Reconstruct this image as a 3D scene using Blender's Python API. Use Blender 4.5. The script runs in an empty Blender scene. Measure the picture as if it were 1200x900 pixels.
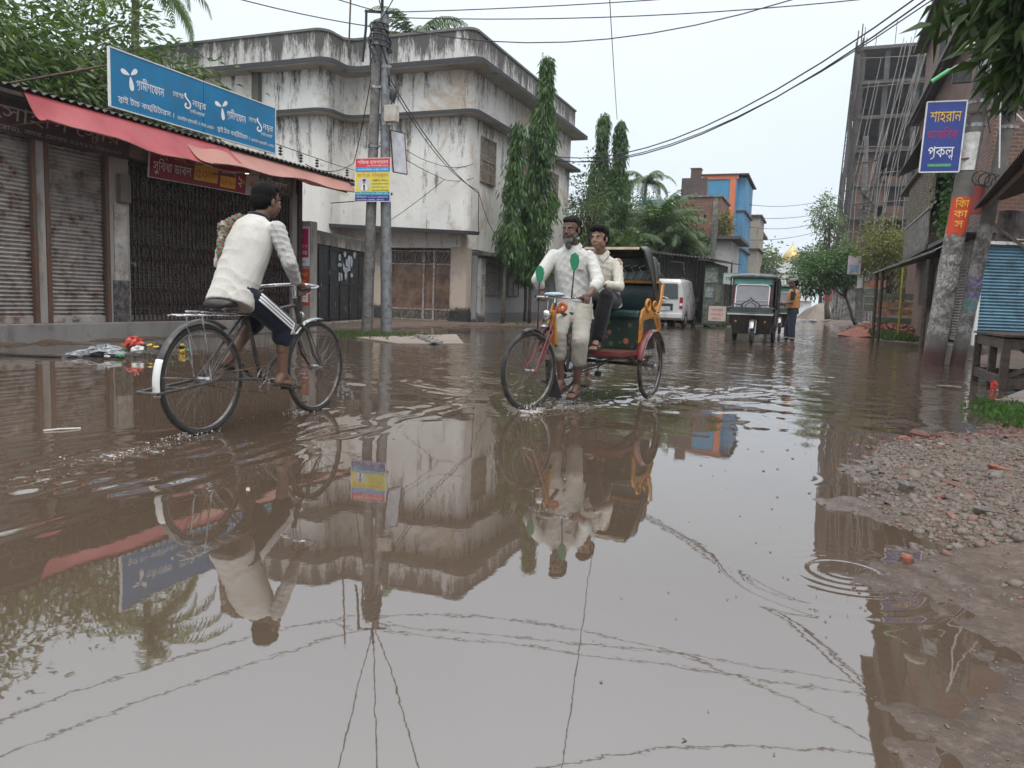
import bpy, bmesh, math, random
import numpy as np
from mathutils import Vector, Matrix, geometry, noise as mnoise

random.seed(7); rng = np.random.default_rng(7)
S = bpy.context.scene
COL = S.collection
PI = math.pi

# ------------------------------------------------------------------ camera, sky, sun, exposure
F_PX, CAM_H = 900.0, 0.95
TH, RHO, PSI = math.atan(99.9/900), math.radians(2.0), math.atan(351.8/905.5)
cam = bpy.data.cameras.new('camera'); camo = bpy.data.objects.new('camera', cam); COL.objects.link(camo)
cam.sensor_fit = 'HORIZONTAL'; cam.sensor_width = 36.0; cam.lens = 36.0*F_PX/1200
cam.clip_start = 0.05; cam.clip_end = 3000
RM = Matrix.Rotation(PSI, 3, 'Z') @ Matrix.Rotation(PI/2-TH, 3, 'X') @ Matrix.Rotation(RHO, 3, 'Z')
camo.matrix_world = Matrix.Translation((0, 0, CAM_H)) @ RM.to_4x4()
S.camera = camo

W = bpy.data.worlds.new("World"); S.world = W; W.use_nodes = True
wn, wl = W.node_tree.nodes, W.node_tree.links
bg = wn['Background']; bg.inputs['Strength'].default_value = 0.10
sky = wn.new('ShaderNodeTexSky'); sky.sky_type = 'NISHITA'; sky.sun_disc = False
sky.sun_elevation = math.radians(58); sky.sun_rotation = math.radians(150)
sky.dust_density = 4.0; sky.air_density = 1.0
tc = wn.new('ShaderNodeTexCoord'); sep = wn.new('ShaderNodeSeparateXYZ')
wl.new(tc.outputs['Generated'], sep.inputs[0])
cr = wn.new('ShaderNodeValToRGB'); cr.color_ramp.interpolation = 'EASE'
e = cr.color_ramp.elements
e[0].position = 0.0; e[0].color = (.71, .785, .86, 1)
e[1].position = 1.0; e[1].color = (1.0, 1.0, 1.0, 1)
m_ = e.new(.45); m_.color = (.81, .875, .945, 1)
wl.new(sep.outputs['Z'], cr.inputs[0])
cm = wn.new('ShaderNodeMapRange'); cm.inputs['From Min'].default_value = .34; cm.inputs['From Max'].default_value = .95
cm.inputs['To Min'].default_value = 11.2; cm.inputs['To Max'].default_value = 28.0
wl.new(sep.outputs['Z'], cm.inputs['Value'])
ns = wn.new('ShaderNodeTexNoise'); ns.inputs['Scale'].default_value = 2.2; ns.inputs['Detail'].default_value = 4
wl.new(tc.outputs['Generated'], ns.inputs['Vector'])
nm = wn.new('ShaderNodeMapRange'); nm.inputs['To Min'].default_value = .93; nm.inputs['To Max'].default_value = 1.07
wl.new(ns.outputs[0], nm.inputs['Value'])
mu = wn.new('ShaderNodeMath'); mu.operation = 'MULTIPLY'; wl.new(cm.outputs[0], mu.inputs[0]); wl.new(nm.outputs[0], mu.inputs[1])
vs = wn.new('ShaderNodeVectorMath'); vs.operation = 'SCALE'; wl.new(cr.outputs[0], vs.inputs[0]); wl.new(mu.outputs[0], vs.inputs['Scale'])
mx = wn.new('ShaderNodeMixRGB'); mx.inputs[0].default_value = .92      # the overcast deck over the clear sky
wl.new(sky.outputs[0], mx.inputs[1]); wl.new(vs.outputs[0], mx.inputs[2]); wl.new(mx.outputs[0], bg.inputs['Color'])

sl = bpy.data.lights.new('sun', 'SUN'); sl.energy = 1.0; sl.angle = math.radians(25); sl.color = (1, .97, .92)
so = bpy.data.objects.new('sun', sl); COL.objects.link(so)
# the sun stands high behind the camera and to its right (veiled by cloud)
sdir = Vector((math.cos(math.radians(58))*math.sin(math.radians(150)), math.cos(math.radians(58))*math.cos(math.radians(150)), math.sin(math.radians(58))))
so.rotation_euler = sdir.to_track_quat('Z', 'Y').to_euler()
S.view_settings.view_transform = 'Standard'; S.view_settings.look = 'None'
S.view_settings.exposure = 0.20; S.view_settings.gamma = 1.0; S.view_settings.use_curve_mapping = False
S.render.engine = 'CYCLES'
S.cycles.max_bounces = 6; S.cycles.transparent_max_bounces = 6; S.cycles.use_denoising = True
S.cycles.caustics_reflective = False; S.cycles.caustics_refractive = False

# ------------------------------------------------------------------ helpers
def ray(x, y):
    d = RM @ Vector(((x-600)/F_PX, -(y-450)/F_PX, -1)); return d
def onX(x, y, X):
    d = ray(x, y); return Vector((0, 0, CAM_H)) + d*(X/d.x)
def onY(x, y, Y):
    d = ray(x, y); return Vector((0, 0, CAM_H)) + d*(Y/d.y)
def V(*a): return Vector(a)

class MB:
    def __init__(s): s.v = []; s.f = []; s.mi = []; s.m = 0
    def add(s, vs, fs):
        n = len(s.v); s.v += [tuple(v) for v in vs]; s.f += [tuple(i+n for i in f) for f in fs]; s.mi += [s.m]*len(fs); return s
    def box(s, a, b):
        (x0, y0, z0), (x1, y1, z1) = a, b
        x0, x1 = min(x0, x1), max(x0, x1); y0, y1 = min(y0, y1), max(y0, y1); z0, z1 = min(z0, z1), max(z0, z1)
        return s.add([(x0,y0,z0),(x1,y0,z0),(x1,y1,z0),(x0,y1,z0),(x0,y0,z1),(x1,y0,z1),(x1,y1,z1),(x0,y1,z1)],
                     [(0,3,2,1),(4,5,6,7),(0,1,5,4),(1,2,6,5),(2,3,7,6),(3,0,4,7)])
    def obox(s, c, ax, ay, az):      # oriented box, half axes
        c = Vector(c); ax, ay, az = Vector(ax), Vector(ay), Vector(az)
        return s.add([c-ax-ay-az, c+ax-ay-az, c+ax+ay-az, c-ax+ay-az, c-ax-ay+az, c+ax-ay+az, c+ax+ay+az, c-ax+ay+az],
                     [(0,3,2,1),(4,5,6,7),(0,1,5,4),(1,2,6,5),(2,3,7,6),(3,0,4,7)])
    def bar(s, a, b, w, h, up=(0, 0, 1)):
        a, b = Vector(a), Vector(b); d = b-a; u = Vector(up); r = d.cross(u)
        if r.length < 1e-6: r = d.cross(Vector((0, 1, 0)))
        r.normalize(); u = r.cross(d).normalized()
        return s.obox((a+b)/2, d/2, r*w/2, u*h/2)
    def tube(s, pts, r, n=8, cap=True, closed=False):
        pts = [Vector(p) for p in pts]; k = len(pts)
        if not hasattr(r, '__len__'): r = [r]*k
        rings = []; prev = None
        for i, p in enumerate(pts):
            if closed: d = pts[(i+1) % k]-pts[i-1]
            else: d = pts[min(i+1, k-1)]-pts[max(i-1, 0)]
            if d.length < 1e-9: d = Vector((0, 0, 1))
            d.normalize()
            if prev is None:
                a = d.orthogonal().normalized()
            else:
                a = (prev - d*prev.dot(d))
                a = a.normalized() if a.length > 1e-6 else d.orthogonal().normalized()
            prev = a; b = d.cross(a)
            rings.append([p + (a*math.cos(2*PI*j/n)+b*math.sin(2*PI*j/n))*r[i] for j in range(n)])
        vs = [v for rr in rings for v in rr]; fs = []
        for i in range(k if closed else k-1):
            i2 = (i+1) % k
            for j in range(n):
                j2 = (j+1) % n
                fs.append((i*n+j, i*n+j2, i2*n+j2, i2*n+j))
        if cap and not closed:
            fs.append(tuple(reversed(range(n)))); fs.append(tuple((k-1)*n+j for j in range(n)))
        return s.add(vs, fs)
    def torus(s, c, R, r, axis, n=48, m=8, a0=0, a1=2*PI, flat=1.0):
        ax = Vector(axis).normalized(); u = ax.orthogonal().normalized(); w = ax.cross(u); c = Vector(c)
        full = abs(a1-a0-2*PI) < 1e-6; N = n if full else n+1
        vs = []; fs = []
        for i in range(N):
            t = a0+(a1-a0)*i/n; d = u*math.cos(t)+w*math.sin(t)
            for j in range(m):
                p = 2*PI*j/m; vs.append(c+d*(R+r*math.cos(p))+ax*r*math.sin(p)*flat)
        for i in range(n):
            i2 = (i+1) % N
            for j in range(m):
                j2 = (j+1) % m; fs.append((i*m+j, i2*m+j, i2*m+j2, i*m+j2))
        return s.add(vs, fs)
    def ell(s, c, ax, ay, az, n=12, m=8):
        c = Vector(c); ax, ay, az = Vector(ax), Vector(ay), Vector(az); vs = [c+az]; fs = []
        for i in range(1, m):
            t = PI*i/m
            for j in range(n):
                p = 2*PI*j/n; vs.append(c+(ax*math.cos(p)+ay*math.sin(p))*math.sin(t)+az*math.cos(t))
        vs.append(c-az)
        for j in range(n): fs.append((0, 1+j, 1+(j+1) % n))
        for i in range(m-2):
            for j in range(n):
                a = 1+i*n+j; b = 1+i*n+(j+1) % n; fs.append((a, a+n, b+n, b))
        for j in range(n): fs.append((len(vs)-1, 1+(m-2)*n+(j+1) % n, 1+(m-2)*n+j))
        return s.add(vs, fs)
    def loft(s, rings, cap=True, closed=False):
        n = len(rings[0]); vs = [v for r in rings for v in r]; fs = []
        for i in range(len(rings)-1):
            for j in range(n):
                j2 = (j+1) % n; fs.append((i*n+j, i*n+j2, (i+1)*n+j2, (i+1)*n+j))
        if cap: fs.append(tuple(reversed(range(n)))); fs.append(tuple((len(rings)-1)*n+j for j in range(n)))
        return s.add(vs, fs)
    def prism(s, poly, o, u, v, t):   # polygon (2-d) in the plane o,u,v thickened by vector t
        o, u, v, t = Vector(o), Vector(u), Vector(v), Vector(t); n = len(poly)
        A = [o+u*a+v*b for a, b in poly]; B = [p+t for p in A]
        return s.add(A+B, [tuple(range(n)), tuple(reversed(range(n, 2*n)))] + [(i, n+i, n+(i+1) % n, (i+1) % n) for i in range(n)])
    def grid(s, fn, nu, nv, thick=None):
        vs = [Vector(fn(i/nu, j/nv)) for i in range(nu+1) for j in range(nv+1)]
        fs = [(i*(nv+1)+j, (i+1)*(nv+1)+j, (i+1)*(nv+1)+j+1, i*(nv+1)+j+1) for i in range(nu) for j in range(nv)]
        if thick:
            t = Vector(thick); k = len(vs); vs2 = [v+t for v in vs]
            f2 = [tuple(reversed([a+k for a in f])) for f in fs]
            m = nv+1; bd = [(i, 0) for i in range(nu+1)]+[(nu, j) for j in range(1, nv+1)]+[(i, nv) for i in range(nu-1, -1, -1)]+[(0, j) for j in range(nv-1, 0, -1)]
            ids = [a*m+b for a, b in bd]
            f3 = [(ids[q], ids[q-1], ids[q-1]+k, ids[q]+k) for q in range(len(ids))]
            return s.add(vs+vs2, fs+f2+f3)
        return s.add(vs, fs)
    def build(s, name, mat, parent=None, smooth=False, local=False, bevel=0, fix=True):
        me = bpy.data.meshes.new(name)
        off = Vector((0, 0, 0)) if (local or parent is None) else root_off(parent)
        me.from_pydata([tuple(Vector(v)-off) for v in s.v], [], s.f)
        mats = mat if isinstance(mat, (list, tuple)) else [mat]
        for m in mats: me.materials.append(m)
        if len(mats) > 1: me.polygons.foreach_set('material_index', s.mi)
        if fix and len(s.f) < 20000:
            b = bmesh.new(); b.from_mesh(me); bmesh.ops.recalc_face_normals(b, faces=b.faces); b.to_mesh(me); b.free()
        o = bpy.data.objects.new(name, me); COL.objects.link(o); o.parent = parent
        if smooth:
            me.shade_smooth() if smooth == 'all' else me.set_sharp_from_angle(angle=math.radians(40))
            me.polygons.foreach_set('use_smooth', [True]*len(me.polygons))
        if bevel:
            bm = o.modifiers.new('bevel', 'BEVEL'); bm.width = bevel; bm.segments = 2; bm.limit_method = 'ANGLE'
        return o

def root_off(o):
    p = Vector((0, 0, 0))
    while o is not None: p = p+o.location; o = o.parent
    return p
def tag(o, label=None, cat=None, group=None, kind=None):
    if label: o['label'] = label
    if cat: o['category'] = cat
    if group: o['group'] = group
    if kind: o['kind'] = kind
    return o
def thing(name, label, cat, loc=(0, 0, 0), rz=0, group=None):
    o = bpy.data.objects.new(name, None); COL.objects.link(o); o.location = loc; o.rotation_euler = (0, 0, rz)
    o.empty_display_size = .1
    return tag(o, label, cat, group)
def copy_tree(o, parent=None):
    c = o.copy(); COL.objects.link(c); c.parent = parent
    for ch in list(o.children): copy_tree(ch, c)
    return c
def raw(name, verts, faces, mat, parent=None, smooth=False, kind=None):
    """numpy mesh (all faces of the same size)"""
    me = bpy.data.meshes.new(name); verts = np.asarray(verts, np.float32); faces = np.asarray(faces, np.int32)
    if parent is not None: verts = verts-np.array(root_off(parent), np.float32)
    k = faces.shape[1]; nf = len(faces)
    me.vertices.add(len(verts)); me.vertices.foreach_set('co', verts.ravel())
    me.loops.add(nf*k); me.loops.foreach_set('vertex_index', faces.ravel())
    me.polygons.add(nf); me.polygons.foreach_set('loop_start', np.arange(0, nf*k, k, dtype=np.int32))
    try: me.polygons.foreach_set('loop_total', np.full(nf, k, np.int32))
    except Exception: pass
    me.update(calc_edges=True); me.validate()
    if smooth: me.polygons.foreach_set('use_smooth', np.ones(len(me.polygons), bool))
    for m in (mat if isinstance(mat, (list, tuple)) else [mat]): me.materials.append(m)
    o = bpy.data.objects.new(name, me); COL.objects.link(o); o.parent = parent
    if kind: o['kind'] = kind
    return o

# ------------------------------------------------------------------ materials
MATS = {}
def nodes(name):
    m = bpy.data.materials.new(name); m.use_nodes = True; nt = m.node_tree
    return m, nt.nodes, nt.links, nt.nodes['Principled BSDF']
def setp(b, **k):
    for a, v in k.items():
        a = {'rough': 'Roughness', 'metal': 'Metallic', 'ior': 'IOR', 'spec': 'Specular IOR Level', 'trans': 'Transmission Weight', 'alpha': 'Alpha', 'coat': 'Coat Weight', 'sub': 'Subsurface Weight', 'sheen': 'Sheen Weight'}[a]
        b.inputs[a].default_value = v
def ramp(n, l, src, p0, p1, c0=(0,0,0,1), c1=(1,1,1,1)):
    r = n.new('ShaderNodeValToRGB'); r.color_ramp.elements[0].position = p0; r.color_ramp.elements[1].position = p1
    r.color_ramp.elements[0].color = c0; r.color_ramp.elements[1].color = c1; l.new(src, r.inputs[0]); return r.outputs[0]
def noise(n, l, vec, scale, detail=5, rough=.6, dist=0):
    t = n.new('ShaderNodeTexNoise'); t.inputs['Scale'].default_value = scale; t.inputs['Detail'].default_value = detail
    t.inputs['Roughness'].default_value = rough; t.inputs['Distortion'].default_value = dist; l.new(vec, t.inputs['Vector']); return t.outputs[0]
def mapping(n, l, src, sc=(1, 1, 1), rot=(0, 0, 0)):
    m = n.new('ShaderNodeMapping'); m.inputs['Scale'].default_value = sc; m.inputs['Rotation'].default_value = rot; l.new(src, m.inputs[0]); return m.outputs[0]
def mix(n, l, fac, a, b, mode='MIX'):
    m = n.new('ShaderNodeMixRGB'); m.blend_type = mode
    for s, v in ((0, fac), (1, a), (2, b)):
        if isinstance(v, (int, float)): m.inputs[s].default_value = v
        elif isinstance(v, tuple): m.inputs[s].default_value = v if len(v) == 4 else (*v, 1)
        else: l.new(v, m.inputs[s])
    return m.outputs[0]
def bump(n, l, h, b, strength=.3, dist=.01):
    t = n.new('ShaderNodeBump'); t.inputs['Strength'].default_value = strength; t.inputs['Distance'].default_value = dist
    l.new(h, t.inputs['Height']); l.new(t.outputs[0], b.inputs['Normal'])

def mat(name, col, rough=.7, metal=0, var=.18, scale=6, dirt=None, dirtamt=.45, bmp=.2, bscale=30, spec=.5, coat=0, streak=0):
    """general painted / rubbed surface: colour variation, dirt patches, roughness variation, bump"""
    if name in MATS: return MATS[name]
    m, n, l, b = nodes(name); tcn = n.new('ShaderNodeTexCoord'); v = tcn.outputs['Object']
    f = noise(n, l, v, scale)
    dk = tuple(c*(1-var*1.6) for c in col); lt = tuple(min(1, c*(1+var)) for c in col)
    c = ramp(n, l, f, .3, .7, (*dk, 1), (*lt, 1))
    if dirt:
        vv = mapping(n, l, v, (1, 1, .18)) if streak else v
        g = noise(n, l, vv, scale*1.7+streak, 8, .7)
        gm = ramp(n, l, g, .62-dirtamt*.4, .78-dirtamt*.35)
        c = mix(n, l, gm, c, dirt)
    l.new(c, b.inputs['Base Color'])
    rr = n.new('ShaderNodeMapRange'); rr.inputs['To Min'].default_value = max(.03, rough-.14); rr.inputs['To Max'].default_value = min(1, rough+.14)
    l.new(noise(n, l, v, scale*2.3), rr.inputs['Value']); l.new(rr.outputs[0], b.inputs['Roughness'])
    setp(b, metal=metal, spec=spec, coat=coat)
    if bmp: bump(n, l, noise(n, l, v, bscale, 6), b, bmp, .01)
    MATS[name] = m; return m

def plaster(name, base, mold=(.055, .052, .048), amt=.5, tan=(.42, .31, .22), tanamt=.4, streak=True, top=None, topk=.22, rough=.85, base2=None, foot=None):
    """old limewashed wall: vertical mould streaks, peeled tan patches; top=(z0,z1) black weathering that grows to the top"""
    if name in MATS: return MATS[name]
    m, n, l, b = nodes(name); g = n.new('ShaderNodeNewGeometry'); v = g.outputs['Position']
    c = mix(n, l, ramp(n, l, noise(n, l, v, .6, 6), .35, .7), base, base2 or tuple(x*.8 for x in base))
    c = mix(n, l, ramp(n, l, noise(n, l, v, .55, 10, .66, .6), .66-.16*tanamt, .76-.16*tanamt), c, tan)
    c = mix(n, l, ramp(n, l, noise(n, l, v, 5, 10, .7), .6, .66), c, tuple(x*.72 for x in base))
    sv = mapping(n, l, v, (1, 1, .12)); st = noise(n, l, sv, 3.2, 9, .72)
    pt = noise(n, l, v, 1.1, 10, .7)
    ml = n.new('ShaderNodeMath'); ml.operation = 'MULTIPLY'; l.new(ramp(n, l, st, .46, .66), ml.inputs[0]); l.new(ramp(n, l, pt, .62-.25*amt, .78-.2*amt), ml.inputs[1])
    c = mix(n, l, ml.outputs[0], c, mold)
    if top:
        s = n.new('ShaderNodeSeparateXYZ'); l.new(v, s.inputs[0])
        mr = n.new('ShaderNodeMapRange'); mr.inputs['From Min'].default_value = top[0]; mr.inputs['From Max'].default_value = top[1]
        mr.inputs['To Min'].default_value = -.16; mr.inputs['To Max'].default_value = topk; l.new(s.outputs['Z'], mr.inputs['Value'])
        ad = n.new('ShaderNodeMath'); ad.operation = 'ADD'; l.new(st, ad.inputs[0]); l.new(mr.outputs[0], ad.inputs[1])
        fine = noise(n, l, mapping(n, l, v, (1, 1, .3)), 14, 8, .75)
        a2 = n.new('ShaderNodeMath'); a2.operation = 'MULTIPLY_ADD'; l.new(fine, a2.inputs[0]); a2.inputs[1].default_value = .55; l.new(ad.outputs[0], a2.inputs[2])
        c = mix(n, l, ramp(n, l, a2.outputs[0], .70, .86), c, (.085, .08, .072))
    if foot:
        s = n.new('ShaderNodeSeparateXYZ'); l.new(v, s.inputs[0])
        a = n.new('ShaderNodeMath'); a.operation = 'MULTIPLY_ADD'; l.new(noise(n, l, v, 3, 6), a.inputs[0]); a.inputs[1].default_value = .5; l.new(s.outputs['Z'], a.inputs[2])
        c = mix(n, l, ramp(n, l, a.outputs[0], foot, foot+.12, (1,1,1,1), (0,0,0,1)), c, (.07, .06, .05))
    l.new(c, b.inputs['Base Color']); setp(b, rough=rough)
    bump(n, l, noise(n, l, v, 9, 8, .7), b, .35, .03)
    MATS[name] = m; return m

def brick(name, c1, c2, mortar, scale=1.0, rot=0):
    if name in MATS: return MATS[name]
    m, n, l, b = nodes(name); g = n.new('ShaderNodeNewGeometry'); s = n.new('ShaderNodeSeparateXYZ'); l.new(g.outputs['Position'], s.inputs[0])
    a = n.new('ShaderNodeMath'); a.operation = 'ADD'; l.new(s.outputs['X'], a.inputs[0]); l.new(s.outputs['Y'], a.inputs[1])
    cb = n.new('ShaderNodeCombineXYZ'); l.new(a.outputs[0], cb.inputs['X']); l.new(s.outputs['Z'], cb.inputs['Y'])
    t = n.new('ShaderNodeTexBrick'); l.new(cb.outputs[0], t.inputs['Vector']); t.inputs['Scale'].default_value = scale
    t.inputs['Color1'].default_value = (*c1, 1); t.inputs['Color2'].default_value = (*c2, 1); t.inputs['Mortar'].default_value = (*mortar, 1)
    t.inputs['Brick Width'].default_value = .26; t.inputs['Row Height'].default_value = .085; t.inputs['Mortar Size'].default_value = .012
    c = mix(n, l, ramp(n, l, noise(n, l, g.outputs['Position'], .8, 8), .4, .75), t.outputs[0], tuple(x*.45 for x in c1))
    l.new(c, b.inputs['Base Color']); setp(b, rough=.9); bump(n, l, t.outputs[0], b, .3, .01)
    MATS[name] = m; return m

def leafmat(name, dark, light, trans=.3, yellow=None):
    if name in MATS: return MATS[name]
    m, n, l, b = nodes(name); g = n.new('ShaderNodeNewGeometry')
    c = ramp(n, l, g.outputs['Random Per Island'], 0, 1, (*dark, 1), (*light, 1))
    c = mix(n, l, ramp(n, l, noise(n, l, g.outputs['Position'], 1.4, 3), .35, .7), c, tuple(x*1.35 for x in light))
    if yellow: c = mix(n, l, ramp(n, l, noise(n, l, g.outputs['Position'], 2.5, 3), .6, .7), c, yellow)
    l.new(c, b.inputs['Base Color']); setp(b, rough=.42, spec=.5)
    tr = n.new('ShaderNodeBsdfTranslucent'); l.new(mix(n, l, 1.0, c, (1.2, 1.35, .5), 'MULTIPLY'), tr.inputs[0])
    ms = n.new('ShaderNodeMixShader'); ms.inputs[0].default_value = trans
    l.new(b.outputs[0], ms.inputs[1]); l.new(tr.outputs[0], ms.inputs[2]); l.new(ms.outputs[0], n['Material Output'].inputs[0])
    MATS[name] = m; return m
def glass(name, col=(.03, .035, .04), rough=.08, alpha=1.0):
    if name in MATS: return MATS[name]
    m, n, l, b = nodes(name); b.inputs['Base Color'].default_value = (*col, 1); setp(b, rough=rough, spec=.8, alpha=alpha)
    MATS[name] = m; return m
def flat(name, col, rough=.6):
    if name in MATS: return MATS[name]
    return mat(name, col, rough, var=.06, scale=3, bmp=0)

M_BLACK = mat('black_paint', (.018, .018, .02), .45, var=.3, dirt=(.06, .05, .04))
M_STEEL = mat('dull_steel', (.35, .35, .36), .35, metal=.9, dirt=(.12, .07, .04), dirtamt=.4)
M_CHROME = mat('worn_chrome', (.62, .62, .63), .22, metal=1, dirt=(.2, .15, .1), dirtamt=.3)
M_RUBBER = mat('rubber', (.018, .017, .017), .75, dirt=(.08, .06, .045), dirtamt=.35)
M_CONC = mat('concrete', (.25, .24, .22), .85, scale=3, dirt=(.09, .085, .075), dirtamt=.5, bmp=.4)
M_CONCD = mat('concrete_dark', (.12, .115, .105), .85, scale=3, dirt=(.05, .045, .04), bmp=.4)
M_RUST = mat('rusty_iron', (.13, .075, .05), .8, dirt=(.04, .03, .025), bmp=.3)
M_TIN = mat('old_tin', (.16, .15, .145), .55, metal=.4, scale=4, dirt=(.09, .045, .025), dirtamt=.55)
M_TIND = mat('dark_tin', (.035, .03, .03), .6, metal=.2, scale=4, dirt=(.07, .04, .03))
M_WOOD = mat('weathered_wood', (.085, .06, .045), .8, scale=8, dirt=(.03, .025, .02), bmp=.5, bscale=50)
M_BAMBOO = mat('bamboo', (.22, .17, .11), .7, scale=8, dirt=(.08, .06, .04))
M_WHITEP = mat('white_paint', (.66, .66, .64), .5, var=.06, dirt=(.3, .26, .22), dirtamt=.2)
M_CABLE = mat('cable_black', (.02, .02, .022), .6)
M_BARK = mat('bark', (.11, .085, .065), .9, scale=7, dirt=(.04, .035, .03), bmp=.8, bscale=25)
# ------------------------------------------------------------------ lettering: outlines of the built-in font, filled by winding number
_txt = {}
def _contours(s):
    cu = bpy.data.curves.new('lettering', 'FONT'); cu.body = s; cu.size = 1
    o = bpy.data.objects.new('lettering', cu); COL.objects.link(o)
    dg = bpy.context.evaluated_depsgraph_get()
    try:
        c = o.evaluated_get(dg).to_curve(dg); out = []
        for sp in c.splines:
            if sp.type != 'BEZIER' or len(sp.bezier_points) < 2: continue
            bp = sp.bezier_points; pts = []; n = len(bp)
            for i in range(n):
                a, b = bp[i], bp[(i+1) % n]
                q = geometry.interpolate_bezier(a.co, a.handle_right, b.handle_left, b.co, 5)[:-1]
                if (a.co-a.handle_right).length+(b.co-b.handle_left).length < .02: q = q[:1]
                pts += [(p.x, p.y) for p in q]
            if len(pts) > 2: out.append(pts)
        o.to_curve_clear() if hasattr(o, 'to_curve_clear') else None
    finally:
        bpy.data.objects.remove(o); bpy.data.curves.remove(cu)
    return out
def _adv(s):
    a = _contours(s+'I'); b = _contours('I')
    return min(p[0] for p in a[-1])-min(p[0] for p in b[-1])
def layout(s):
    """'<x>' draws x small under the letter before it, '~' a ra-stroke under it, '^' a stroke above it"""
    out = []; x = 0; buf = ''; i = 0
    def flush():
        nonlocal buf, x
        if buf:
            out.extend([[(a+x, b) for a, b in c] for c in _contours(buf)]); x += _adv(buf); buf = ''
    while i < len(s):
        ch = s[i]
        if ch == '<':
            j = s.index('>', i); flush(); sub = _contours(s[i+1:j])
            mx_ = max(p[0] for c in sub for p in c)
            out.extend([[(x-.05+(a-mx_)*.55, b*.5-.20) for a, b in c] for c in sub]); i = j+1; continue
        if ch == '~':
            flush(); out.append([(x-.40, -.10), (x-.36, -.15), (x-.10, .0), (x-.12, .05)]); out[-1].reverse(); i += 1; continue
        if ch == '^':
            flush(); out.append([(x-.20, .66), (x-.02, .86), (x+.03, .82), (x-.14, .62)]); out[-1].reverse(); i += 1; continue
        buf += ch; i += 1
    flush(); return out, x
def text2d(s):
    if s in _txt: return _txt[s]
    cs, w = layout(s); pts = []; edges = []
    for c in cs:
        k = len(pts); pts += [Vector(p) for p in c]; edges += [(k+i, k+(i+1) % len(c)) for i in range(len(c))]
    r = geometry.delaunay_2d_cdt(pts, edges, [], 0, 1e-5)
    v = [(p.x, p.y) for p in r[0]]; tris = [tuple(f) for f in r[2]]
    cen = np.array([np.mean([v[i] for i in f], axis=0) for f in tris]) if tris else np.zeros((0, 2))
    wn_ = np.zeros(len(tris))
    for c in cs:
        P = np.array(c); Q = np.roll(P, -1, axis=0)
        for (x0, y0), (x1, y1) in zip(P, Q):
            up = (y0 <= cen[:, 1]) & (y1 > cen[:, 1]); dn = (y0 > cen[:, 1]) & (y1 <= cen[:, 1])
            if not (up.any() or dn.any()): continue
            cr_ = (x1-x0)*(cen[:, 1]-y0)-(cen[:, 0]-x0)*(y1-y0)
            wn_ += np.where(up & (cr_ > 0), 1, 0)-np.where(dn & (cr_ < 0), 1, 0)
    keep = [t for t, q in zip(tris, wn_) if abs(q) > .5]
    xs = [p[0] for c in cs for p in c] or [0, 1]
    _txt[s] = (v, keep, min(xs), max(xs)); return _txt[s]
def put_text(mb, s, o, u, v, h, width=None, center=False):
    """adds the text to mb; o = baseline start, u/v unit vectors along and up, h letter size, width squeezes to that width"""
    vs, tr, x0, x1 = text2d(s); w = x1-x0; sx = (width/w) if width else h
    o, u, v = Vector(o), Vector(u), Vector(v); sh = -w*sx/2 if center else 0
    mb.add([o+u*((a-x0)*sx+sh)+v*(b*h) for a, b in vs], tr)

# ------------------------------------------------------------------ foliage
def leaf_cloud(pts, dirs, L, Wd, droop=.3, fold=.25, jitter=.25):
    """pts (n,3) leaf bases, dirs (n,3) growth directions -> verts, tris of kite leaves folded along the midrib"""
    n = len(pts); d = dirs/np.linalg.norm(dirs, axis=1, keepdims=True)
    d = d + rng.normal(0, jitter, (n, 3)); d[:, 2] -= droop; d /= np.linalg.norm(d, axis=1, keepdims=True)
    r = rng.normal(0, 1, (n, 3)); s = np.cross(d, r); s /= np.linalg.norm(s, axis=1, keepdims=True)
    nn = np.cross(s, d)
    L_ = (L*rng.uniform(.6, 1.25, n))[:, None]; W_ = (Wd*rng.uniform(.7, 1.2, n))[:, None]
    a = pts; m1 = pts+d*L_*.45+s*W_*.5+nn*W_*fold; m2 = pts+d*L_*.45-s*W_*.5+nn*W_*fold; t = pts+d*L_; t[:, 2] -= L_[:, 0]*.12
    v = np.stack([a, m1, t, m2], 1).reshape(-1, 3)
    i = np.arange(n)[:, None]*4
    f = np.concatenate([i+np.array([[0, 1, 2]]), i+np.array([[0, 2, 3]])], 0)
    return v, f
def quad_tubes(segs, name, m, parent):
    mb = MB()
    for p, r in segs: mb.tube(p, r, 7)
    return mb.build(name, m, parent, smooth='all')
def branchy(base, top, r0, n_limbs, crown_c, crown_r, seed=0):
    R = random.Random(seed); base, top = Vector(base), Vector(top); segs = []
    k = 7; pts = [base.lerp(top, i/k)+Vector((R.uniform(-1, 1), R.uniform(-1, 1), 0))*r0*.8*(i > 0) for i in range(k+1)]
    segs.append((pts, [r0*(1-.6*i/k)*(1.35 if i == 0 else 1) for i in range(k+1)])); tips = []
    for j in range(n_limbs):
        t = R.uniform(.45, 1.0); s = base.lerp(top, t)
        a = R.uniform(0, 2*PI); el = R.uniform(-.2, 1)
        d = Vector((math.cos(a)*crown_r[0]*.6, math.sin(a)*crown_r[1]*.6, el*crown_r[2]*.6)); e2 = Vector(crown_c)+d
        mid = s.lerp(e2, .5)+Vector((R.uniform(-1, 1), R.uniform(-1, 1), R.uniform(0, 1)))*.12*(e2-s).length
        segs.append(([s, mid, e2], [r0*.35, r0*.22, r0*.07])); tips.append((s, mid, e2))
    return segs, tips
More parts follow.
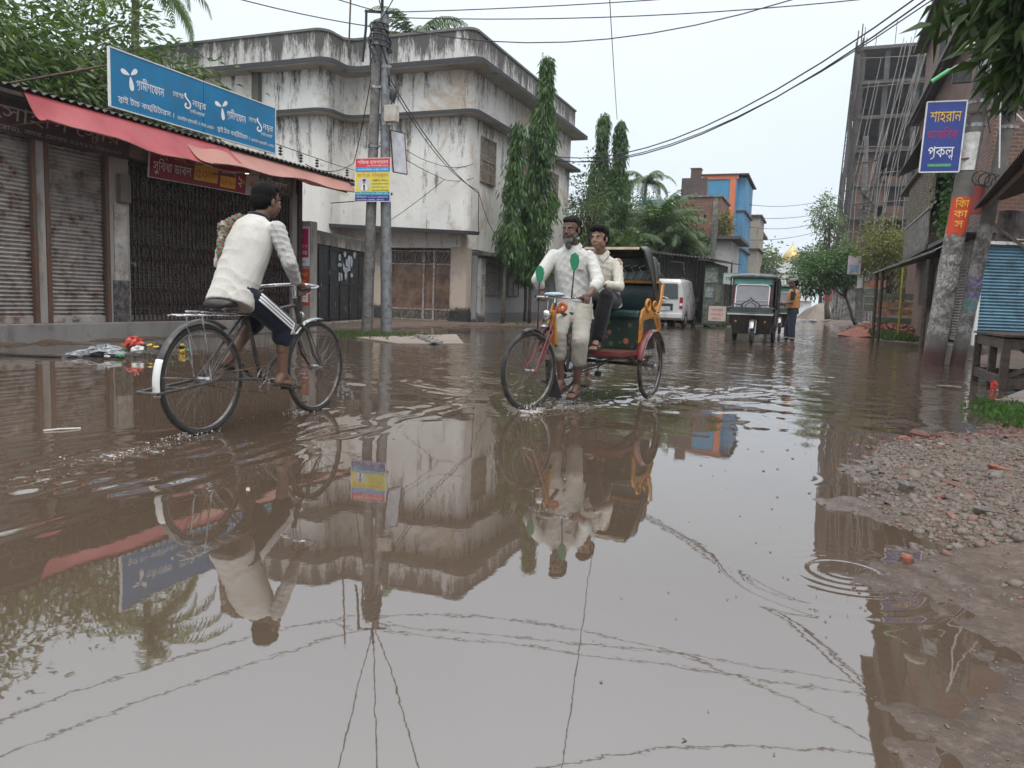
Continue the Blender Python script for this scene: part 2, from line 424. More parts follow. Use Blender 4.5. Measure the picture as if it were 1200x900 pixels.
def crown_points(c, r, nclump, per, spread, seed=0, hollow=.55):
    g = np.random.default_rng(seed); c = np.array(c); r = np.array(r)
    d = g.normal(0, 1, (nclump, 3)); d /= np.linalg.norm(d, axis=1, keepdims=True)
    rad = g.uniform(0, 1.0, (nclump, 1))**(hollow*.8)*(1+.18*np.sin(d[:, :1]*5+d[:, 1:2]*7+seed)); cc = c+d*r*rad
    sc = g.uniform(.6, 1.4, (nclump, 1))
    p = np.repeat(cc, per, 0)+g.normal(0, 1, (nclump*per, 3))*np.repeat(sc, per, 0)*np.array(spread)
    dirs = p-np.repeat(cc, per, 0)+(p-c)*.25+np.array([0, 0, .1])
    return p, dirs
def tree(name, label, cat, base, top, r0, crowns, leaf, L, Wd, limbs=8, seed=0, droop=.3, group=None):
    """crowns: list of (centre, radii, clumps, leaves per clump, spread)"""
    t = thing(name, label, cat, base, group=group); segs, P, D = [], [], []
    for i, (c, r, nc, per, sp) in enumerate(crowns):
        s, _ = branchy(base, top, r0, limbs, c, r, seed+i); segs += s if i == 0 else s[1:]
        p, d = crown_points(c, r, nc, per, sp, seed+i); P.append(p); D.append(d)
    quad_tubes(segs, 'trunk', M_BARK, t)
    v, f = leaf_cloud(np.concatenate(P), np.concatenate(D), L, Wd, droop)
    raw('crown', v, f, leaf, t); return t
def palm(name, label, base, h, nf, Lf, lean=(0, 0), leaf=None, seed=0, group=None, leaflet=.55, trunk_r=.14, stiff=.5, r_upright=0):
    g = random.Random(seed); t = thing(name, label, 'palm tree', base, group=group); base = Vector(base); top = base+Vector((lean[0], lean[1], h))
    mb = MB(); k = 10
    mb.tube([base.lerp(top, i/k)+Vector((lean[0], lean[1], 0))*.25*math.sin(PI*i/k)*-1 for i in range(k+1)], [trunk_r*(1.3-.5*i/k)*(1+.06*(i % 2)) for i in range(k+1)], 10)
    mb.build('trunk', M_BARK, t, smooth='all')
    vs, fs = [], []
    for i in range(nf):
        a = 2*PI*i/nf*2.4+g.uniform(-.3, .3); el = g.uniform(.05, 1.25) if not r_upright else g.uniform(.6, 1.45)
        L = Lf*g.uniform(.8, 1.1); d = Vector((math.cos(a), math.sin(a), 0)); K = 16; pts = []; p = top.copy(); ang = el
        for q in range(K+1):
            pts.append(p.copy()); p = p+(d*math.cos(ang)+Vector((0, 0, math.sin(ang))))*(L/K); ang -= (1.9-stiff)/K*(1+.5*q/K)
        side = d.cross(Vector((0, 0, 1)))
        n0 = len(vs)
        for q in range(K):       # rachis
            w = .03*(1-q/K)+.006; n1 = len(vs); a_, b_ = pts[q], pts[q+1]
            vs += [a_-side*w, a_+side*w, b_+side*w*.8, b_-side*w*.8]; fs.append((n1, n1+1, n1+2, n1+3))
        for q in range(2*K):
            u = (q+1)/(2*K); pi = min(int(u*K), K-1); pp = pts[pi].lerp(pts[pi+1], u*K-pi); fw = (pts[pi+1]-pts[pi]).normalized()
            ll = leaflet*math.sin(PI*(.12+.85*u))**.6*g.uniform(.8, 1.1)
            for sg in (-1, 1):
                dd = (side*sg*.8+fw*.55+Vector((0, 0, -.55+g.uniform(-.25, .25)))).normalized(); w = fw*.022*Lf/2
                m1 = pp+dd*ll*.5+Vector((0, 0, .04)); tp = pp+dd*ll+Vector((0, 0, -.18*ll)); n1 = len(vs)
                vs += [pp-w, pp+w, m1+w, tp, m1-w]; fs += [(n1, n1+1, n1+2, n1+4), (n1+4, n1+2, n1+3, n1+3)]
    me = bpy.data.meshes.new('crown'); me.from_pydata([tuple(v-base) for v in vs], [], [f if f[2] != f[3] else f[:3] for f in fs]); me.materials.append(leaf)
    o = bpy.data.objects.new('crown', me); COL.objects.link(o); o.parent = t
    return t

# ------------------------------------------------------------------ corrugated sheet between four corners (ridges run from side a to side b)
def corrugated(mb, A, B, C_, D, n, amp, thick=.006, wavy=0):
    """A->B is the eave, D->C_ the ridge; ridges run A->D"""
    A, B, C_, D = map(Vector, (A, B, C_, D)); nrm = (B-A).cross(D-A).normalized()
    def fn(u, v):
        p = A.lerp(B, u).lerp(D.lerp(C_, u), v)
        return p+nrm*amp*math.sin(u*n*2*PI)+nrm*wavy*math.sin(u*5+v*3)
    mb.grid(fn, n*8, 3, nrm*thick)

# ------------------------------------------------------------------ bodies: overlapping tapered solids fused into one continuous skin
def ring(c, ax, ay, n=14):
    c, ax, ay = Vector(c), Vector(ax), Vector(ay); return [c+ax*math.cos(2*PI*j/n)+ay*math.sin(2*PI*j/n) for j in range(n)]
def capsule(mb, a, ra, b, rb, n=12):
    a, b = Vector(a), Vector(b); d = (b-a); L = d.length
    if L < 1e-6: mb.ell(a, (ra, 0, 0), (0, ra, 0), (0, 0, ra), n, 8); return
    d.normalize(); u = d.orthogonal().normalized(); w = d.cross(u); rs = []
    for t in (80, 55, 30, 5): t = math.radians(t); rs.append(ring(a-d*ra*math.sin(t), u*ra*math.cos(t), w*ra*math.cos(t), n))
    for t in (5, 30, 55, 80): t = math.radians(t); rs.append(ring(b+d*rb*math.sin(t), u*rb*math.cos(t), w*rb*math.cos(t), n))
    mb.loft(rs)
def chain(mb, pts, rs, n=12):
    for i in range(len(pts)-1): capsule(mb, pts[i], rs[i], pts[i+1], rs[i+1], n)
def torso(mb, rows, fwd, n=20):
    """rows: (centre, half width, half depth, right vector)"""
    mb.loft([ring(c, Vector(r)*hw, Vector(fwd)*hd, n) for c, hw, hd, r in rows])
def fuse(mb, name, m, parent, voxel=.006, smooth=6, wrinkle=None, seed=0):
    me = bpy.data.meshes.new('tmp'); me.from_pydata([tuple(v) for v in mb.v], [], mb.f)
    b = bmesh.new(); b.from_mesh(me); bmesh.ops.recalc_face_normals(b, faces=b.faces); b.to_mesh(me); b.free()
    o = bpy.data.objects.new('tmp', me); COL.objects.link(o)
    r = o.modifiers.new('r', 'REMESH'); r.mode = 'VOXEL'; r.voxel_size = voxel
    if smooth: s = o.modifiers.new('s', 'SMOOTH'); s.factor = .6; s.iterations = smooth
    dg = bpy.context.evaluated_depsgraph_get(); dg.update()
    out = bpy.data.meshes.new_from_object(o.evaluated_get(dg)); bpy.data.objects.remove(o); bpy.data.meshes.remove(me)
    n = len(out.vertices); co = np.zeros(n*3, np.float32); out.vertices.foreach_get('co', co); co = co.reshape(-1, 3)
    if wrinkle:
        amp, sc = wrinkle; no = np.zeros(n*3, np.float32); out.vertices.foreach_get('normal', no); no = no.reshape(-1, 3)
        g = np.random.default_rng(seed); h = np.zeros(n)
        lo = np.sin(co@g.normal(0, 7, 3)+g.uniform(0, 6))*np.sin(co@g.normal(0, 9, 3)+g.uniform(0, 6))
        for q, ax_ in enumerate(((1, .2, .55), (-.8, .35, .75), (.3, .9, .6), (.9, -.4, .25), (.2, .3, 1.0))):
            k = np.array(ax_)+g.normal(0, .16, 3); k = k/np.linalg.norm(k)*sc*g.uniform(3.0, 6.5); w_ = 1.1*np.sin(co@g.normal(0, 10, 3)+g.uniform(0, 6))
            m_ = np.clip(.5+.9*np.sin(co@g.normal(0, 9, 3)+g.uniform(0, 6)), 0, 1.2); h -= m_*np.abs(np.sin(co@k*.5+w_+g.uniform(0, 6)))**.7*.9-.4
        co = co+no*(h*amp/2.6)[:, None]
    co = co-np.array(root_off(parent), np.float32)
    out.vertices.foreach_set('co', co.ravel().astype(np.float32)); out.update()
    out.polygons.foreach_set('use_smooth', [True]*len(out.polygons)); out.materials.clear(); out.materials.append(m); out.name = name
    ob = bpy.data.objects.new(name, out); COL.objects.link(ob); ob.parent = parent
    return ob
def frame_of(fwd, up=(0, 0, 1)):
    f = Vector(fwd).normalized(); u = Vector(up); r = f.cross(u).normalized(); u = r.cross(f).normalized(); return f, r, u
def head(mb, c, fwd, up, s=1.0):
    """head solids centred at c (middle of the skull), fwd the gaze"""
    f, r, u = frame_of(fwd, up); P = lambda x, y, z: Vector(c)+(r*x+f*y+u*z)*s
    E = lambda x, y, z, a, b, h: mb.ell(P(x, y, z), r*a*s, f*b*s, u*h*s, 16, 12)
    E(0, -.012, .03, .076, .095, .088)             # cranium
    E(0, .03, -.03, .060, .062, .072)              # face
    E(0, .042, -.078, .036, .038, .032)            # chin / jaw
    E(.045, .0, -.05, .02, .04, .045); E(-.045, .0, -.05, .02, .04, .045)
    E(0, .077, .022, .050, .012, .010)             # brow
    E(.038, .066, -.034, .018, .014, .018); E(-.038, .066, -.034, .018, .014, .018)   # cheekbones
    capsule(mb, P(0, .086, .012), .0085*s, P(0, .108, -.026), .0115*s, 8)             # nose
    E(.012, .094, -.03, .009, .010, .008); E(-.012, .094, -.03, .009, .010, .008)
    E(0, .088, -.054, .024, .012, .007); E(0, .085, -.066, .021, .012, .007)          # lips
    for q in (-1, 1): E(q*.077, -.008, -.012, .009, .020, .032)                       # ears
    return P
def face_bits(c, fwd, up, parent, s=1.0, hairm=None, look=0):
    f, r, u = frame_of(fwd, up); P = lambda x, y, z: Vector(c)+(r*x+f*y+u*z)*s
    eye = mat('eye_white', (.6, .56, .52), .3, var=.05, bmp=0); iris = mat('eye_dark', (.015, .01, .008), .2, bmp=0)
    for q in (-1, 1):
        mb = MB(); mb.m = 0; mb.ell(P(q*.031, .0755, .001), r*.0125*s, f*.009*s, u*.0048*s, 12, 8)
        mb.m = 1; mb.ell(P(q*.031+look, .0815, .001), r*.0062*s, f*.005*s, u*.0052*s, 10, 6); mb.build('eye', [eye, iris], parent, smooth='all')
        mb = MB(); mb.tube([P(q*.014, .092, .017), P(q*.033, .092, .023), P(q*.052, .078, .018)], [.003*s, .0042*s, .002*s], 6); mb.build('eyebrow', hairm, parent, smooth='all')
def grip(mb, wrist, g, axis, out, s=1.0):
    """hand closed round a bar: wrist, grip point, bar direction, out = side of the bar the palm lies on"""
    wrist, g = Vector(wrist), Vector(g); ax = Vector(axis).normalized(); o = Vector(out).normalized(); fw = (g-wrist); fw = (fw-ax*fw.dot(ax)).normalized()
    k = g+o*.026*s
    for q in (-1.5, -.5, .5, 1.5): capsule(mb, wrist+ax*q*.010*s, .021*s, k+ax*q*.020*s, .0125*s, 10)
    for i, q in enumerate((-1.5, -.5, .5, 1.5)):
        L = (.92, 1.05, 1.0, .82)[i]*s; b0 = k+ax*q*.021*s; r_ = .0088*s
        p1 = g+fw*.032*L+o*.018*s+ax*q*.021*s; p2 = g+fw*.030*L-o*.016*s+ax*q*.021*s; p3 = g+fw*.004*s-o*.026*s+ax*q*.020*s
        chain(mb, [b0, p1, p2, p3], [r_*1.15, r_*1.05, r_*.95, r_*.8], 8)
    sg = ax if ax.z > -.2 else -ax
    t0 = wrist.lerp(k, .45)-o*.012*s; chain(mb, [t0, g-fw*.028*s-o*.010*s+ax*.022*s, g-fw*.012*s-o*.030*s+ax*.034*s, g+fw*.010*s-o*.030*s+ax*.036*s], [.0125*s, .0115*s, .010*s, .008*s], 8)
def open_hand(mb, wrist, dirn, palm_n, s=1.0, curl=.5, thumb_side=1):
    w = Vector(wrist); d = Vector(dirn).normalized(); n = Vector(palm_n); n = (n-d*n.dot(d)).normalized(); sd = d.cross(n)*thumb_side
    for q in (-1.5, -.5, .5, 1.5): capsule(mb, w+sd*q*.010*s, .017*s, w+d*.085*s+sd*q*.019*s, .011*s, 10)
    for i, q in enumerate((1.5, .5, -.5, -1.5)):
        L = (.85, 1.0, .95, .75)[i]*s; b0 = w+d*.085*s+sd*q*.020*s; p = b0; a = 0; pts = [p]
        for seg, ln in enumerate((.036, .026, .020)):
            a += curl*(.55, .7, .5)[seg]; p = p+(d*math.cos(a)+n*math.sin(a))*ln*L; pts.append(p)
        chain(mb, pts, [.0098*s, .009*s, .0082*s, .0068*s], 8)
    t0 = w+d*.025*s+sd*.018*s; chain(mb, [t0, t0+d*.03*s+sd*.026*s+n*.012*s, t0+d*.058*s+sd*.034*s+n*.026*s], [.013*s, .011*s, .0085*s], 8)
def foot(mb, ankle, toe_dir, s=1.0, pitch=0):
    a = Vector(ankle); d = Vector(toe_dir).normalized(); sd = d.cross(Vector((0, 0, 1))).normalized(); u = sd.cross(d).normalized()
    heel = a-d*.045*s-u*.055*s; ball = a+d*.12*s-u*.065*s
    capsule(mb, a, .036*s, heel, .030*s); capsule(mb, a+d*.01, .034*s, ball-d*.02, .026*s)
    for q in (-1, 0, 1): capsule(mb, heel+sd*q*.008*s, .024*s, ball+sd*q*.020*s, .019*s)
    for i, q in enumerate((-2, -1, 0, 1, 2)): capsule(mb, ball+sd*q*.016*s, .0105*s, ball+sd*q*.018*s+d*(.055-.004*i)*s-u*.008*s, .0085*s, 8)
    return heel, ball, d, sd, u
# ------------------------------------------------------------------ ground sheet and flood water
def axis(segs):
    out = [segs[0][0]]
    for a, b, s0, s1 in segs:
        x = a
        while x < b-1e-6:
            t = (x-a)/(b-a); x = min(b, x+s0*(s1/s0)**t); out.append(x)
    return np.array(out)
def sdist(px, py, poly):
    """signed distance to a polygon, positive inside"""
    d = np.full(px.shape, 1e9); ins = np.zeros(px.shape, bool); n = len(poly)
    for i in range(n):
        x0, y0 = poly[i]; x1, y1 = poly[(i+1) % n]; ex, ey = x1-x0, y1-y0
        t = np.clip(((px-x0)*ex+(py-y0)*ey)/(ex*ex+ey*ey), 0, 1)
        d = np.minimum(d, np.hypot(px-x0-t*ex, py-y0-t*ey))
        c = ((y0 <= py) & (y1 > py)) | ((y1 <= py) & (y0 > py))
        xi = x0+(py-y0)/(ey if abs(ey) > 1e-9 else 1e-9)*ex; ins ^= c & (px < xi)
    return np.where(ins, d, -d)
def fnoise(x, y, sc, seed, octs=4, aniso=1.0):
    g = np.random.default_rng(seed); h = np.zeros_like(x); a = 1.0; k = 2*PI/sc; tot = 0
    for o in range(octs):
        for q in range(5):
            t = g.uniform(0, PI*2); kx, ky = math.cos(t)*k*aniso*g.uniform(.7, 1.3), math.sin(t)*k*g.uniform(.7, 1.3)
            h += a*np.sin(x*kx+y*ky+g.uniform(0, 6.28)+.8*np.sin(x*ky*.4-y*kx*.4+g.uniform(0, 6)))
        tot += a*2.2; a *= .5; k *= 2.05
    return h/tot
BANK = [(2.9, 9.6), (2.04, 9.05), (1.55, 7.7), (1.2, 7.06), (.65, 6.49), (.33, 5.8), (.22, 5.1), (.24, 4.09), (.35, 3.54), (.40, 3.08), (.38, 2.7), (.34, 2.31), (.30, 1.98), (.27, 1.5), (.5, -3), (9, -3), (9, 9.6)]
YARD = [(2.75, 9.4), (2.62, 11.5), (2.9, 13.5), (3.1, 17.5), (2.9, 22), (3.2, 30), (2.6, 36), (1.7, 43), (1.1, 60), (.5, 80), (.6, 110), (2.2, 400), (200, 400), (200, 9.4)]
LEFT = [(-8.6, 30), (-9.2, 24.5), (-10.6, 23), (-10.9, 16.5), (-11.0, 6), (-11.4, -8), (-60, -8), (-60, 400), (-1.9, 400), (-2.6, 120), (-5, 60), (-6.2, 45), (-7.6, 36)]
def ground_h(x, y):
    h = np.full(x.shape, -.09)+fnoise(x, y, 2.5, 3)*.02
    n1 = fnoise(x, y, .9, 5, 5); n2 = fnoise(x, y, .16, 6, 3)
    sb = sdist(x, y, BANK)+n1*.10
    slope = np.where(y > 3.3, .085, .055)
    hb = np.clip(-.004+sb*slope, -.09, .10)+np.where(sb > -.5, n2*.006+n1*.006, 0)
    h = np.maximum(h, hb)
    sy = sdist(x, y, YARD)+n1*.25
    h = np.maximum(h, np.clip(sy*.22, -.09, .20)+np.clip(y-60, 0, 60)/60*.35*(sy > 0)+n1*.015)
    s2 = sdist(x, y, LEFT)+n1*.3
    h = np.maximum(h, np.clip(s2*.10, -.09, .10)+n1*.015)
    far = np.clip((y-115)/60, 0, 1)      # the road climbs out of the flood
    return np.maximum(h, far*.12-.09)
gx = axis([(-300, -12, 30, .5), (-12, -5, .25, .12), (-5, .1, .1, .04), (.1, 2.4, .022, .022), (2.4, 12, .04, .4), (12, 300, .6, 30)])
gy = axis([(-6, 1.2, .5, .04), (1.2, 7.5, .024, .028), (7.5, 14, .04, .12), (14, 60, .15, .8), (60, 900, 1, 40)])
GX, GY = np.meshgrid(gx, gy, indexing='ij'); GZ = ground_h(GX, GY)
def sheet(name, X, Y, Z, m):
    nx, ny = X.shape; v = np.stack([X.ravel(), Y.ravel(), Z.ravel()], 1)
    i, j = np.meshgrid(np.arange(nx-1), np.arange(ny-1), indexing='ij'); a = (i*ny+j).ravel()
    return raw(name, v, np.stack([a, a+ny, a+ny+1, a+1], 1), m, smooth=True)
# ground material: wet mud, darker and glossy near the waterline, gritty above
m, n, l, b = nodes('wet_mud'); g = n.new('ShaderNodeNewGeometry'); v = g.outputs['Position']
c = mix(n, l, ramp(n, l, noise(n, l, v, 1.6, 8), .35, .7), (.078, .052, .037), (.115, .080, .058))
c = mix(n, l, ramp(n, l, noise(n, l, v, 26, 8, .75), .5, .66), c, (.17, .13, .10))
c = mix(n, l, ramp(n, l, noise(n, l, v, 55, 6, .7), .62, .7), c, (.045, .036, .03))
s = n.new('ShaderNodeSeparateXYZ'); l.new(v, s.inputs[0])
wt = n.new('ShaderNodeMath'); wt.operation = 'MULTIPLY_ADD'; l.new(noise(n, l, v, 5, 7, .7), wt.inputs[0]); wt.inputs[1].default_value = .05; l.new(s.outputs['Z'], wt.inputs[2])
wet = ramp(n, l, wt.outputs[0], .022, .075, (1, 1, 1, 1), (0, 0, 0, 1))
c = mix(n, l, wet, c, mix(n, l, 1.0, c, (.62, .58, .55), 'MULTIPLY'))
l.new(c, b.inputs['Base Color'])
ro = n.new('ShaderNodeMapRange'); ro.inputs['To Min'].default_value = .62; ro.inputs['To Max'].default_value = .16; l.new(wet, ro.inputs['Value']); l.new(ro.outputs[0], b.inputs['Roughness'])
setp(b, spec=.6); bump(n, l, noise(n, l, v, 38, 8, .72), b, .55, .012)
M_MUD = m
ground = sheet('ground', GX, GY, GZ, M_MUD); tag(ground, kind='structure')

# --- water surface
wx = axis([(-120, -11, 12, .35), (-11, -4.9, .22, .05), (-4.9, -2.2, .03, .03), (-2.2, -.12, .032, .03), (-.12, .55, .012, .012), (.55, 1.2, .02, .05), (1.2, 8, .12, .8), (8, 40, 1, 6)])
wy = axis([(-5, 1.2, .6, .03), (1.2, 2.75, .026, .026), (2.75, 3.4, .012, .013), (3.4, 8.2, .024, .03), (8.2, 14, .035, .09), (14, 40, .1, .45), (40, 150, .6, 6)])
WX, WY = np.meshgrid(wx, wy, indexing='ij')
def smooth(a, b, x): t = np.clip((x-a)/(b-a), 0, 1); return t*t*(3-2*t)
def pdist(x, y, P):
    d = np.full(x.shape, 1e9); s = np.zeros(x.shape); acc = 0; tot = sum(math.hypot(P[i+1][0]-P[i][0], P[i+1][1]-P[i][1]) for i in range(len(P)-1))
    for i in range(len(P)-1):
        (x0, y0), (x1, y1) = P[i], P[i+1]; ex, ey = x1-x0, y1-y0; L = math.hypot(ex, ey)
        t = np.clip(((x-x0)*ex+(y-y0)*ey)/(L*L), 0, 1); dx, dy = x-x0-t*ex, y-y0-t*ey; dd = np.hypot(dx, dy); sg = np.sign(ex*dy-ey*dx)
        up = dd < np.abs(d); d = np.where(up, dd*sg, d); s = np.where(up, (acc+t*L)/tot, s); acc += L
    return d, s
WZ = np.zeros_like(WX); FOAM = np.zeros_like(WX)
n_l = fnoise(WX, WY, 1.6, 21, 3)
calm = .35+.65*smooth(4.2, 7.5, WY+n_l*.5)
left_z = smooth(-6.0, -7.5, WX); calm = calm*(1-.55*left_z)
wakez = np.exp(-((WX+3.5)/1.0)**2)*smooth(6.5, 4.5, WY)
amp = calm+.7*wakez
def waves(x, y, lam0, lam1, cnt, slope, seed, bias=0):
    g = np.random.default_rng(seed); h = np.zeros_like(x)
    for i in range(cnt):
        lam = lam0*(lam1/lam0)**g.uniform(0, 1); t = g.uniform(0, 2*PI) if not bias else g.normal(bias, .7); k = 2*PI/lam
        ph = .9*np.sin(x*g.normal(0, 1)*2.1+y*g.normal(0, 1)*2.1+g.uniform(0, 6))
        h += slope/k*np.sin(k*(math.cos(t)*x+math.sin(t)*y)+ph+g.uniform(0, 6))
    return h/math.sqrt(cnt/2)
WZ += amp*waves(WX, WY, .30, 1.3, 26, .0030, 31)
WZ += smooth(5.0, 7.5, WY)*(1-.6*left_z)*smooth(60, 25, WY)*waves(WX, WY, .28, 1.3, 26, .020, 32, PI/2)*(.6+.8*np.clip(n_l+.4, 0, 1.3))
def crest(P, amp_, lam, width, fo=0, fade=(0, 1)):
    global WZ, FOAM
    w = fnoise(WX, WY, .8, int(P[0][1]*100) % 97+1, 3)*.05
    d, s = pdist(WX, WY, P); d = d+w; a = np.sin(PI*np.clip(s, .02, .98))**.6
    br = np.clip(.75+.8*fnoise(WX, WY, .7, 77, 3), 0, 1.5)
    WZ = WZ+amp_*a*br*np.cos(2*PI*d/lam)*np.exp(-(d/width)**2)
    if fo: FOAM = np.maximum(FOAM, fo*.6*a*np.exp(-((d)/(.018))**2)*np.clip(fnoise(WX, WY, .35, 9, 3)*1.6+.5, 0, 1))
# wakes of the two wheels of the bicycle (moving away) spreading to both sides
crest([(-2.75, 1.3), (-2.88, 2.4), (-2.93, 3.6), (-2.93, 4.9), (-2.98, 5.9), (-3.2, 7.2)], .0055, .16, .17, .45)
crest([(-3.42, 1.5), (-3.45, 2.6), (-3.5, 3.4), (-3.62, 4.0)], .0042, .15, .15, .5)
crest([(-3.1, 1.6), (-3.2, 2.8), (-3.3, 3.9), (-3.45, 4.9), (-3.6, 5.3)], .0035, .14, .14, .4)
crest([(-4.6, 1.6), (-4.3, 2.9), (-3.95, 4.2), (-3.75, 5.2)], .004, .17, .15, .3)
crest([(-3.9, 1.5), (-3.85, 2.6), (-3.75, 3.7)], .004, .14, .12, .4)
crest([(-2.2, 7.9), (-2.6, 7.2), (-3.2, 6.9), (-4.0, 7.3), (-4.6, 8.2)], .006, .16, .2, .0)
crest([(-2.0, 8.8), (-2.7, 8.2), (-3.5, 8.1), (-4.3, 8.8)], .006, .17, .2, .0)
# bow waves of the rickshaw
crest([(-1.2, 9.8), (-1.55, 8.0), (-1.95, 6.4), (-2.19, 5.9), (-2.5, 6.4), (-2.95, 7.6), (-3.5, 9.6)], .010, .17, .16, .9)
crest([(-.6, 9.8), (-1.1, 8.2), (-1.5, 7.35), (-1.7, 7.6)], .010, .15, .15, 1.0)
crest([(.3, 10.5), (-.5, 8.8), (-1.1, 7.9), (-1.45, 7.5)], .008, .18, .18, .4)
def ringw(c, r0, r1, lam, a, sq=1.0):
    global WZ
    r = np.hypot(WX-c[0], WY-c[1]); WZ = WZ+a*np.cos(2*PI*(r-r0)/lam)*np.exp(-((r-(r0+r1)/2)/((r1-r0)/2))**4)*smooth(.7, -.2, (WY-c[1])/r1*.5)
ringw((.17, 2.98), .09, .27, .055, .00045)
ringw((.14, 2.92), .30, .46, .11, .0006)
ringw((-.1, 4.6), .08, .3, .07, .0004)
# churned water behind the wheels
for (cx, cy, rx, ry, f) in ((-3.69, 3.85, .11, .26, .6), (-3.70, 5.05, .10, .25, .5), (-2.2, 6.12, .14, .22, .9), (-2.0, 6.7, .4, .5, .55), (-1.5, 7.7, .18, .3, .75), (-2.45, 7.9, .25, .4, .6), (-1.2, 8.4, .8, .9, .35), (-3.6, 3.2, .2, .6, .5), (-3.5, 2.4, .35, .7, .35)):
    q = np.exp(-(((WX-cx)/rx)**2+((WY-cy)/ry)**2)); FOAM = np.maximum(FOAM, f*.75*q); WZ += q*waves(WX, WY, .07, .22, 14, .11, 41+int(cx*10) % 7)
WZ = WZ*smooth(110, 60, WY)
WZ -= 0.0
# no water sheet where the ground stands well above it
m, n, l, b = nodes('flood_water'); g = n.new('ShaderNodeNewGeometry'); v = g.outputs['Position']
c = mix(n, l, ramp(n, l, noise(n, l, v, .5, 4), .3, .7), (.068, .048, .034), (.084, .060, .043))
at = n.new('ShaderNodeAttribute'); at.attribute_name = 'foam'
fz = noise(n, l, v, 34, 8, .75)
fa = n.new('ShaderNodeMath'); fa.operation = 'MULTIPLY_ADD'; l.new(at.outputs['Fac'], fa.inputs[0]); fa.inputs[1].default_value = .55; l.new(fz, fa.inputs[2])
fm = ramp(n, l, fa.outputs[0], .70, .86)
fcl = n.new('ShaderNodeMath'); fcl.operation = 'MULTIPLY'; l.new(fm, fcl.inputs[0]); l.new(ramp(n, l, at.outputs['Fac'], .05, .2), fcl.inputs[1])
c = mix(n, l, fcl.outputs[0], c, (.55, .50, .46)); l.new(c, b.inputs['Base Color'])
rr = n.new('ShaderNodeMapRange'); rr.inputs['To Min'].default_value = .018; rr.inputs['To Max'].default_value = .5; l.new(fcl.outputs[0], rr.inputs['Value']); l.new(rr.outputs[0], b.inputs['Roughness'])
setp(b, ior=2.4, spec=.5)
s = n.new('ShaderNodeSeparateXYZ'); l.new(v, s.inputs[0])
mk = n.new('ShaderNodeMapRange'); mk.inputs['From Min'].default_value = 6.5; mk.inputs['From Max'].default_value = 11; l.new(s.outputs['Y'], mk.inputs['Value'])
mk2 = n.new('ShaderNodeMapRange'); mk2.inputs['From Min'].default_value = -8; mk2.inputs['From Max'].default_value = -5.5; mk2.inputs['To Min'].default_value = .3; l.new(s.outputs['X'], mk2.inputs['Value'])
mm = n.new('ShaderNodeMath'); mm.operation = 'MULTIPLY'; l.new(mk.outputs[0], mm.inputs[0]); l.new(mk2.outputs[0], mm.inputs[1])
pn = noise(n, l, v, .35, 3); m3 = n.new('ShaderNodeMath'); m3.operation = 'MULTIPLY'; l.new(mm.outputs[0], m3.inputs[0]); l.new(ramp(n, l, pn, .32, .62, (.25, .25, .25, 1), (1, 1, 1, 1)), m3.inputs[1])
bp = n.new('ShaderNodeBump'); bp.inputs['Distance'].default_value = .030; l.new(noise(n, l, v, 3.4, 3, .55), bp.inputs['Height']); l.new(m3.outputs[0], bp.inputs['Strength'])
bp2 = n.new('ShaderNodeBump'); bp2.inputs['Distance'].default_value = .0006; bp2.inputs['Strength'].default_value = .25; l.new(noise(n, l, v, 11, 3, .5), bp2.inputs['Height']); l.new(bp.outputs[0], bp2.inputs['Normal'])
l.new(bp2.outputs[0], b.inputs['Normal'])
M_WATER = m
water = sheet('water', WX, WY, WZ, M_WATER); tag(water, kind='structure')
fa_ = water.data.attributes.new('foam', 'FLOAT', 'POINT'); fa_.data.foreach_set('value', FOAM.ravel().astype(np.float32))

# --- loose stones of the bank
def stones(name, label, pts, sizes, m, parent=None, flat_=.6, kind='stuff', seed=0):
    g = np.random.default_rng(seed); n_ = len(pts)
    base = np.array([[-1, -1, -1], [1, -1, -1], [1, 1, -1], [-1, 1, -1], [-.75, -.75, 1], [.75, -.75, 1], [.75, .75, 1], [-.75, .75, 1]])
    v = base[None]*(1+g.uniform(-.38, .3, (n_, 8, 3))); v = v*np.stack([g.uniform(.6, 1.4, n_), g.uniform(.5, 1.0, n_), g.uniform(.25, .7, n_)*flat_*1.4], 1)[:, None]
    a = g.uniform(0, 2*PI, n_); tl = g.normal(0, .25, n_); ca, sa, ct, st = np.cos(a), np.sin(a), np.cos(tl), np.sin(tl)
    x, y, z = v[..., 0], v[..., 1], v[..., 2]; x, z = x*ct[:, None]+z*st[:, None], -x*st[:, None]+z*ct[:, None]
    x, y = x*ca[:, None]-y*sa[:, None], x*sa[:, None]+y*ca[:, None]
    v = np.stack([x, y, z], -1)*np.array(sizes)[:, None, None]*.5+np.array(pts)[:, None]
    f = np.array([(0,3,2,1),(4,5,6,7),(0,1,5,4),(1,2,6,5),(2,3,7,6),(3,0,4,7)]); F = (np.arange(n_)[:, None, None]*8+f[None]).reshape(-1, 4)
    o = raw(name, v.reshape(-1, 3), F, m, parent, kind=kind)
    if label: o['label'] = label
    return o
def gh(x, y):
    return ground_h(np.atleast_1d(np.asarray(x, float)), np.atleast_1d(np.asarray(y, float)))
m, n, l, b = nodes('rubble'); g = n.new('ShaderNodeNewGeometry'); r_ = g.outputs['Random Per Island']
cr2 = n.new('ShaderNodeValToRGB'); cr2.color_ramp.interpolation = 'CONSTANT'; el = cr2.color_ramp.elements
el[0].color = (.115, .09, .07, 1); el[1].position = .3; el[1].color = (.120, .094, .074, 1)
for p_, c_ in ((.5, (.072, .055, .043)), (.66, (.15, .122, .098)), (.76, (.14, .075, .055)), (.86, (.17, .065, .045)), (.93, (.06, .048, .04)), (.988, (.27, .24, .21))): q = el.new(p_); q.color = (*c_, 1)
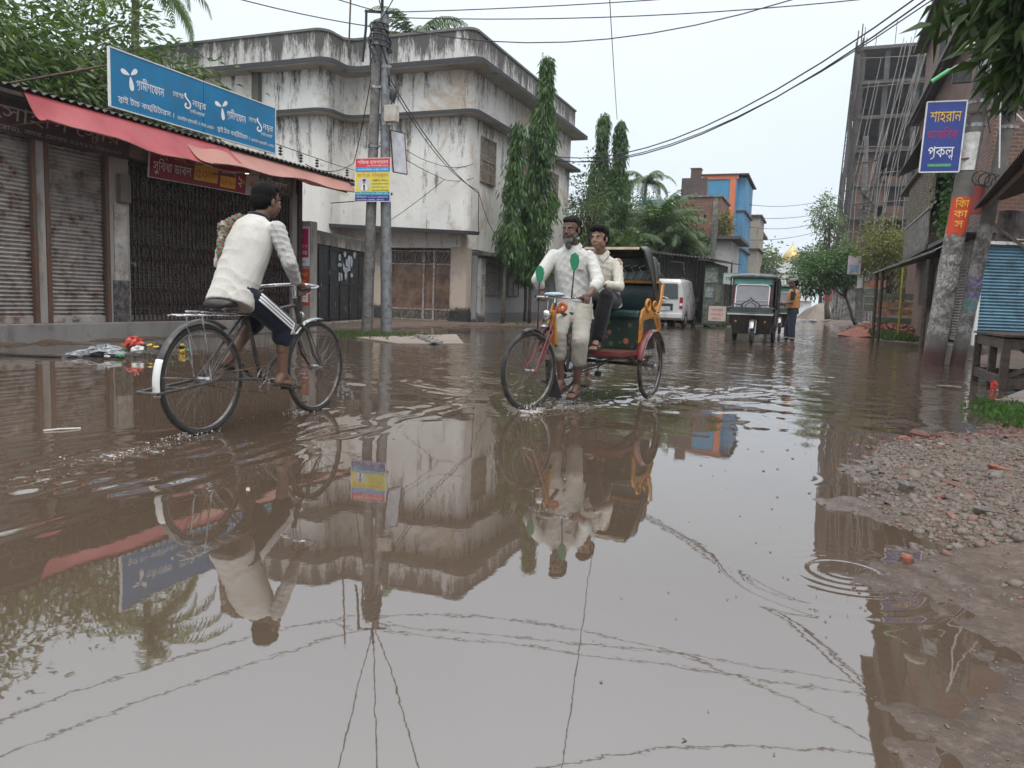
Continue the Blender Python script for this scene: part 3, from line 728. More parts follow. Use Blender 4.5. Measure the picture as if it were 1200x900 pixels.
l.new(r_, cr2.inputs[0]); c = mix(n, l, ramp(n, l, noise(n, l, g.outputs['Position'], 60, 5), .4, .7), cr2.outputs[0], (.14, .11, .09)); l.new(c, b.inputs['Base Color'])
setp(b, rough=.55); bump(n, l, noise(n, l, g.outputs['Position'], 120, 5), b, .5, .004); M_RUBBLE = m
N = 42000
px_ = rng.uniform(.15, 3.2, N); py_ = rng.uniform(2.9, 8.6, N); sd_ = sdist(px_, py_, BANK)
dens = smooth(-.10, .5, sd_)*smooth(3.1, 4.1, py_+fnoise(px_, py_, .8, 8)*.9+.15*px_)*(.6+.9*np.clip(fnoise(px_, py_, .7, 12)+.5, 0, 1))
kp = rng.uniform(0, 1, N) < dens*1.15; px_, py_ = px_[kp], py_[kp]
sz = np.clip(rng.lognormal(-4.2, .55, len(px_)), .005, .075)*np.where(py_ > 6.2, 1.3, 1)
stones('rubble', 'grey and brick red stone rubble spread over the muddy bank', np.stack([px_, py_, gh(px_, py_)+sz*.04], 1), sz, M_RUBBLE, seed=3)
N = 3500
px_ = rng.uniform(.1, 1.7, N); py_ = rng.uniform(1.3, 4.2, N); z_ = gh(px_, py_); kp = (z_ > -.012) & (rng.uniform(0, 1, N) < .4); px_, py_ = px_[kp], py_[kp]
sz = np.clip(rng.lognormal(-5.0, .45, len(px_)), .003, .018)
stones('grit', 'fine grit and pebbles on the wet mud at lower right', np.stack([px_, py_, gh(px_, py_)+.001], 1), sz, M_RUBBLE, seed=4)
# bricks and larger stones one can point at
M_BRICKF = mat('broken_brick', (.27, .085, .05), .75, scale=20, dirt=(.10, .06, .045), bmp=.6, bscale=60)
M_BRICKD = mat('wet_brick', (.16, .055, .038), .5, scale=20, dirt=(.06, .04, .03), bmp=.6, bscale=60)
M_STONE = mat('grey_stone', (.13, .115, .10), .6, scale=20, dirt=(.06, .05, .045), bmp=.6, bscale=60)
N = 5200
bx, by = rng.uniform(.4, 3.2, N), 6.9+rng.normal(0, .35, N); by = by+(bx-.6)*.55; kp = sdist(bx, by, BANK) > .02
stones('brick_rubble', 'band of dark red crushed brick along the far edge of the bank', np.stack([bx, by, gh(bx, by)+.006], 1)[kp], np.clip(rng.lognormal(-3.9, .5, kp.sum()), .008, .07), M_BRICKD, seed=31)
def chunk(name, label, cat, p, s, m, rz, seed, group=None):
    g = random.Random(seed); mb = MB(); x, y = p; z = float(gh(x, y)[0])
    pr = [(math.cos(a)*s[0]*g.uniform(.75, 1.15), math.sin(a)*s[1]*g.uniform(.75, 1.15)) for a in [2*PI*i/8+g.uniform(-.2, .2) for i in range(8)]]
    c_, s_ = math.cos(rz), math.sin(rz); R = lambda a, k: (x+(a[0]*c_-a[1]*s_)*k, y+(a[0]*s_+a[1]*c_)*k)
    tl = g.uniform(-.25, .25)
    mb.loft([[V(*R(a, .9), z-.01+s[2]*.0) for a in pr], [V(*R(a, 1.05), z+s[2]*.55+a[0]*tl) for a in pr], [V(*R(a, .72), z+s[2]*g.uniform(.9, 1.05)+a[0]*tl) for a in pr]])
    return tag(mb.build(name, m, bevel=.003), label, cat, group)
BR = 'pieces of brick and stone lying on the muddy bank'
G2 = lambda x, y: (lambda d: (d.x*(-CAM_H/d.z), d.y*(-CAM_H/d.z)))(ray(x, y))
chunk('brick_fragment', 'wet orange brick fragment alone at the edge of the water', 'brick', G2(1062, 658), (.028, .022, .030), M_BRICKF, .3, 1, BR)
chunk('brick_fragment', 'red brick piece at the top left tip of the rubble', 'brick', G2(1060, 516), (.06, .04, .035), M_BRICKF, .9, 2, BR)
chunk('brick_fragment', 'dark red broken brick with a flat top beside the upper water edge', 'brick', G2(1078, 513), (.075, .05, .05), M_BRICKD, -.3, 3, BR)
chunk('brick_fragment', 'long dark red brick slab nearest the green grass', 'brick', G2(1190, 520), (.14, .05, .025), M_BRICKD, .1, 5, BR)
chunk('brick_fragment', 'orange brown flat brick slab in the middle of the rubble', 'brick', G2(1172, 562), (.085, .045, .02), M_BRICKF, .2, 6, BR)
chunk('brick_fragment', 'thin brown brick shard with a long slanted edge', 'brick', G2(1118, 578), (.075, .03, .02), M_BRICKD, -.5, 7, BR)
chunk('brick_fragment', 'small bright red brick chip among grey gravel', 'brick', G2(1100, 590), (.025, .02, .018), M_BRICKF, .5, 8, BR)
chunk('rock', 'rounded dark grey stone standing alone in wet mud', 'stone', G2(1062, 576), (.045, .03, .04), M_STONE, .2, 9, BR)
chunk('rock', 'dark jagged stone pair near the left tip of the bank', 'stone', G2(1022, 556), (.045, .022, .03), M_STONE, .6, 10, BR)
chunk('rock', 'flat pale brown stone slab in the lower rubble', 'stone', G2(1158, 612), (.07, .045, .02), M_STONE, .4, 11, BR)
# ------------------------------------------------------------------ left: the shop row
UY, UZ, UX = V(0, 1, 0), V(0, 0, 1), V(1, 0, 0)
SX = -11.5
M_SHOPW = plaster('shop_plaster', (.33, .31, .28), amt=.9, tanamt=.3)
M_DARKIN = flat('dark_interior', (.012, .011, .011), .9)
M_SHUT = mat('shutter_grey', (.36, .33, .31), .55, metal=.3, scale=2.5, dirt=(.12, .06, .04), dirtamt=.35, bmp=.1)
M_GRILLE = mat('grille_iron', (.045, .032, .03), .6, metal=.3, dirt=(.10, .05, .03), bmp=.2)
shop = thing('shop_row', 'low old shop row with two grey roller shutters and a dark folding grille', 'shop', (SX, 11.5, 0))
mb = MB(); mb.box((-14.5, 4.0, -.2), (-11.25, 15.15, .30)); mb.build('step', plaster('step_cement', (.22, .205, .19), amt=.9, tan=(.30, .24, .19)), shop, bevel=.012)
mb = MB()                                  # walls, piers and lintel
for y0, y1 in ((4.0, 4.3), (6.35, 6.55), (8.62, 8.80), (9.98, 10.40), (14.98, 15.2)): mb.box((-11.72, y0, .30), (-11.42, y1, 3.2))
mb.box((-11.75, 4.0, 3.2), (-11.45, 15.2, 3.75)); mb.box((-14.5, 4.0, .3), (-14.3, 15.2, 4.1)); mb.box((-14.3, 4.0, .3), (-11.75, 4.2, 3.9)); mb.box((-14.3, 15.0, .3), (-11.75, 15.2, 3.9))
mb.build('wall', M_SHOPW, shop, bevel=.01)
mb = MB(); mb.box((-11.415, 10.02, .30), (-11.40, 10.36, 1.03)); mb.build('painted_plinth', mat('black_plinth', (.03, .03, .032), .7, dirt=(.15, .13, .12)), shop)
mb = MB(); mb.box((-11.413, 10.06, 1.03), (-11.40, 10.33, 2.35)); mb.build('pier_facing', mat('pale_pier', (.42, .39, .36), .7, scale=3, dirt=(.2, .15, .12)), shop)
def shutter(y0, y1, x=SX, z0=.32, z1=3.18, m=M_SHUT, parent=shop, n=44, name='roller_shutter'):
    mb = MB(); prof = []
    for i in range(n*4+1):
        t = i/(n*4); ph = (i % 4)/4; prof.append((z0+(z1-z0)*t, .018*(math.sin(ph*2*PI)+.35*math.sin(ph*4*PI))))
    vs = []
    for z, d in prof: vs += [(x+d, y0, z), (x+d, y1, z)]
    mb.add(vs, [(2*i, 2*i+1, 2*i+3, 2*i+2) for i in range(len(prof)-1)])
    o = mb.build(name, m, parent, fix=False)
    mb = MB(); mb.box((x-.02, y0, z0-.02), (x+.035, y1, z0+.085)); mb.box((x+.02, (y0+y1)/2-.12, z0+.02), (x+.06, (y0+y1)/2+.02, z0+.05)); q = mb.build('bottom_rail', M_SHUT, o, bevel=.004)
    q.parent = o; q.location = -o.location if False else (0, 0, 0)
    return o
for a, b_ in ((4.35, 6.3), (6.6, 8.6), (8.84, 9.9)): shutter(a, b_)
for y in (6.33, 6.57, 8.60, 8.82, 9.93): mb = MB(); mb.box((-11.47, y-.035, .30), (-11.395, y+.035, 3.2)); mb.build('shutter_channel', mat('rusty_channel', (.10, .085, .075), .6, metal=.4, dirt=(.13, .06, .035), dirtamt=.6), shop)
# folding grille in front of a grey shutter deep in shade
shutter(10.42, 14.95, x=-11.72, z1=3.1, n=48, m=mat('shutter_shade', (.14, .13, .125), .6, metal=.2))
mb = MB(); k = 44; YG0, YG1 = 10.44, 14.93
for i in range(k+1):
    y = YG0+(YG1-YG0)*i/k; mb.box((-11.50, y-.014, .32), (-11.475, y+.014, 3.05))
for zc in (.75, 1.55, 2.35):
    for i in range(k):
        y = YG0+(YG1-YG0)*(i+.5)/k; w = (YG1-YG0)/k
        mb.bar((-11.468, y-w*.5, zc-.16), (-11.468, y+w*.5, zc+.16), .006, .022, (1, 0, 0)); mb.bar((-11.462, y-w*.5, zc+.16), (-11.462, y+w*.5, zc-.16), .006, .022, (1, 0, 0))
mb.box((-11.53, YG0, .30), (-11.45, YG1, .33)); mb.box((-11.53, YG0, 3.05), (-11.45, YG1, 3.12))
mb.build('folding_grille', M_GRILLE, shop)
mb = MB(); mb.box((-11.455, 10.40, 1.33), (-11.40, 10.5, 1.37)); mb.ell((-11.40, 10.47, 1.31), (.03, 0, 0), (0, .025, 0), (0, 0, .035)); mb.build('padlock', M_STEEL, shop, smooth=True)
mb = MB(); mb.box((-11.40, 10.12, 2.38), (-11.30, 10.34, 2.86)); mb.build('meter_box', mat('meter_brown', (.13, .11, .09), .6), shop, bevel=.01)
mb = MB(); corrugated(mb, (-10.93, 3.8, 3.74), (-10.93, 17.1, 3.74), (-15.5, 17.1, 4.35), (-15.5, 3.8, 4.35), 88, .022, .008)
mb.build('tin_roof', M_TIND, shop, smooth=True)
mb = MB()
for y in np.arange(4.2, 17.2, 1.6): mb.bar((-11.45, y, 3.72), (-10.98, y, 3.66), .05, .06)
mb.bar((-11.0, 3.9, 3.66), (-11.0, 17.0, 3.66), .05, .06); mb.bar((-11.3, 15.2, 3.5), (-11.3, 17.0, 3.5), .04, .04)
mb.build('eave_rafter', M_WOOD, shop)
mb = MB(); mb.box((-11.5, 15.15, .25), (-11.36, 15.27, 3.6)); mb.build('corner_post', M_GRILLE, shop)
# awnings: sagging cloth
def awning(name, label, y0, y1, xo, z0, z1, m, seed, flap=0):
    def fn(u, v):
        y = y0+(y1-y0)*u; x = -10.96+(xo+10.96)*v
        z = z0+(z1-z0)*v - .10*math.sin(PI*v)*(1+.3*math.sin(u*9+seed)) - .03*math.sin(u*17+seed)*v + .05*math.sin(u*4+seed*2)*v
        if flap: e = max(0, 1-u*5.5); x += -.35*e*v; z += (.12*e-.0)*v
        z += .035*math.sin(u*30+v*5+seed)*v*(1-v)*2
        if flap: z += .07*max(0, math.sin(u*21))*math.exp(-((u-.22)/.12)**2)*math.sin(PI*v)
        y += .10*v*math.sin(seed+1)
        return (x, y, z)
    mb = MB(); mb.grid(fn, 70, 14, (0, 0, .005)); t = thing(name, label, 'awning', (xo, y0, z1)); mb.build('canopy_cloth', m, t, smooth='all')
    mb = MB(); mb.tube([V(*fn(i/14, 1))+V(0, 0, .012) for i in range(15)], .012, 6); mb.tube([V(*fn(0, 1))+V(0, .06, 0), V(-11.42, y0+.06, z0-.45)], .011, 6); mb.tube([V(*fn(1, 1))-V(0, .06, 0), V(-11.42, y1-.06, z0-.5)], .011, 6); mb.build('frame_rod', M_RUST, t)
    return t
def cloth(name, c, c2):
    m, n, l, b = nodes(name); g = n.new('ShaderNodeNewGeometry'); v = g.outputs['Position']
    q = mix(n, l, ramp(n, l, noise(n, l, v, 1.2, 6), .35, .7), c, c2); q = mix(n, l, ramp(n, l, noise(n, l, mapping(n, l, v, (1, 1, 1)), 7, 8, .7), .6, .75), q, tuple(x*.6 for x in c))
    l.new(q, b.inputs['Base Color']); setp(b, rough=.5); tr = n.new('ShaderNodeBsdfTranslucent'); l.new(q, tr.inputs[0])
    ms = n.new('ShaderNodeMixShader'); ms.inputs[0].default_value = .35; l.new(b.outputs[0], ms.inputs[1]); l.new(tr.outputs[0], ms.inputs[2]); l.new(ms.outputs[0], n['Material Output'].inputs[0]); return m
awning('awning', 'bright crimson cloth awning sagging over the roller shutters', 8.15, 12.35, -10.28, 3.70, 3.16, cloth('crimson_cloth', (.38, .045, .055), (.47, .10, .11)), 1.0, 1)
awning('awning', 'faded salmon cloth awning hanging over the folding grille', 11.2, 16.55, -10.22, 3.66, 3.22, cloth('salmon_cloth', (.52, .25, .20), (.44, .19, .15)), 2.6)

# generic flat board on a frame: origin = lower left corner seen from the front
def board(name, label, cat, o, u, v, w, h, face_m, edge_m=None, thick=.04, rows=(), rects=(), group=None, frame=.02):
    o, u, v = Vector(o), Vector(u).normalized(), Vector(v).normalized(); nrm = u.cross(v).normalized()
    t = thing(name, label, cat, o, group=group)
    mb = MB(); mb.obox(o+u*w/2+v*h/2-nrm*thick/2, u*w/2, v*h/2, nrm*thick/2); mb.build('panel', face_m, t, bevel=.002)
    if frame:
        mb = MB()
        for a, b_ in (((0, 0), (w, 0)), ((w, 0), (w, h)), ((w, h), (0, h)), ((0, h), (0, 0))):
            mb.bar(o+u*a[0]+v*a[1]-nrm*thick*.4, o+u*b_[0]+v*b_[1]-nrm*thick*.4, thick+.012, frame, v if a[1] == b_[1] else u)
        mb.build('frame', edge_m or M_WHITEP, t)
    for i, (x0, y0, x1, y1, m) in enumerate(rects):
        mb = MB(); lift = .0022+.0004*i; mb.add([o+u*a+v*c_+nrm*lift for a, c_ in ((x0, y0), (x1, y0), (x1, y1), (x0, y1))], [(0, 1, 2, 3)]); mb.build('colour_band', m, t, fix=False)
    bym = {}
    for i, (s, x, y, hh, ww, m) in enumerate(rows): bym.setdefault(m.name, (m, MB()))[1]; put_text(bym[m.name][1], s, o+u*x+v*y+nrm*.0065, u, v, hh, ww)
    for m, q in bym.values(): q.build('lettering', m, t, fix=False)
    return t, o, u, v, nrm
INK_W = flat('ink_white', (.75, .75, .74)); INK_Y = flat('ink_yellow', (.72, .45, .03)); INK_R = flat('ink_red', (.55, .03, .06)); INK_G = flat('ink_green', (.03, .33, .14)); INK_K = flat('ink_black', (.02, .02, .025)); INK_B = flat('ink_blue', (.02, .10, .45)); INK_P = flat('ink_pale', (.33, .29, .26)); INK_O = flat('ink_orange', (.62, .25, .03))
P_BLUE = mat('signal_blue', (.008, .165, .34), .45, var=.1, scale=1.5, dirt=(.06, .12, .16), dirtamt=.15, bmp=.03)
def petals(mb, o, u, v, s):
    for a, L, w in ((168, .62, .20), (42, .60, .19), (-82, .80, .22)):
        a = math.radians(a); d = u*math.cos(a)+v*math.sin(a); e2 = v*math.cos(a)-u*math.sin(a); pts = []
        for i in range(20):
            t = 2*PI*i/20; r = (1-math.cos(t))/2; pts.append(o+(d*(.06+r*L)+e2*math.sin(t)*w*(.35+.65*r))*s)
        mb.add(pts, [tuple(range(20))])
t, o, u, v, nr = board('roof_signboard', 'long blue signboard with white petal emblems standing on the shop roof', 'signboard', (-11.42, 10.05, 3.97), UY, UZ, 4.32, .98, P_BLUE, rows=[
    ("গ~ামীণ(".replace('(', '')+"ে".join(['', 'ফা'])+"ন", .55, .44, .22, .62, INK_W), ("েদেশর", 1.38, .52, .13, .26, INK_W), ("১", 1.66, .36, .46, .17, INK_W), ("নম<ব>র", 1.86, .45, .17, .36, INK_W), ("েনটওয়াক^", 1.80, .31, .09, .38, INK_W),
    ("গ~ামীণেফান", 2.80, .44, .22, .56, INK_W), ("েদেশর", 3.45, .52, .13, .24, INK_W), ("১", 3.70, .36, .46, .17, INK_W), ("নম<ব>র", 3.89, .45, .17, .34, INK_W), ("েনটওয়াক^", 3.84, .31, .09, .36, INK_W),
    ("স<ক>াই টাচ কমি<প>উটারস ।", .15, .12, .14, 1.25, INK_W), ("েমাবাইল ব্যাংকিং ও েলাড এখােন", 1.48, .12, .09, .95, INK_W),
    ("স<ক>াই টাচ কমি<প>উটারস ।", 2.52, .12, .13, .95, INK_W), ("েমাবাইল ব্যাংকিং ও েলাড", 3.52, .12, .08, .74, INK_W)])
for q in (.42, 2.66): mb = MB(); petals(mb, o+u*q+v*.62+nr*.007, u, v, .30); mb.build('emblem', INK_W, t, fix=False)
mb = MB(); mb.bar(o+u*2.16+v*.0-nr*.02, o+u*2.16+v*.98-nr*.02, .05, .012, UY); mb.build('joint_strip', flat('joint_blue', (.008, .08, .17)), t)
mb = MB()
for y in (10.3, 12.2, 14.1): mb.tube([V(-11.50, y, 4.75), V(-13.6, y-1.2, 4.12)], .018, 6); mb.tube([V(-11.48, y, 3.7), V(-11.48, y, 4.9)], .02, 6)
mb.build('brace', M_RUST, t)
board('fascia_sign', 'dark maroon fascia sign with faded lettering over the roller shutters', 'signboard', (-11.38, 5.6, 3.14), UY, V(.18, 0, 1), 4.75, .50, mat('dark_maroon', (.05, .014, .016), .6, scale=2, dirt=(.03, .02, .02)), M_BLACK, rows=[
    ("েমসাস^ েসাহাগ েস<ট>ার", 1.0, .20, .30, 3.55, INK_P), ("ে~পাঃ েমাঃ েসাহাগ িময়া (কলেজ েরাড), সদর, েমাবাঃ ০১৭১২-৩৪৫৮৯০".replace('ে~প', 'েপ~'), .6, .05, .09, 4.0, INK_P)])
t, o, u, v, nr = board('promo_banner', 'red promotional banner with white and yellow lettering hung above the grille', 'banner', (-11.30, 10.72, 2.90), V(0, 1, .015), V(.10, 0, 1), 2.88, .52, mat('banner_red', (.25, .012, .035), .5, scale=2, bmp=.02), M_WHITEP, thick=.02, frame=.012,
    rects=[(1.08, .10, 1.70, .42, INK_Y), (1.78, .06, 2.22, .28, INK_Y), (2.52, .0, 2.88, .52, flat('banner_grey', (.42, .40, .38)))],
    rows=[("ি~দগুণ আনন্দ".replace('ি~দ', 'িদ').replace('ন্দ', 'ন<দ>'), .22, .38, .12, .62, INK_Y), ("সুিবধা ডাবল", .08, .14, .24, .92, INK_W), ("৫০", 1.11, .15, .26, .30, INK_R), ("িমিনট", 1.42, .19, .14, .26, INK_R), ("অফার মাত্র".replace('ত্র', 'ত~'), 1.79, .33, .10, .42, INK_W), ("২৪.৯০", 1.80, .11, .17, .40, INK_R), ("২", 2.28, .12, .34, .12, INK_W), ("জিিব".replace('জিিব', 'িজিব'), 2.38, .18, .12, .12, INK_Y)])
mb = MB(); mb.prism([(2.62, .22), (2.70, .18), (2.78, .30), (2.70, .26)], o+nr*.004, u, v, nr*.002); mb.build('emblem', INK_R, t)
board('shop_sign', 'white printed shop sign strip half hidden behind the faded awning', 'signboard', (-11.35, 12.35, 3.10), UY, V(.12, 0, 1), 2.5, .42, mat('sign_grime', (.17, .16, .15), .5, scale=3, dirt=(.04, .035, .03)), M_BLACK, thick=.03,
    rects=[(.05, .08, .55, .38, INK_W)], rows=[("১", .12, .10, .26, .09, INK_R), ("িব", .26, .12, .22, .22, INK_B), ("ফ্লেক্সিলোড ও িবকাশ".replace('ফ্লেক্সিলোড', 'েলাড'), .7, .14, .16, 1.6, INK_W)])
t = thing('bulb_lamp', 'small lit bulb glowing under the awning above the red banner', 'lamp', (-11.0, 12.95, 3.33))
me_, n_, l_, b_ = nodes('lit_bulb'); b_.inputs['Emission Color'].default_value = (1, .9, .75, 1); b_.inputs['Emission Strength'].default_value = 1.6
mb = MB(); mb.ell((-11.0, 12.95, 3.33), (.045, 0, 0), (0, .045, 0), (0, 0, .055)); mb.build('bulb', me_, t, smooth='all')
mb = MB(); mb.tube([(-11.0, 12.95, 3.37), (-11.0, 12.95, 3.6)], .012, 6); mb.build('holder', M_BLACK, t)
# string of insulators on a wire beside the roof
t = thing('insulator_string', 'string of small dark insulator bulbs along a wire in front of the white house', 'insulator string', (-11.9, 15.5, 4.6))
mb = MB(); pts = [V(-11.6, 14.4, 4.25), V(-12.0, 16.2, 4.32), V(-12.6, 18.6, 4.45), V(-13.4, 21.5, 4.7)]; mb.tube(pts, .010, 6); mb.build('wire', M_CABLE, t)
for k, p in enumerate((V(-11.7, 14.9, 4.27), V(-11.95, 16.0, 4.31), V(-12.2, 17.0, 4.37), V(-12.75, 19.2, 4.5))):
    mb = MB()
    for q in range(3): mb.ell(p-V(0, 0, .06+q*.07), (.05, 0, 0), (0, .05, 0), (0, 0, .028), 10, 6)
    mb.tube([p, p-V(0, 0, .24)], .012, 6); mb.build('insulator', M_BLACK, t, smooth=True)

# ------------------------------------------------------------------ boundary wall with black sheet gate
wd = (V(-12.85, 20.9, 0)-V(-11.65, 15.5, 0)); wl_ = wd.length; wd.normalize(); wn_ = V(wd.y, -wd.x, 0)
bw = thing('boundary_wall', 'weathered boundary wall with a black sheet metal gate beside the shops', 'wall', (-11.65, 15.5, 0))
mb = MB(); o = V(-11.65, 15.5, 0)
mb.obox(o+wd*wl_/2-wn_*.15+UZ*2.34, wd*wl_/2, wn_*.17, UZ*.17); mb.obox(o+wd*.28-wn_*.15+UZ*1.05, wd*.28, wn_*.15, UZ*1.12); mb.obox(o+wd*(wl_-.14)-wn_*.15+UZ*1.05, wd*.14, wn_*.15, UZ*1.12)
mb.obox(o+wd*wl_/2-wn_*.12+UZ*.02, wd*(wl_/2-.02), wn_*.12, UZ*.14)
mb.build('masonry', plaster('wall_cap', (.34, .29, .24), amt=1.4, tan=(.22, .17, .13), tanamt=.9, top=(2.0, 2.6)), bw, bevel=.015)
M_GATEB = mat('gate_black', (.028, .029, .032), .5, metal=.2, scale=2.5, dirt=(.12, .11, .10), dirtamt=.22, bmp=.15)
gate = MB()
for i in range(6):
    a, b_ = .58+i*.74, .58+(i+1)*.74
    gate.obox(o+wd*(a+b_)/2+UZ*1.16-wn_*(.06+.006*(i % 2)), wd*.36, wn_*.012, UZ*.99)
    gate.obox(o+wd*a+UZ*1.16-wn_*.04, wd*.02, wn_*.02, UZ*.99)
for z in (.25, 1.2, 2.1): gate.obox(o+wd*(.58+2.22)+UZ*z-wn_*.043, wd*2.2, wn_*.014, UZ*.02)
gate.build('gate_sheet', M_GATEB, bw)
mb = MB(); R = random.Random(5)
for k in range(16):
    a = R.uniform(2.7, 3.9); z = R.uniform(1.35, 2.08); w = R.uniform(.05, .17); h = R.uniform(.05, .15)
    mb.prism([(math.cos(q*.7)*w*R.uniform(.7, 1.2), math.sin(q*.7)*h*R.uniform(.6, 1.2)) for q in range(9)], o+wd*a+UZ*z-wn_*.022, wd, UZ, wn_*.002)
mb.build('torn_paper', mat('torn_poster', (.42, .44, .45), .7, scale=9, dirt=(.15, .35, .5), dirtamt=.3), bw)
mb = MB()
for k in range(7): a = R.uniform(.9, 4.6); z = R.uniform(.4, 1.5); mb.prism([(0, 0), (.02, .01), (.03, .10), (.0, .12)], o+wd*a+UZ*z-wn_*.020, wd, UZ, wn_*.002)
mb.build('scratch', flat('scratch_pale', (.35, .35, .34)), bw)
# posters on the gate pier
PK = mat('poster_pink', (.50, .02, .12), .5, bmp=.02)
mb = MB(); mb.box((-11.80, 15.34, -.05), (-11.17, 15.60, 2.60)); mb.build('end_pier', plaster('pier_grey', (.36, .33, .30), amt=.9, tan=(.24, .19, .15), tanamt=.5), bw, bevel=.012)
po = V(-11.66, 15.335, 0); pu = V(1, 0, 0)
t, q, u, v, nr = board('poster', 'upper pink poster with a cartoonish figure pasted on the wall pier', 'poster', po+UZ*1.55, pu, UZ, .46, .92, INK_W, thick=.006, frame=0, rects=[(.03, .20, .43, .88, PK)], rows=[("িবকাশ", .06, .42, .12, .34, INK_Y), ("অফার", .08, .26, .14, .32, INK_W), ("িবকাশ", .14, .06, .08, .22, INK_K)], group='posters on the wall pier')
mb = MB(); mb.ell(q+u*.22+v*.72+nr*.004, u*.075, v*.085, nr*.002, 16, 6); mb.build('figure_hair', flat('poster_brown', (.08, .03, .02)), t)
mb = MB(); mb.ell(q+u*.225+v*.70+nr*.006, u*.05, v*.06, nr*.002, 16, 6); mb.build('figure_face', flat('poster_skin', (.45, .25, .16)), t)
mb = MB(); mb.prism([(.08, .36), (.20, .36), (.25, .62), (.16, .64), (.06, .56)], q+nr*.003, u, v, nr*.001); mb.build('figure_coat', flat('poster_teal', (.05, .20, .24)), t)
board('poster', 'lower red and yellow poster with white lettering pasted on the wall pier', 'poster', po+UZ*.62, pu, UZ, .46, .86, flat('poster_red', (.50, .06, .03)), thick=.006, frame=0, rects=[(.03, .33, .43, .52, PK), (.03, .08, .43, .28, INK_W)], rows=[("িরচাজ^", .05, .68, .13, .36, INK_Y), ("১০০", .08, .54, .11, .28, INK_Y), ("অফার িমিনট", .05, .37, .12, .36, INK_W), ("িবকাশ", .07, .13, .10, .3, PK)], group='posters on the wall pier')

# ------------------------------------------------------------------ the white house
house = thing('white_house', 'large mouldy white two storey house with rounded black edged cornices', 'house', (-11.2, 24.2, 0))
M_WALL = plaster('lime_white', (.70, .68, .64), amt=.62, tan=(.46, .36, .27), tanamt=.85, base2=(.60, .57, .53))
M_PARA = plaster('parapet_white', (.60, .58, .55), amt=.9, tanamt=0, top=(8.4, 9.9))
M_LEDGE = plaster('ledge_black', (.05, .05, .052), amt=.2, tanamt=0)
def outline(ex):     # plan of the house, front block steps back at the inner corner; ex = how far a ledge stands out
    P = [(-40, 22.7-ex), (-16.05+ex-.45, 22.7-ex)]
    for i in range(6): a = -PI/2+PI/2*i/5; P.append((-16.05+ex-.45+.45*math.cos(a), 22.7-ex+.45+.45*math.sin(a)))
    r = .5
    P.append((-16.05+ex, 24.0-ex-r*.6))
    for i in range(1, 5): a = PI-PI/2*i/5*-1*-1; P.append((-16.05+ex+r*(1-math.cos(PI/2*i/5)), 24.0-ex-r*.6+r*.6*math.sin(PI/2*i/5)))
    P.append((-11.15+ex-.35, 24.0-ex))
    for i in range(1, 6): a = -PI/2+PI/2*i/5; P.append((-11.15+ex-.35+.35*math.cos(a), 24.0-ex+.35+.35*math.sin(a)))
    P += [(-11.15+ex, 35.2+ex), (-40, 35.2+ex)]
    return P
def slab_(mb, ex, z0, z1):
    P = outline(ex); mb.loft([[V(x, y, z0) for x, y in P], [V(x, y, z1) for x, y in P]])
WP = dict(amt=.22, tan=(.52, .43, .34), tanamt=.85, base2=(.64, .61, .57), topk=-.02)
mb = MB(); slab_(mb, 0, 2.6, 6.98); mb.build('wall', plaster('lime_white_low', (.76, .74, .70), top=(4.6, 7.2), **WP), house)
mb = MB(); slab_(mb, 0, 7.10, 8.50); mb.build('upper_wall', plaster('lime_white_up', (.76, .74, .70), top=(7.2, 8.7), **WP), house)
mb = MB(); P = [(-40, 24.4), (-14.8, 24.4), (-14.8, 25.6), (-11.75, 25.6), (-11.75, 24.0), (-11.20, 24.0), (-11.20, 35.2), (-40, 35.2)]
mb.loft([[V(x, y, 0) for x, y in P], [V(x, y, 2.6) for x, y in P]]); mb.build('ground_floor_wall', plaster('porch_wall', (.44, .38, .33), amt=.5, tanamt=.5, foot=.55), house)
mb = MB(); slab_(mb, .12, 8.66, 9.68); mb.build('parapet', M_PARA, house)
mb = MB(); slab_(mb, .16, 9.68, 9.76); mb.build('parapet_cap', plaster('cap_dark', (.16, .15, .14), amt=.8, tanamt=0), house)
mb = MB(); slab_(mb, .62, 8.50, 8.66); mb.build('cornice', [M_LEDGE], house)
mb = MB(); slab_(mb, .40, 6.98, 7.10); mb.build('cornice', [M_LEDGE], house)
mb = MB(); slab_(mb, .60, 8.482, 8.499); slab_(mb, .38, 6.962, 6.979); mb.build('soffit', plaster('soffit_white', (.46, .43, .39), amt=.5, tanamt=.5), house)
mb = MB(); mb.box((-11.5, 35.1, 9.7), (-10.7, 36.0, 8.5)); 
mb2 = MB(); mb2.box((-18.9, 22.50, 7.11), (-18.62, 22.69, 8.48)); mb2.build('mould_stained_pipe', plaster('mould_strip', (.12, .115, .09), amt=1, tanamt=0), house)
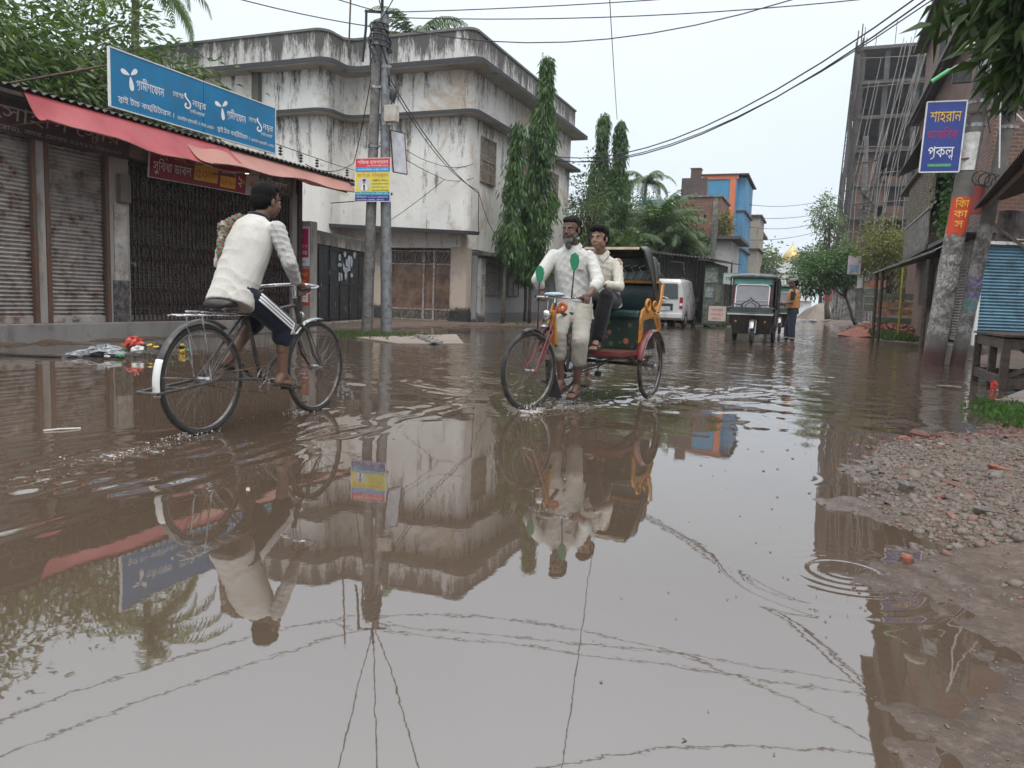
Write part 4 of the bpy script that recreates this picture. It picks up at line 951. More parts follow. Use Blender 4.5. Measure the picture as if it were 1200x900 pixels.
# louvred windows on the street side
M_LOUV = mat('louvre_wood', (.30, .25, .20), .7, scale=5, dirt=(.14, .11, .08)); 
def louvre(x, y0, y1, z0, z1, face='X', hm=M_LOUV):
    mb = MB(); t_ = .05
    P = (lambda a, d, z: (x+d, a, z)) if face == 'X' else (lambda a, d, z: (a, x-d, z))
    for a, c_ in ((y0-t_, y0), (y1, y1+t_), ((y0+y1)/2-.02, (y0+y1)/2+.02)): mb.box(P(a, 0, z0), P(c_, .05, z1))
    mb.box(P(y0-t_, 0, z0-t_), P(y1+t_, .06, z0)); mb.box(P(y0-t_, 0, z1), P(y1+t_, .06, z1+t_)); mb.box(P(y0, 0, (z0+z1)/2-.03), P(y1, .04, (z0+z1)/2+.03))
    w = mb.build('window', hm, house, bevel=.004)
    mb = MB(); n_ = int((z1-z0)/.07)
    for i in range(n_):
        z = z0+(z1-z0)*(i+.5)/n_; 
        if face == 'X': mb.obox((x+.012, (y0+y1)/2, z), (.014, 0, .012), (0, (y1-y0)/2, 0), (-.002, 0, .026))
        else: mb.obox(((y0+y1)/2, x-.012, z), (0, -.014, .012), ((y1-y0)/2, 0, 0), (0, .002, .026))
    s_ = mb.build('louvre_slat', hm, None); off = root_off(house); s_.parent = w
    me = s_.data; me.transform(Matrix.Translation(-off)); return w
for y0, y1, z0, z1 in ((24.95, 26.15, 5.0, 6.45), (29.0, 30.2, 5.0, 6.45), (32.4, 33.4, 5.0, 6.45), (29.2, 30.4, 3.1, 4.2)): louvre(-11.14, y0, y1, z0, z1)
# porch over the lattice gate
mb = MB(); mb.loft([[V(-16.4, 23.1, 3.22), V(-10.75, 23.1, 2.98), V(-10.75, 24.1, 3.04), V(-16.4, 24.1, 3.28)], [V(-16.4, 23.08, 3.36), V(-10.72, 23.08, 3.10), V(-10.72, 24.1, 3.16), V(-16.4, 24.1, 3.42)]]); mb.build('porch_slab', M_LEDGE, house)
mb = MB(); mb.box((-14.2, 24.02, 2.62), (-11.2, 24.38, 3.0)); mb.box((-11.70, 23.97, .45), (-11.12, 24.39, 2.62)); mb.box((-14.75, 23.95, .4), (-14.45, 24.38, 3.1)); mb.build('porch_wall', plaster('porch_cream', (.52, .43, .35), amt=.5, tanamt=.3, foot=.75), house, bevel=.01)
for a_, b_ in ((-11.72, -11.10), (-14.77, -14.43)): mb = MB(); mb.box((a_, 23.93, -.05), (b_, 24.40, .45)); mb.build('black_foot', M_BLACK, house)
gt = thing('lattice_gate', 'pale iron lattice gate with rusty brown sheets under the porch', 'gate', (-13, 24.2, 0))
M_GW = mat('gate_cream', (.40, .36, .32), .6, metal=.1, scale=8, dirt=(.13, .08, .06)); Yg = 24.18
mb = MB()
for x in (-14.4, -12.85, -12.45, -11.78): mb.box((x-.035, Yg-.03, .08), (x+.035, Yg+.03, 2.55))
for z in (.10, .48, 2.05, 2.5): mb.box((-14.4, Yg-.028, z-.025), (-11.78, Yg+.028, z+.025))
mb.build('frame', M_GW, gt)
mb = MB()
for i in range(52): x = -14.36+i*.05; mb.box((x-.008, Yg-.012, .12), (x+.008, Yg+.012, .47))
mb.build('picket', M_GW, gt)
mb = MB()
for i in range(10):
    x = -14.3+i*.27
    if x > -11.95: break
    mb.tube([V(x+.135+.13*math.cos(a), Yg, 2.28+.17*math.sin(a)) for a in [2*PI*q/16 for q in range(16)]], .010, 6, closed=True); mb.bar((x, Yg, 2.1), (x+.27, Yg, 2.46), .012, .02); mb.bar((x, Yg, 2.46), (x+.27, Yg, 2.1), .012, .02)
mb.build('lattice', M_GW, gt)
mb = MB()
for x0, x1 in ((-14.36, -12.89), (-12.81, -12.49), (-12.41, -11.82)): mb.box((x0, Yg+.012, .50), (x1, Yg+.02, 2.03))
mb.build('infill_sheet', mat('rust_glass', (.10, .055, .04), .35, scale=1.2, dirt=(.22, .13, .08), dirtamt=.5), gt)
mb = MB(); mb.box((-14.3, Yg-.045, 1.75), (-14.1, Yg-.032, 2.0)); mb.build('notice', INK_O, gt)
# low grey annex along the street
annex = thing('annex', 'low grey annex wall with closed shutters and a thin concrete eave', 'annex', (-11.05, 24.5, 0))
M_ANX = plaster('annex_grey', (.20, .205, .21), amt=.5, tan=(.33, .31, .28), tanamt=.35, foot=.42, base2=(.27, .27, .27))
mb = MB(); mb.box((-11.19, 24.42, -.1), (-10.95, 33.8, 2.38)); mb.build('wall', M_ANX, annex)
mb = MB(); mb.box((-11.15, 24.45, 2.38), (-10.45, 34.0, 2.50)); mb.build('eave', M_CONCD, annex, bevel=.01)
mb = MB(); mb.box((-10.95, 24.5, -.1), (-10.90, 33.8, .42)); mb.build('plinth', plaster('plinth_grey', (.16, .155, .15), amt=.8, tanamt=.2), annex)
mb = MB(); mb.box((-10.95, 24.55, 0), (-10.82, 24.95, 2.3)); mb.build('pier', plaster('pier_pale', (.42, .40, .37), amt=.9, tanamt=.2, foot=.5), annex)
M_SHG = mat('shutter_paint', (.20, .19, .18), .7, scale=6, dirt=(.08, .07, .06))
for y0, y1 in ((25.2, 26.5), (27.3, 28.5), (31, 32.2)):
    mb = MB()
    for a, c_ in ((y0, y0+.07), ((y0+y1)/2-.04, (y0+y1)/2+.04), (y1-.07, y1)): mb.box((-10.95, a, 1.05), (-10.89, c_, 2.2))
    for z in (1.05, 1.6, 2.13): mb.box((-10.947, y0, z), (-10.895, y1, z+.07))
    mb.box((-10.96, y0+.02, 1.07), (-10.925, y1-.02, 2.18)); mb.build('window', M_SHG, annex, bevel=.004)
mb = MB(); mb.box((-10.82, 24.62, 1.35), (-10.812, 24.88, 1.75)); mb.build('torn_notice', mat('notice_grey', (.3, .27, .26), .7, scale=14, dirt=(.10, .04, .04)), annex)
# aerial rod on the roof
mb = MB(); mb.tube([(-15.6, 23.5, 9.0), (-15.5, 23.5, 12.2)], .03, 6); mb.bar((-15.9, 23.5, 11.4), (-15.1, 23.5, 11.5), .02, .02); tag(mb.build('roof_aerial', M_RUST), 'thin rusty aerial rod standing on the parapet of the white house', 'aerial')

# ------------------------------------------------------------------ twin utility poles
M_POLEG = mat('pole_galv', (.20, .215, .225), .55, metal=.35, scale=5, dirt=(.11, .08, .065), dirtamt=.35)
M_POLEC = mat('pole_conc', (.17, .165, .16), .75, scale=5, dirt=(.08, .07, .06), dirtamt=.4)
def pole(name, label, a, b_, r0, r1, m, bands=(), group=None):
    t = thing(name, label, 'utility pole', (a[0], a[1], 0), group=group); mb = MB(); a, b_ = Vector(a), Vector(b_)
    k = 24; mb.tube([a.lerp(b_, i/k) for i in range(k+1)], [r0+(r1-r0)*i/k+(.012 if i in (6, 13) else 0) for i in range(k+1)], 18); mb.build('shaft', m, t, smooth=True)
    for z in bands:
        p = a.lerp(b_, z); mb = MB(); r = r0+(r1-r0)*z; mb.tube([p-V(0, 0, .03), p+V(0, 0, .03)], r+.012, 18); mb.obox(p+V(r+.03, -.02, 0), (.04, 0, 0), (0, .02, 0), (0, 0, .025)); mb.build('clamp', M_STEEL, t)
    return t
UP = 'twin utility poles by the left kerb'
p1 = pole('utility_pole', 'darker left concrete pole of the pair carrying the doctor sign', (-9.93, 15.85, -.2), (-9.78, 15.9, 7.15), .135, .105, M_POLEC, (.50, .62, .80, .93), UP)
p2 = pole('utility_pole', 'paler right steel pole of the pair with grass at its foot', (-9.41, 15.9, -.2), (-9.66, 16.0, 7.35), .14, .095, M_POLEG, (.46, .67, .84), UP)
mb = MB()
for k in range(5): mb.torus((-9.73, 15.95, 6.55+k*.13), .26-.02*k, .018, (0.1, .1, 1), 24, 6)
for k in range(9): a = k*.7; mb.tube([(-9.78+.2*math.cos(a), 15.95+.2*math.sin(a), 7.1), (-9.75+.27*math.cos(a+1), 15.95+.25*math.sin(a+1), 6.7), (-9.75+.22*math.cos(a+2), 15.95+.22*math.sin(a+2), 6.2)], .02, 6)
mb.tube([(-9.70, 15.95, 7.0), (-9.70, 15.95, 7.75)], .035, 8); mb.bar((-10.15, 15.95, 7.42), (-9.3, 15.95, 7.30), .05, .05)
mb.tube([(-10.12, 15.95, 7.45), (-10.12, 15.95, 7.1), (-10.2, 15.95, 6.3)], .03, 6)
tag(mb.build('cable_bundle', M_CABLE, smooth=True), 'dark bundle of cables wound around the top of the twin poles', 'cable bundle')
t = thing('meter_box', 'beige electric box fixed high on the paler steel pole', 'electric box', (-9.4, 15.8, 5.0)); mb = MB(); mb.box((-9.44, 15.66, 4.85), (-9.14, 15.84, 5.22)); mb.build('case', mat('box_beige', (.45, .41, .35), .5), t, bevel=.015)
mb = MB(); mb.tube([(-9.3, 15.75, 5.22), (-9.32, 15.8, 5.5), (-9.45, 15.9, 5.7), (-9.40, 15.8, 5.9), (-9.5, 15.9, 6.1)], .022, 6); mb.tube([(-9.25, 15.75, 5.22), (-9.2, 15.8, 5.45), (-9.3, 15.9, 5.95)], .015, 6); mb.ell((-9.30, 15.8, 5.45), (.08, 0, 0), (0, .06, 0), (0, 0, .16)); mb.build('cable', M_CABLE, t, smooth=True)
board('side_placard', 'narrow tilted pale placard edge hanging behind the doctor sign', 'placard', (-9.33, 15.95, 3.78), V(.35, 1.0, 0), V(-.10, 0, 1), .42, .95, mat('placard_pale', (.50, .50, .53), .6), M_RUST, thick=.02)
dvec = V(1, .08, 0)
t, o, u, v, nr = board('doctor_sign', 'square red blue and yellow doctor sign tied to the left pole', 'signboard', (-10.19, 15.68, 3.08), dvec, V(.0, 0, 1), .90, .98, flat('sign_yellow', (.70, .62, .10)), INK_W, thick=.015, frame=.012,
    rects=[(0, .78, .9, .98, flat('sign_red', (.62, .05, .06))), (0, .67, .9, .78, flat('sign_cyan', (.02, .30, .62))), (0, .14, .9, .22, flat('sign_teal', (.02, .30, .42))), (0, 0, .9, .14, flat('sign_indigo', (.03, .03, .22)))],
    rows=[("শিফক হাসপাতাল", .06, .85, .11, .78, INK_W), ("এ<ন>ড ডায়াগনসি<ট>ক েসন<ট>ার", .30, .795, .045, .54, INK_W), ("অেথ^ােপিডক ও ট~মা সাজ^ন", .06, .70, .06, .78, INK_W), ("ডাঃ িট.এম. শিফকুজ<জ>ামান", .05, .56, .11, .80, INK_O),
          ("এমিবিবএস, িবিসএস", .44, .46, .05, .40, INK_K), ("অেথ^ােপিডক সাজ^ন", .44, .385, .05, .42, INK_R), ("সহকারী অধ্যাপক", .44, .31, .05, .40, INK_G), ("হাড় েজাড়া িবেশষজ<ঞ>", .44, .235, .05, .42, INK_K),
          ("েরাগী েদখার সময় িবকাল ৪টা", .04, .165, .045, .80, INK_W), ("িসিরয়াল ০১৭১২-৩৪৫৬৭৮", .04, .085, .05, .82, INK_W), ("কেলজ েরাড, সদর", .04, .02, .05, .7, INK_W)])
mb = MB(); mb.ell(o+u*.235+v*.39+nr*.003, u*.16, v*.15, nr*.001, 28, 4); mb.build('portrait_disc', flat('disc_pale', (.55, .55, .60)), t)
mb = MB(); mb.prism([(.15, .25), (.33, .25), (.31, .36), (.27, .40), (.20, .40), (.165, .36)], o+nr*.0055, u, v, nr*.0008); mb.build('portrait_coat', INK_W, t)
mb = MB(); mb.ell(o+u*.235+v*.45+nr*.006, u*.037, v*.05, nr*.001, 16, 4); mb.build('portrait_face', flat('poster_skin2', (.35, .2, .14)), t)
mb = MB(); mb.ell(o+u*.235+v*.485+nr*.007, u*.042, v*.028, nr*.001, 16, 4); mb.prism([(.22, .25), (.25, .25), (.26, .385), (.21, .385)], o+nr*.0068, u, v, nr*.0006); mb.build('portrait_hair', INK_K, t)
# ------------------------------------------------------------------ trees, left
L_MANGO = leafmat('leaf_mango', (.022, .045, .012), (.075, .125, .025), .3, (.16, .17, .03))
L_DARK = leafmat('leaf_dark', (.014, .034, .012), (.045, .085, .022), .25)
L_ASH = leafmat('leaf_ashoka', (.018, .050, .014), (.055, .115, .022), .3)
L_PALM = leafmat('leaf_palm', (.02, .048, .018), (.065, .11, .035), .3)
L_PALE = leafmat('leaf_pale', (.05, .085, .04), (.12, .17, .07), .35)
L_OLIVE = leafmat('leaf_olive', (.05, .065, .015), (.15, .15, .03), .35, (.2, .12, .03))
L_NEAR = leafmat('leaf_near', (.016, .032, .012), (.05, .085, .025), .25)
tree('mango_tree', 'large leafy mango tree rising behind the shop roof at left', 'tree', (-18.5, 11.5, 0), (-18, 12, 5.5), .28,
     [((-17.8, 10.4, 5.7), (3.0, 3.8, 2.7), 330, 36, (.40, .40, .28)), ((-17.0, 14.6, 5.9), (1.9, 2.3, 2.1), 170, 34, (.34, .34, .24)), ((-17.3, 16.8, 5.4), (1.2, 1.5, 1.2), 70, 30, (.25, .25, .2)), ((-16.5, 11.5, 5.0), (1.6, 4.6, 1.2), 170, 34, (.35, .35, .25))], L_MANGO, .24, .08, 7, 11, .5)
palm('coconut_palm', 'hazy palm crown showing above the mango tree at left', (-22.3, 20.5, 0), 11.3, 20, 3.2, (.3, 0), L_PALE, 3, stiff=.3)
palm('coconut_palm', 'palm crown rising over the parapet behind the twin poles', (-19.5, 34.5, 0), 13.2, 22, 3.3, (.3, 0), L_PALM, 5, stiff=.25)
def ashoka(label, base, top, r, n, seed, group='slender ashoka trees by the annex', tiers=None, leaf=None):
    t = thing('ashoka_tree', label, 'tree', base, group=group); base, top = Vector(base), Vector(top); g = np.random.default_rng(seed)
    mb = MB(); mb.tube([base.lerp(top, i/8)+V(math.sin(i*1.3+seed)*.05, 0, 0) for i in range(9)], [.07-.007*i for i in range(9)], 8); mb.build('trunk', M_BARK, t, smooth='all')
    z0 = tiers or .22; u = g.uniform(z0, 1.0, n)**.9; u = np.clip(u, z0, 1); a = g.uniform(0, 2*PI, n)
    # whorls of drooping twigs give a ragged outline
    wh = .62+.38*np.sin(u*24+seed+1.6*np.sin(a*2+seed)); rr = r*(1-((u-z0)/(1-z0))**1.4*.86)*wh*np.clip((u-z0)*7+.3, 0, 1)*g.uniform(.15, 1, n)**.5
    bp = np.array(base)+(np.array(top)-np.array(base))*u[:, None]
    per = 5; P = bp+np.stack([np.cos(a)*rr, np.sin(a)*rr, -rr*.55+g.normal(0, .06, n)], 1)
    P = np.repeat(P, per, 0)+g.normal(0, .07, (n*per, 3)); A = np.repeat(a, per)+g.normal(0, .5, n*per)
    D = np.stack([np.cos(A)*.5, np.sin(A)*.5, np.full(n*per, -1.0)], 1)
    v, f = leaf_cloud(P, D, .26, .055, .25, jitter=.28); raw('crown', v, f, leaf or L_ASH, t); return t
ashoka('shorter leaning ashoka tree nearest the porch with a bare curved stem', (-10.1, 24.8, 0), (-9.95, 25.4, 6.95), .62, 620, 2, tiers=.30)
ashoka('tallest ashoka tree with a pointed top in front of the white house', (-9.75, 26.6, 0), (-9.55, 27.0, 9.6), .98, 1900, 3, tiers=.17)
ashoka('thin ashoka tree between the tall one and the annex wall', (-10.2, 27.2, 0), (-10.05, 27.3, 6.0), .62, 700, 7, tiers=.25)
ashoka('left one of the two ashoka spires beyond the white house', (-10.5, 38, 0), (-10.38, 38, 10.1), 1.0, 1500, 4, tiers=.45)
ashoka('right one of the two ashoka spires beyond the white house', (-9.5, 38, 0), (-9.5, 38, 9.75), .95, 1400, 5, tiers=.45)
TG = 'trees massed beyond the white house'
tree('broadleaf_tree', 'dark leafy tree tight against the far corner of the white house', 'tree', (-10.7, 36.4, 0), (-10.6, 36.4, 5), .16, [((-10.3, 36.5, 5.6), (1.0, 1.2, 1.9), 70, 30, (.25, .25, .3)), ((-10.4, 36, 3.0), (1.2, 1.2, 1.8), 60, 30, (.25, .25, .3))], L_DARK, .22, .07, 8, 21, .5, TG)
tree('broadleaf_tree', 'airy tree with a bare reddish trunk behind the rickshaw puller', 'tree', (-9.4, 33.8, 0), (-9.7, 34.0, 5), .13, [((-9.8, 34.0, 4.6), (.9, 1.0, 1.7), 55, 26, (.22, .22, .28)), ((-9.2, 34.5, 2.8), (1.3, 1.0, 1.5), 60, 28, (.25, .25, .28))], L_MANGO, .2, .05, 8, 22, .6, TG)
tree('broadleaf_tree', 'round dark green bush beside the tin shed and palms', 'tree', (-6.5, 37.5, 0), (-6.5, 37.5, 1.5), .10, [((-6.4, 37.5, 1.9), (.9, 1.0, 1.0), 45, 26, (.2, .2, .2)), ((-5.9, 39, 2.5), (.8, .8, .7), 30, 26, (.2, .2, .2))], L_DARK, .16, .06, 6, 23, .3, TG)
for lab, b_, h, nf, lf, se in (('broad feathery palm filling the gap behind the passenger', (-8.9, 36.8, 0), 3.4, 26, 2.6, 1), ('tall palm with stiff upright spear fronds behind the rickshaw hood', (-7.55, 38.5, 0), 4.6, 17, 2.7, 2), ('low palm with drooping fronds beside the tin shed', (-6.6, 38.8, 0), 3.9, 22, 2.1, 8), ('young palm with arching fronds behind the rickshaw seat', (-8.0, 35.2, 0), 2.3, 20, 2.2, 9)):
    palm('areca_palm', lab, b_, h, nf, lf, (0, 0), L_PALM, se, 'palms beyond the white house', .6, .10, .2 if se != 2 else .9, se == 2)
tree('broadleaf_tree', 'wide dark tree filling the view low between the ashoka spires and the palms', 'tree', (-9.0, 41, 0), (-9.0, 41, 3), .15, [((-9.6, 41, 3.9), (1.9, 1.5, 2.6), 190, 34, (.32, .32, .3)), ((-7.3, 41.5, 3.5), (1.7, 1.2, 2.3), 150, 34, (.3, .3, .3))], L_DARK, .24, .09, 6, 24, .5, TG)
tree('broadleaf_tree', 'tall leafy tree closing the gap behind the palms beside the blue building', 'tree', (-8.0, 43, 0), (-8.0, 43, 4), .16, [((-8.3, 43, 5.0), (1.7, 1.2, 1.5), 120, 32, (.3, .3, .28)), ((-6.6, 43.5, 3.7), (1.0, 1.0, 1.3), 60, 30, (.25, .25, .25))], L_MANGO, .22, .08, 6, 27, .5, TG)
tree('broadleaf_tree', 'mid green bushy tree just left of the spear fronded palm', 'tree', (-8.4, 35.2, 0), (-8.4, 35.2, 2), .12, [((-8.5, 35.3, 2.6), (1.2, .9, 1.5), 80, 32, (.25, .25, .25))], L_MANGO, .2, .07, 6, 25, .5, TG)
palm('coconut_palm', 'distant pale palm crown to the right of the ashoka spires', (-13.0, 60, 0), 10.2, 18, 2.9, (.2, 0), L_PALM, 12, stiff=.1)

# ------------------------------------------------------------------ left side of the street further on
M_TINW = mat('tin_wall_brown', (.06, .048, .042), .7, metal=.2, scale=3, dirt=(.03, .025, .022), dirtamt=.5)
shed = thing('tin_shed', 'dark brown tin shed with a sloping roof behind the white van', 'shed', (-6.5, 36.5, 0))
mb = MB(); corrugated(mb, (-7.9, 35.9, .1), (-4.8, 35.9, .1), (-4.8, 35.9, 3.0), (-7.9, 35.9, 3.3), 20, .03); mb.build('front_wall', M_TINW, shed)
mb = MB(); corrugated(mb, (-4.8, 35.9, .1), (-4.2, 40, .1), (-4.2, 40, 2.9), (-4.8, 35.9, 3.0), 24, .03); mb.build('side_wall', M_TINW, shed)
mb = MB(); corrugated(mb, (-8.1, 35.3, 3.35), (-4.3, 35.3, 3.0), (-4.0, 40, 3.1), (-8.1, 40, 3.7), 24, .03); mb.build('roof', M_TIND, shed)
mb = MB(); mb.tube([(-6.3, 35.7, 2.9), (-5.7, 35.6, 2.85), (-5.62, 35.6, 2.3)], .03, 6); mb.build('pipe', M_STEEL, shed)
kiosk = thing('kiosk', 'small street kiosk plastered with pale posters behind the van', 'kiosk', (-4.2, 35, 0))
mb = MB(); mb.box((-4.62, 34.8, .1), (-3.85, 36.0, 2.7)); mb.build('body', mat('kiosk_grey', (.15, .16, .14), .7, scale=3, dirt=(.05, .07, .04)), kiosk, bevel=.01)
mb = MB(); mb.loft([[V(-4.9, 34.3, 2.9), V(-3.2, 34.3, 2.72), V(-3.2, 36.2, 2.8), V(-4.9, 36.2, 3.0)], [V(-4.9, 34.3, 2.94), V(-3.2, 34.3, 2.76), V(-3.2, 36.2, 2.84), V(-4.9, 36.2, 3.04)]]); mb.build('roof', M_TIND, kiosk)
for i, (x0, x1, z0, z1, c) in enumerate(((-4.58, -4.05, 1.95, 2.6, (.36, .40, .36)), (-4.55, -4.2, 1.3, 1.75, (.30, .33, .36)), (-4.1, -3.88, 1.1, 1.8, (.18, .16, .13)))):
    mb = MB(); mb.box((x0, 34.76, z0), (x1, 34.79, z1)); mb.build('poster', mat('kiosk_poster%d' % i, c, .6, scale=6, var=.3, dirt=(.12, .18, .10)), kiosk)
board('street_sign', 'pale green framed shop sign hanging under the kiosk roof', 'signboard', (-3.75, 34.2, 1.9), UX, UZ, .62, .46, flat('sign_mint', (.42, .52, .46)), M_STEEL, thick=.04, rows=[("েস<ট>ার", .10, .16, .2, .42, INK_K)])
board('street_sign', 'small whitish board with red lettering leaning by the kiosk foot', 'signboard', (-4.22, 33.6, .30), UX, V(0, .08, 1), .74, .66, flat('sign_cream', (.50, .44, .38)), M_RUST, thick=.02, rows=[("ভাড়া", .12, .42, .16, .5, INK_R), ("েদওয়া", .10, .24, .14, .52, INK_R), ("হইেব", .15, .06, .14, .4, INK_R)])
fen = thing('corrugated_fence', 'old upright corrugated sheet fence to the left of the green three wheeler', 'fence', (-3, 38, 0)); mb = MB(); corrugated(mb, (-3.9, 36.6, .05), (-2.7, 44, .05), (-2.7, 44, 1.9), (-3.9, 36.6, 1.95), 30, .03); mb.build('sheet', mat('fence_grey', (.20, .18, .16), .6, metal=.3, scale=3, dirt=(.10, .07, .05)), fen)
mb = MB(); mb.loft([[V(-4.2, 36.2, 2.45), V(-2.5, 36.4, 2.05), V(-2.3, 44, 2.1), V(-4.2, 44, 2.5)], [V(-4.2, 36.2, 2.49), V(-2.5, 36.4, 2.09), V(-2.3, 44, 2.14), V(-4.2, 44, 2.54)]]); mb.build('lean_roof', M_TIND, fen)
pole('utility_pole', 'grey concrete pole standing beside the white arched hut', (-4.75, 37.5, 0), (-4.62, 37.5, 5.2), .14, .11, M_POLEC)
hut = thing('white_hut', 'small white building with a dark arched opening and flat eave', 'building', (-5, 44, 0))
mb = MB(); mb.box((-6.9, 43, 0), (-4.45, 48, 4.5)); mb.build('wall', plaster('hut_white', (.55, .54, .52), amt=.6), hut)
mb = MB(); mb.box((-7.1, 42.6, 4.5), (-3.9, 48.2, 4.66)); mb.build('roof', M_CONCD, hut)
mb = MB(); mb.prism([(-.35, 0), (.35, 0), (.35, 1.6), (.22, 1.95), (0, 2.15), (-.22, 1.95), (-.35, 1.6)], (-4.44, 44.2, 1.3), UY, UZ, (.02, 0, 0)); mb.build('arch_opening', M_DARKIN, hut)
M_BRK = brick('brick_wall', (.25, .10, .065), (.14, .065, .045), (.22, .19, .16), .75)
M_BRK2 = brick('brick_wall_dark', (.19, .085, .06), (.11, .055, .04), (.20, .18, .16))
def simple_building(name, label, x0, x1, y0, y1, z1, wall, cat='building', z0=0, bands=(), wins=(), band_m=None, win_m=None, group=None, parapet=.0):
    t = thing(name, label, cat, ((x0+x1)/2, y0, 0), group=group)
    mb = MB(); mb.box((x0, y0, z0), (x1, y1, z1)); mb.build('wall', wall, t)
    for z, h, d in bands:
        mb = MB(); mb.box((x0-d, y0-d, z), (x1+d, y1+d, z+h)); mb.build('floor_slab', band_m or M_CONC, t)
    for f_, a0, a1, c0, c1 in wins:
        mb = MB()
        if f_ == 'F': mb.box((a0, y0-.04, c0), (a1, y0+.01, c1))
        elif f_ == 'R': mb.box((x1-.01, a0, c0), (x1+.04, a1, c1))
        else: mb.box((x0-.04, a0, c0), (x0+.01, a1, c1))
        mb.build('window', win_m or M_DARKIN, t)
    return t
bb = simple_building('brick_building', 'unplastered red brick building with a concrete band', -9.6, -6.5, 55, 60, 8.35, M_BRK, bands=((8.36, .12, .12), (4.6, .55, .06)), win_m=M_DARKIN, wins=(('F', -7.6, -7.45, 6.9, 7.2), ('F', -7.9, -7.75, 5.5, 5.8), ('F', -8.6, -7.8, 1.2, 3.8)))
mb = MB(); mb.box((-7.0, 54.9, 0), (-6.7, 54.98, 8.3)); mb.build('column', M_CONC, bb)
P_TURQ = mat('turquoise', (.06, .25, .42), .6, var=.08, scale=.7); P_ORAN = mat('orange_band', (.60, .17, .08), .6, var=.08, scale=.7)
bl = thing('blue_building', 'narrow blue apartment building with orange bands and a brown flank', 'building', (-8, 62, 0))
mb = MB(); mb.box((-8.8, 62, 0), (-6.2, 70, 10.9)); mb.build('wall', P_TURQ, bl)
mb = MB(); mb.box((-6.2, 62.3, 0), (-5.6, 69, 10.75)); mb.build('side_bay', mat('turquoise_pale', (.08, .24, .40), .6, scale=.7), bl)
mb = MB(); mb.box((-10.4, 61.8, 7.7), (-8.45, 68, 10.75)); mb.build('brown_flank', mat('flank_brown', (.10, .07, .065), .8, scale=1, dirt=(.06, .045, .04)), bl)
for a in ((-8.85, 61.92, 10.62, -6.12, 61.98, 10.92), (-8.85, 61.93, 8.0, -6.5, 61.985, 8.45), (-6.75, 61.90, 0, -6.3, 61.975, 10.6), (-7.6, 61.93, 5.1, -6.76, 61.98, 5.5), (-8.5, 61.94, 8.46, -8.4, 61.97, 10.6)):
    mb = MB(); mb.box((a[0], a[1], a[2]), (a[3], a[4], a[5])); mb.build('orange_band', P_ORAN, bl)
mb = MB(); mb.box((-8.95, 61.8, 10.93), (-5.4, 70, 11.02)); mb.build('roof_slab', M_RUST, bl)
for z in (2.8, 5.3, 8.2): mb = MB(); mb.box((-6.2, 62.2, z), (-5.45, 69, z+.12)); mb.build('balcony_slab', M_RUST, bl)
t = thing('water_tank', 'square brown water tank on top of the blue building', 'water tank', (-9.5, 63, 10.76)); mb = MB(); mb.box((-9.85, 62.5, 10.76), (-9.1, 63.4, 11.55)); mb.build('tank', M_RUST, t, bevel=.04); mb = MB(); mb.box((-9.9, 62.45, 11.55), (-9.05, 63.45, 11.62)); mb.build('lid', M_RUST, t)
simple_building('tan_building', 'thin cream building edge just behind the blue building', -6.0, -5.1, 72, 78, 9.0, plaster('tan_far', (.42, .37, .30), amt=.4), bands=((8.9, .15, .2), (6, .12, .2), (3.2, .12, .2)), band_m=M_RUST)
t = simple_building('teal_glass_building', 'distant teal glazed building with an overhanging maroon roof', -8.3, -6.7, 95, 103, 9.4, mat('teal_far', (.20, .34, .36), .5, scale=.8), bands=((9.42, .3, .5),), band_m=M_RUST, wins=(('F', -8.0, -7.0, 6.6, 8.8), ('R', 96, 101, 6.6, 8.8)), win_m=glass('far_glass', (.10, .2, .22)))
t = simple_building('red_building', 'small maroon building with white ring marks below the teal building', -7.7, -6.1, 92, 94.8, 6.6, mat('maroon_far', (.22, .04, .05), .7, scale=1))
for z in (3.9, 4.7, 5.5): mb = MB(); mb.torus((-6.9, 91.93, z), .22, .05, (0, 1, 0), 20, 6); mb.build('ring_mark', INK_W, t)
simple_building('grey_building', 'pale grey low building at the far end of the street, left side', -6.0, -4.6, 96, 104, 5.2, plaster('grey_far', (.42, .42, .40), amt=.3), bands=((5.2, .15, .2), (2.6, .12, .2)))
simple_building('blue_roof_house', 'low far house with a light blue roof box behind the palms', -12.5, -9.3, 52, 58, 7.0, plaster('far_concrete', (.25, .24, .22), amt=.5), bands=((7.0, .15, .2), (7.5, .45, -.8)), band_m=mat('roof_blue', (.05, .22, .34), .6))
mb = MB()
for x in (-11.4, -11.1, -10.8, -10.5): mb.tube([(x, 53, 7.1), (x+.05, 53, 8.9+.5*math.sin(x*7))], .02, 5)
tag(mb.build('rebar', M_RUST), 'thin rods of bare rebar sticking up above the palms', 'rebar')
# mosque at the end of the road
mq = thing('mosque', 'distant white tiered mosque with a golden dome at the street end', 'mosque', (-4, 130, 0))
M_MW = plaster('mosque_white', (.72, .72, .72), amt=.1, tanamt=0); M_GOLD = mat('gold_dome', (.50, .36, .14), .35, metal=.3, scale=1)
mb = MB(); mb.box((-8.5, 132, 0), (-.6, 144, 4.2)); mb.box((-7.2, 132, 4.2), (-1.4, 142, 6.6)); mb.box((-5.6, 132.5, 6.6), (-2.6, 139, 8.0)); mb.build('wall', M_MW, mq)
for z, x0, x1 in ((4.2, -8.7, -.4), (6.6, -7.5, -1.1), (8.0, -5.9, -2.3), (2.2, -8.7, -.4)): mb = MB(); mb.box((x0, 131.6, z), (x1, 131.98, z+.25)); mb.build('cornice', M_MW, mq)
mb = MB(); prof = [(1.35, 8.1), (1.5, 8.7), (1.45, 9.3), (1.15, 9.9), (.7, 10.4), (.25, 10.9), (.06, 11.4), (.01, 11.9)]
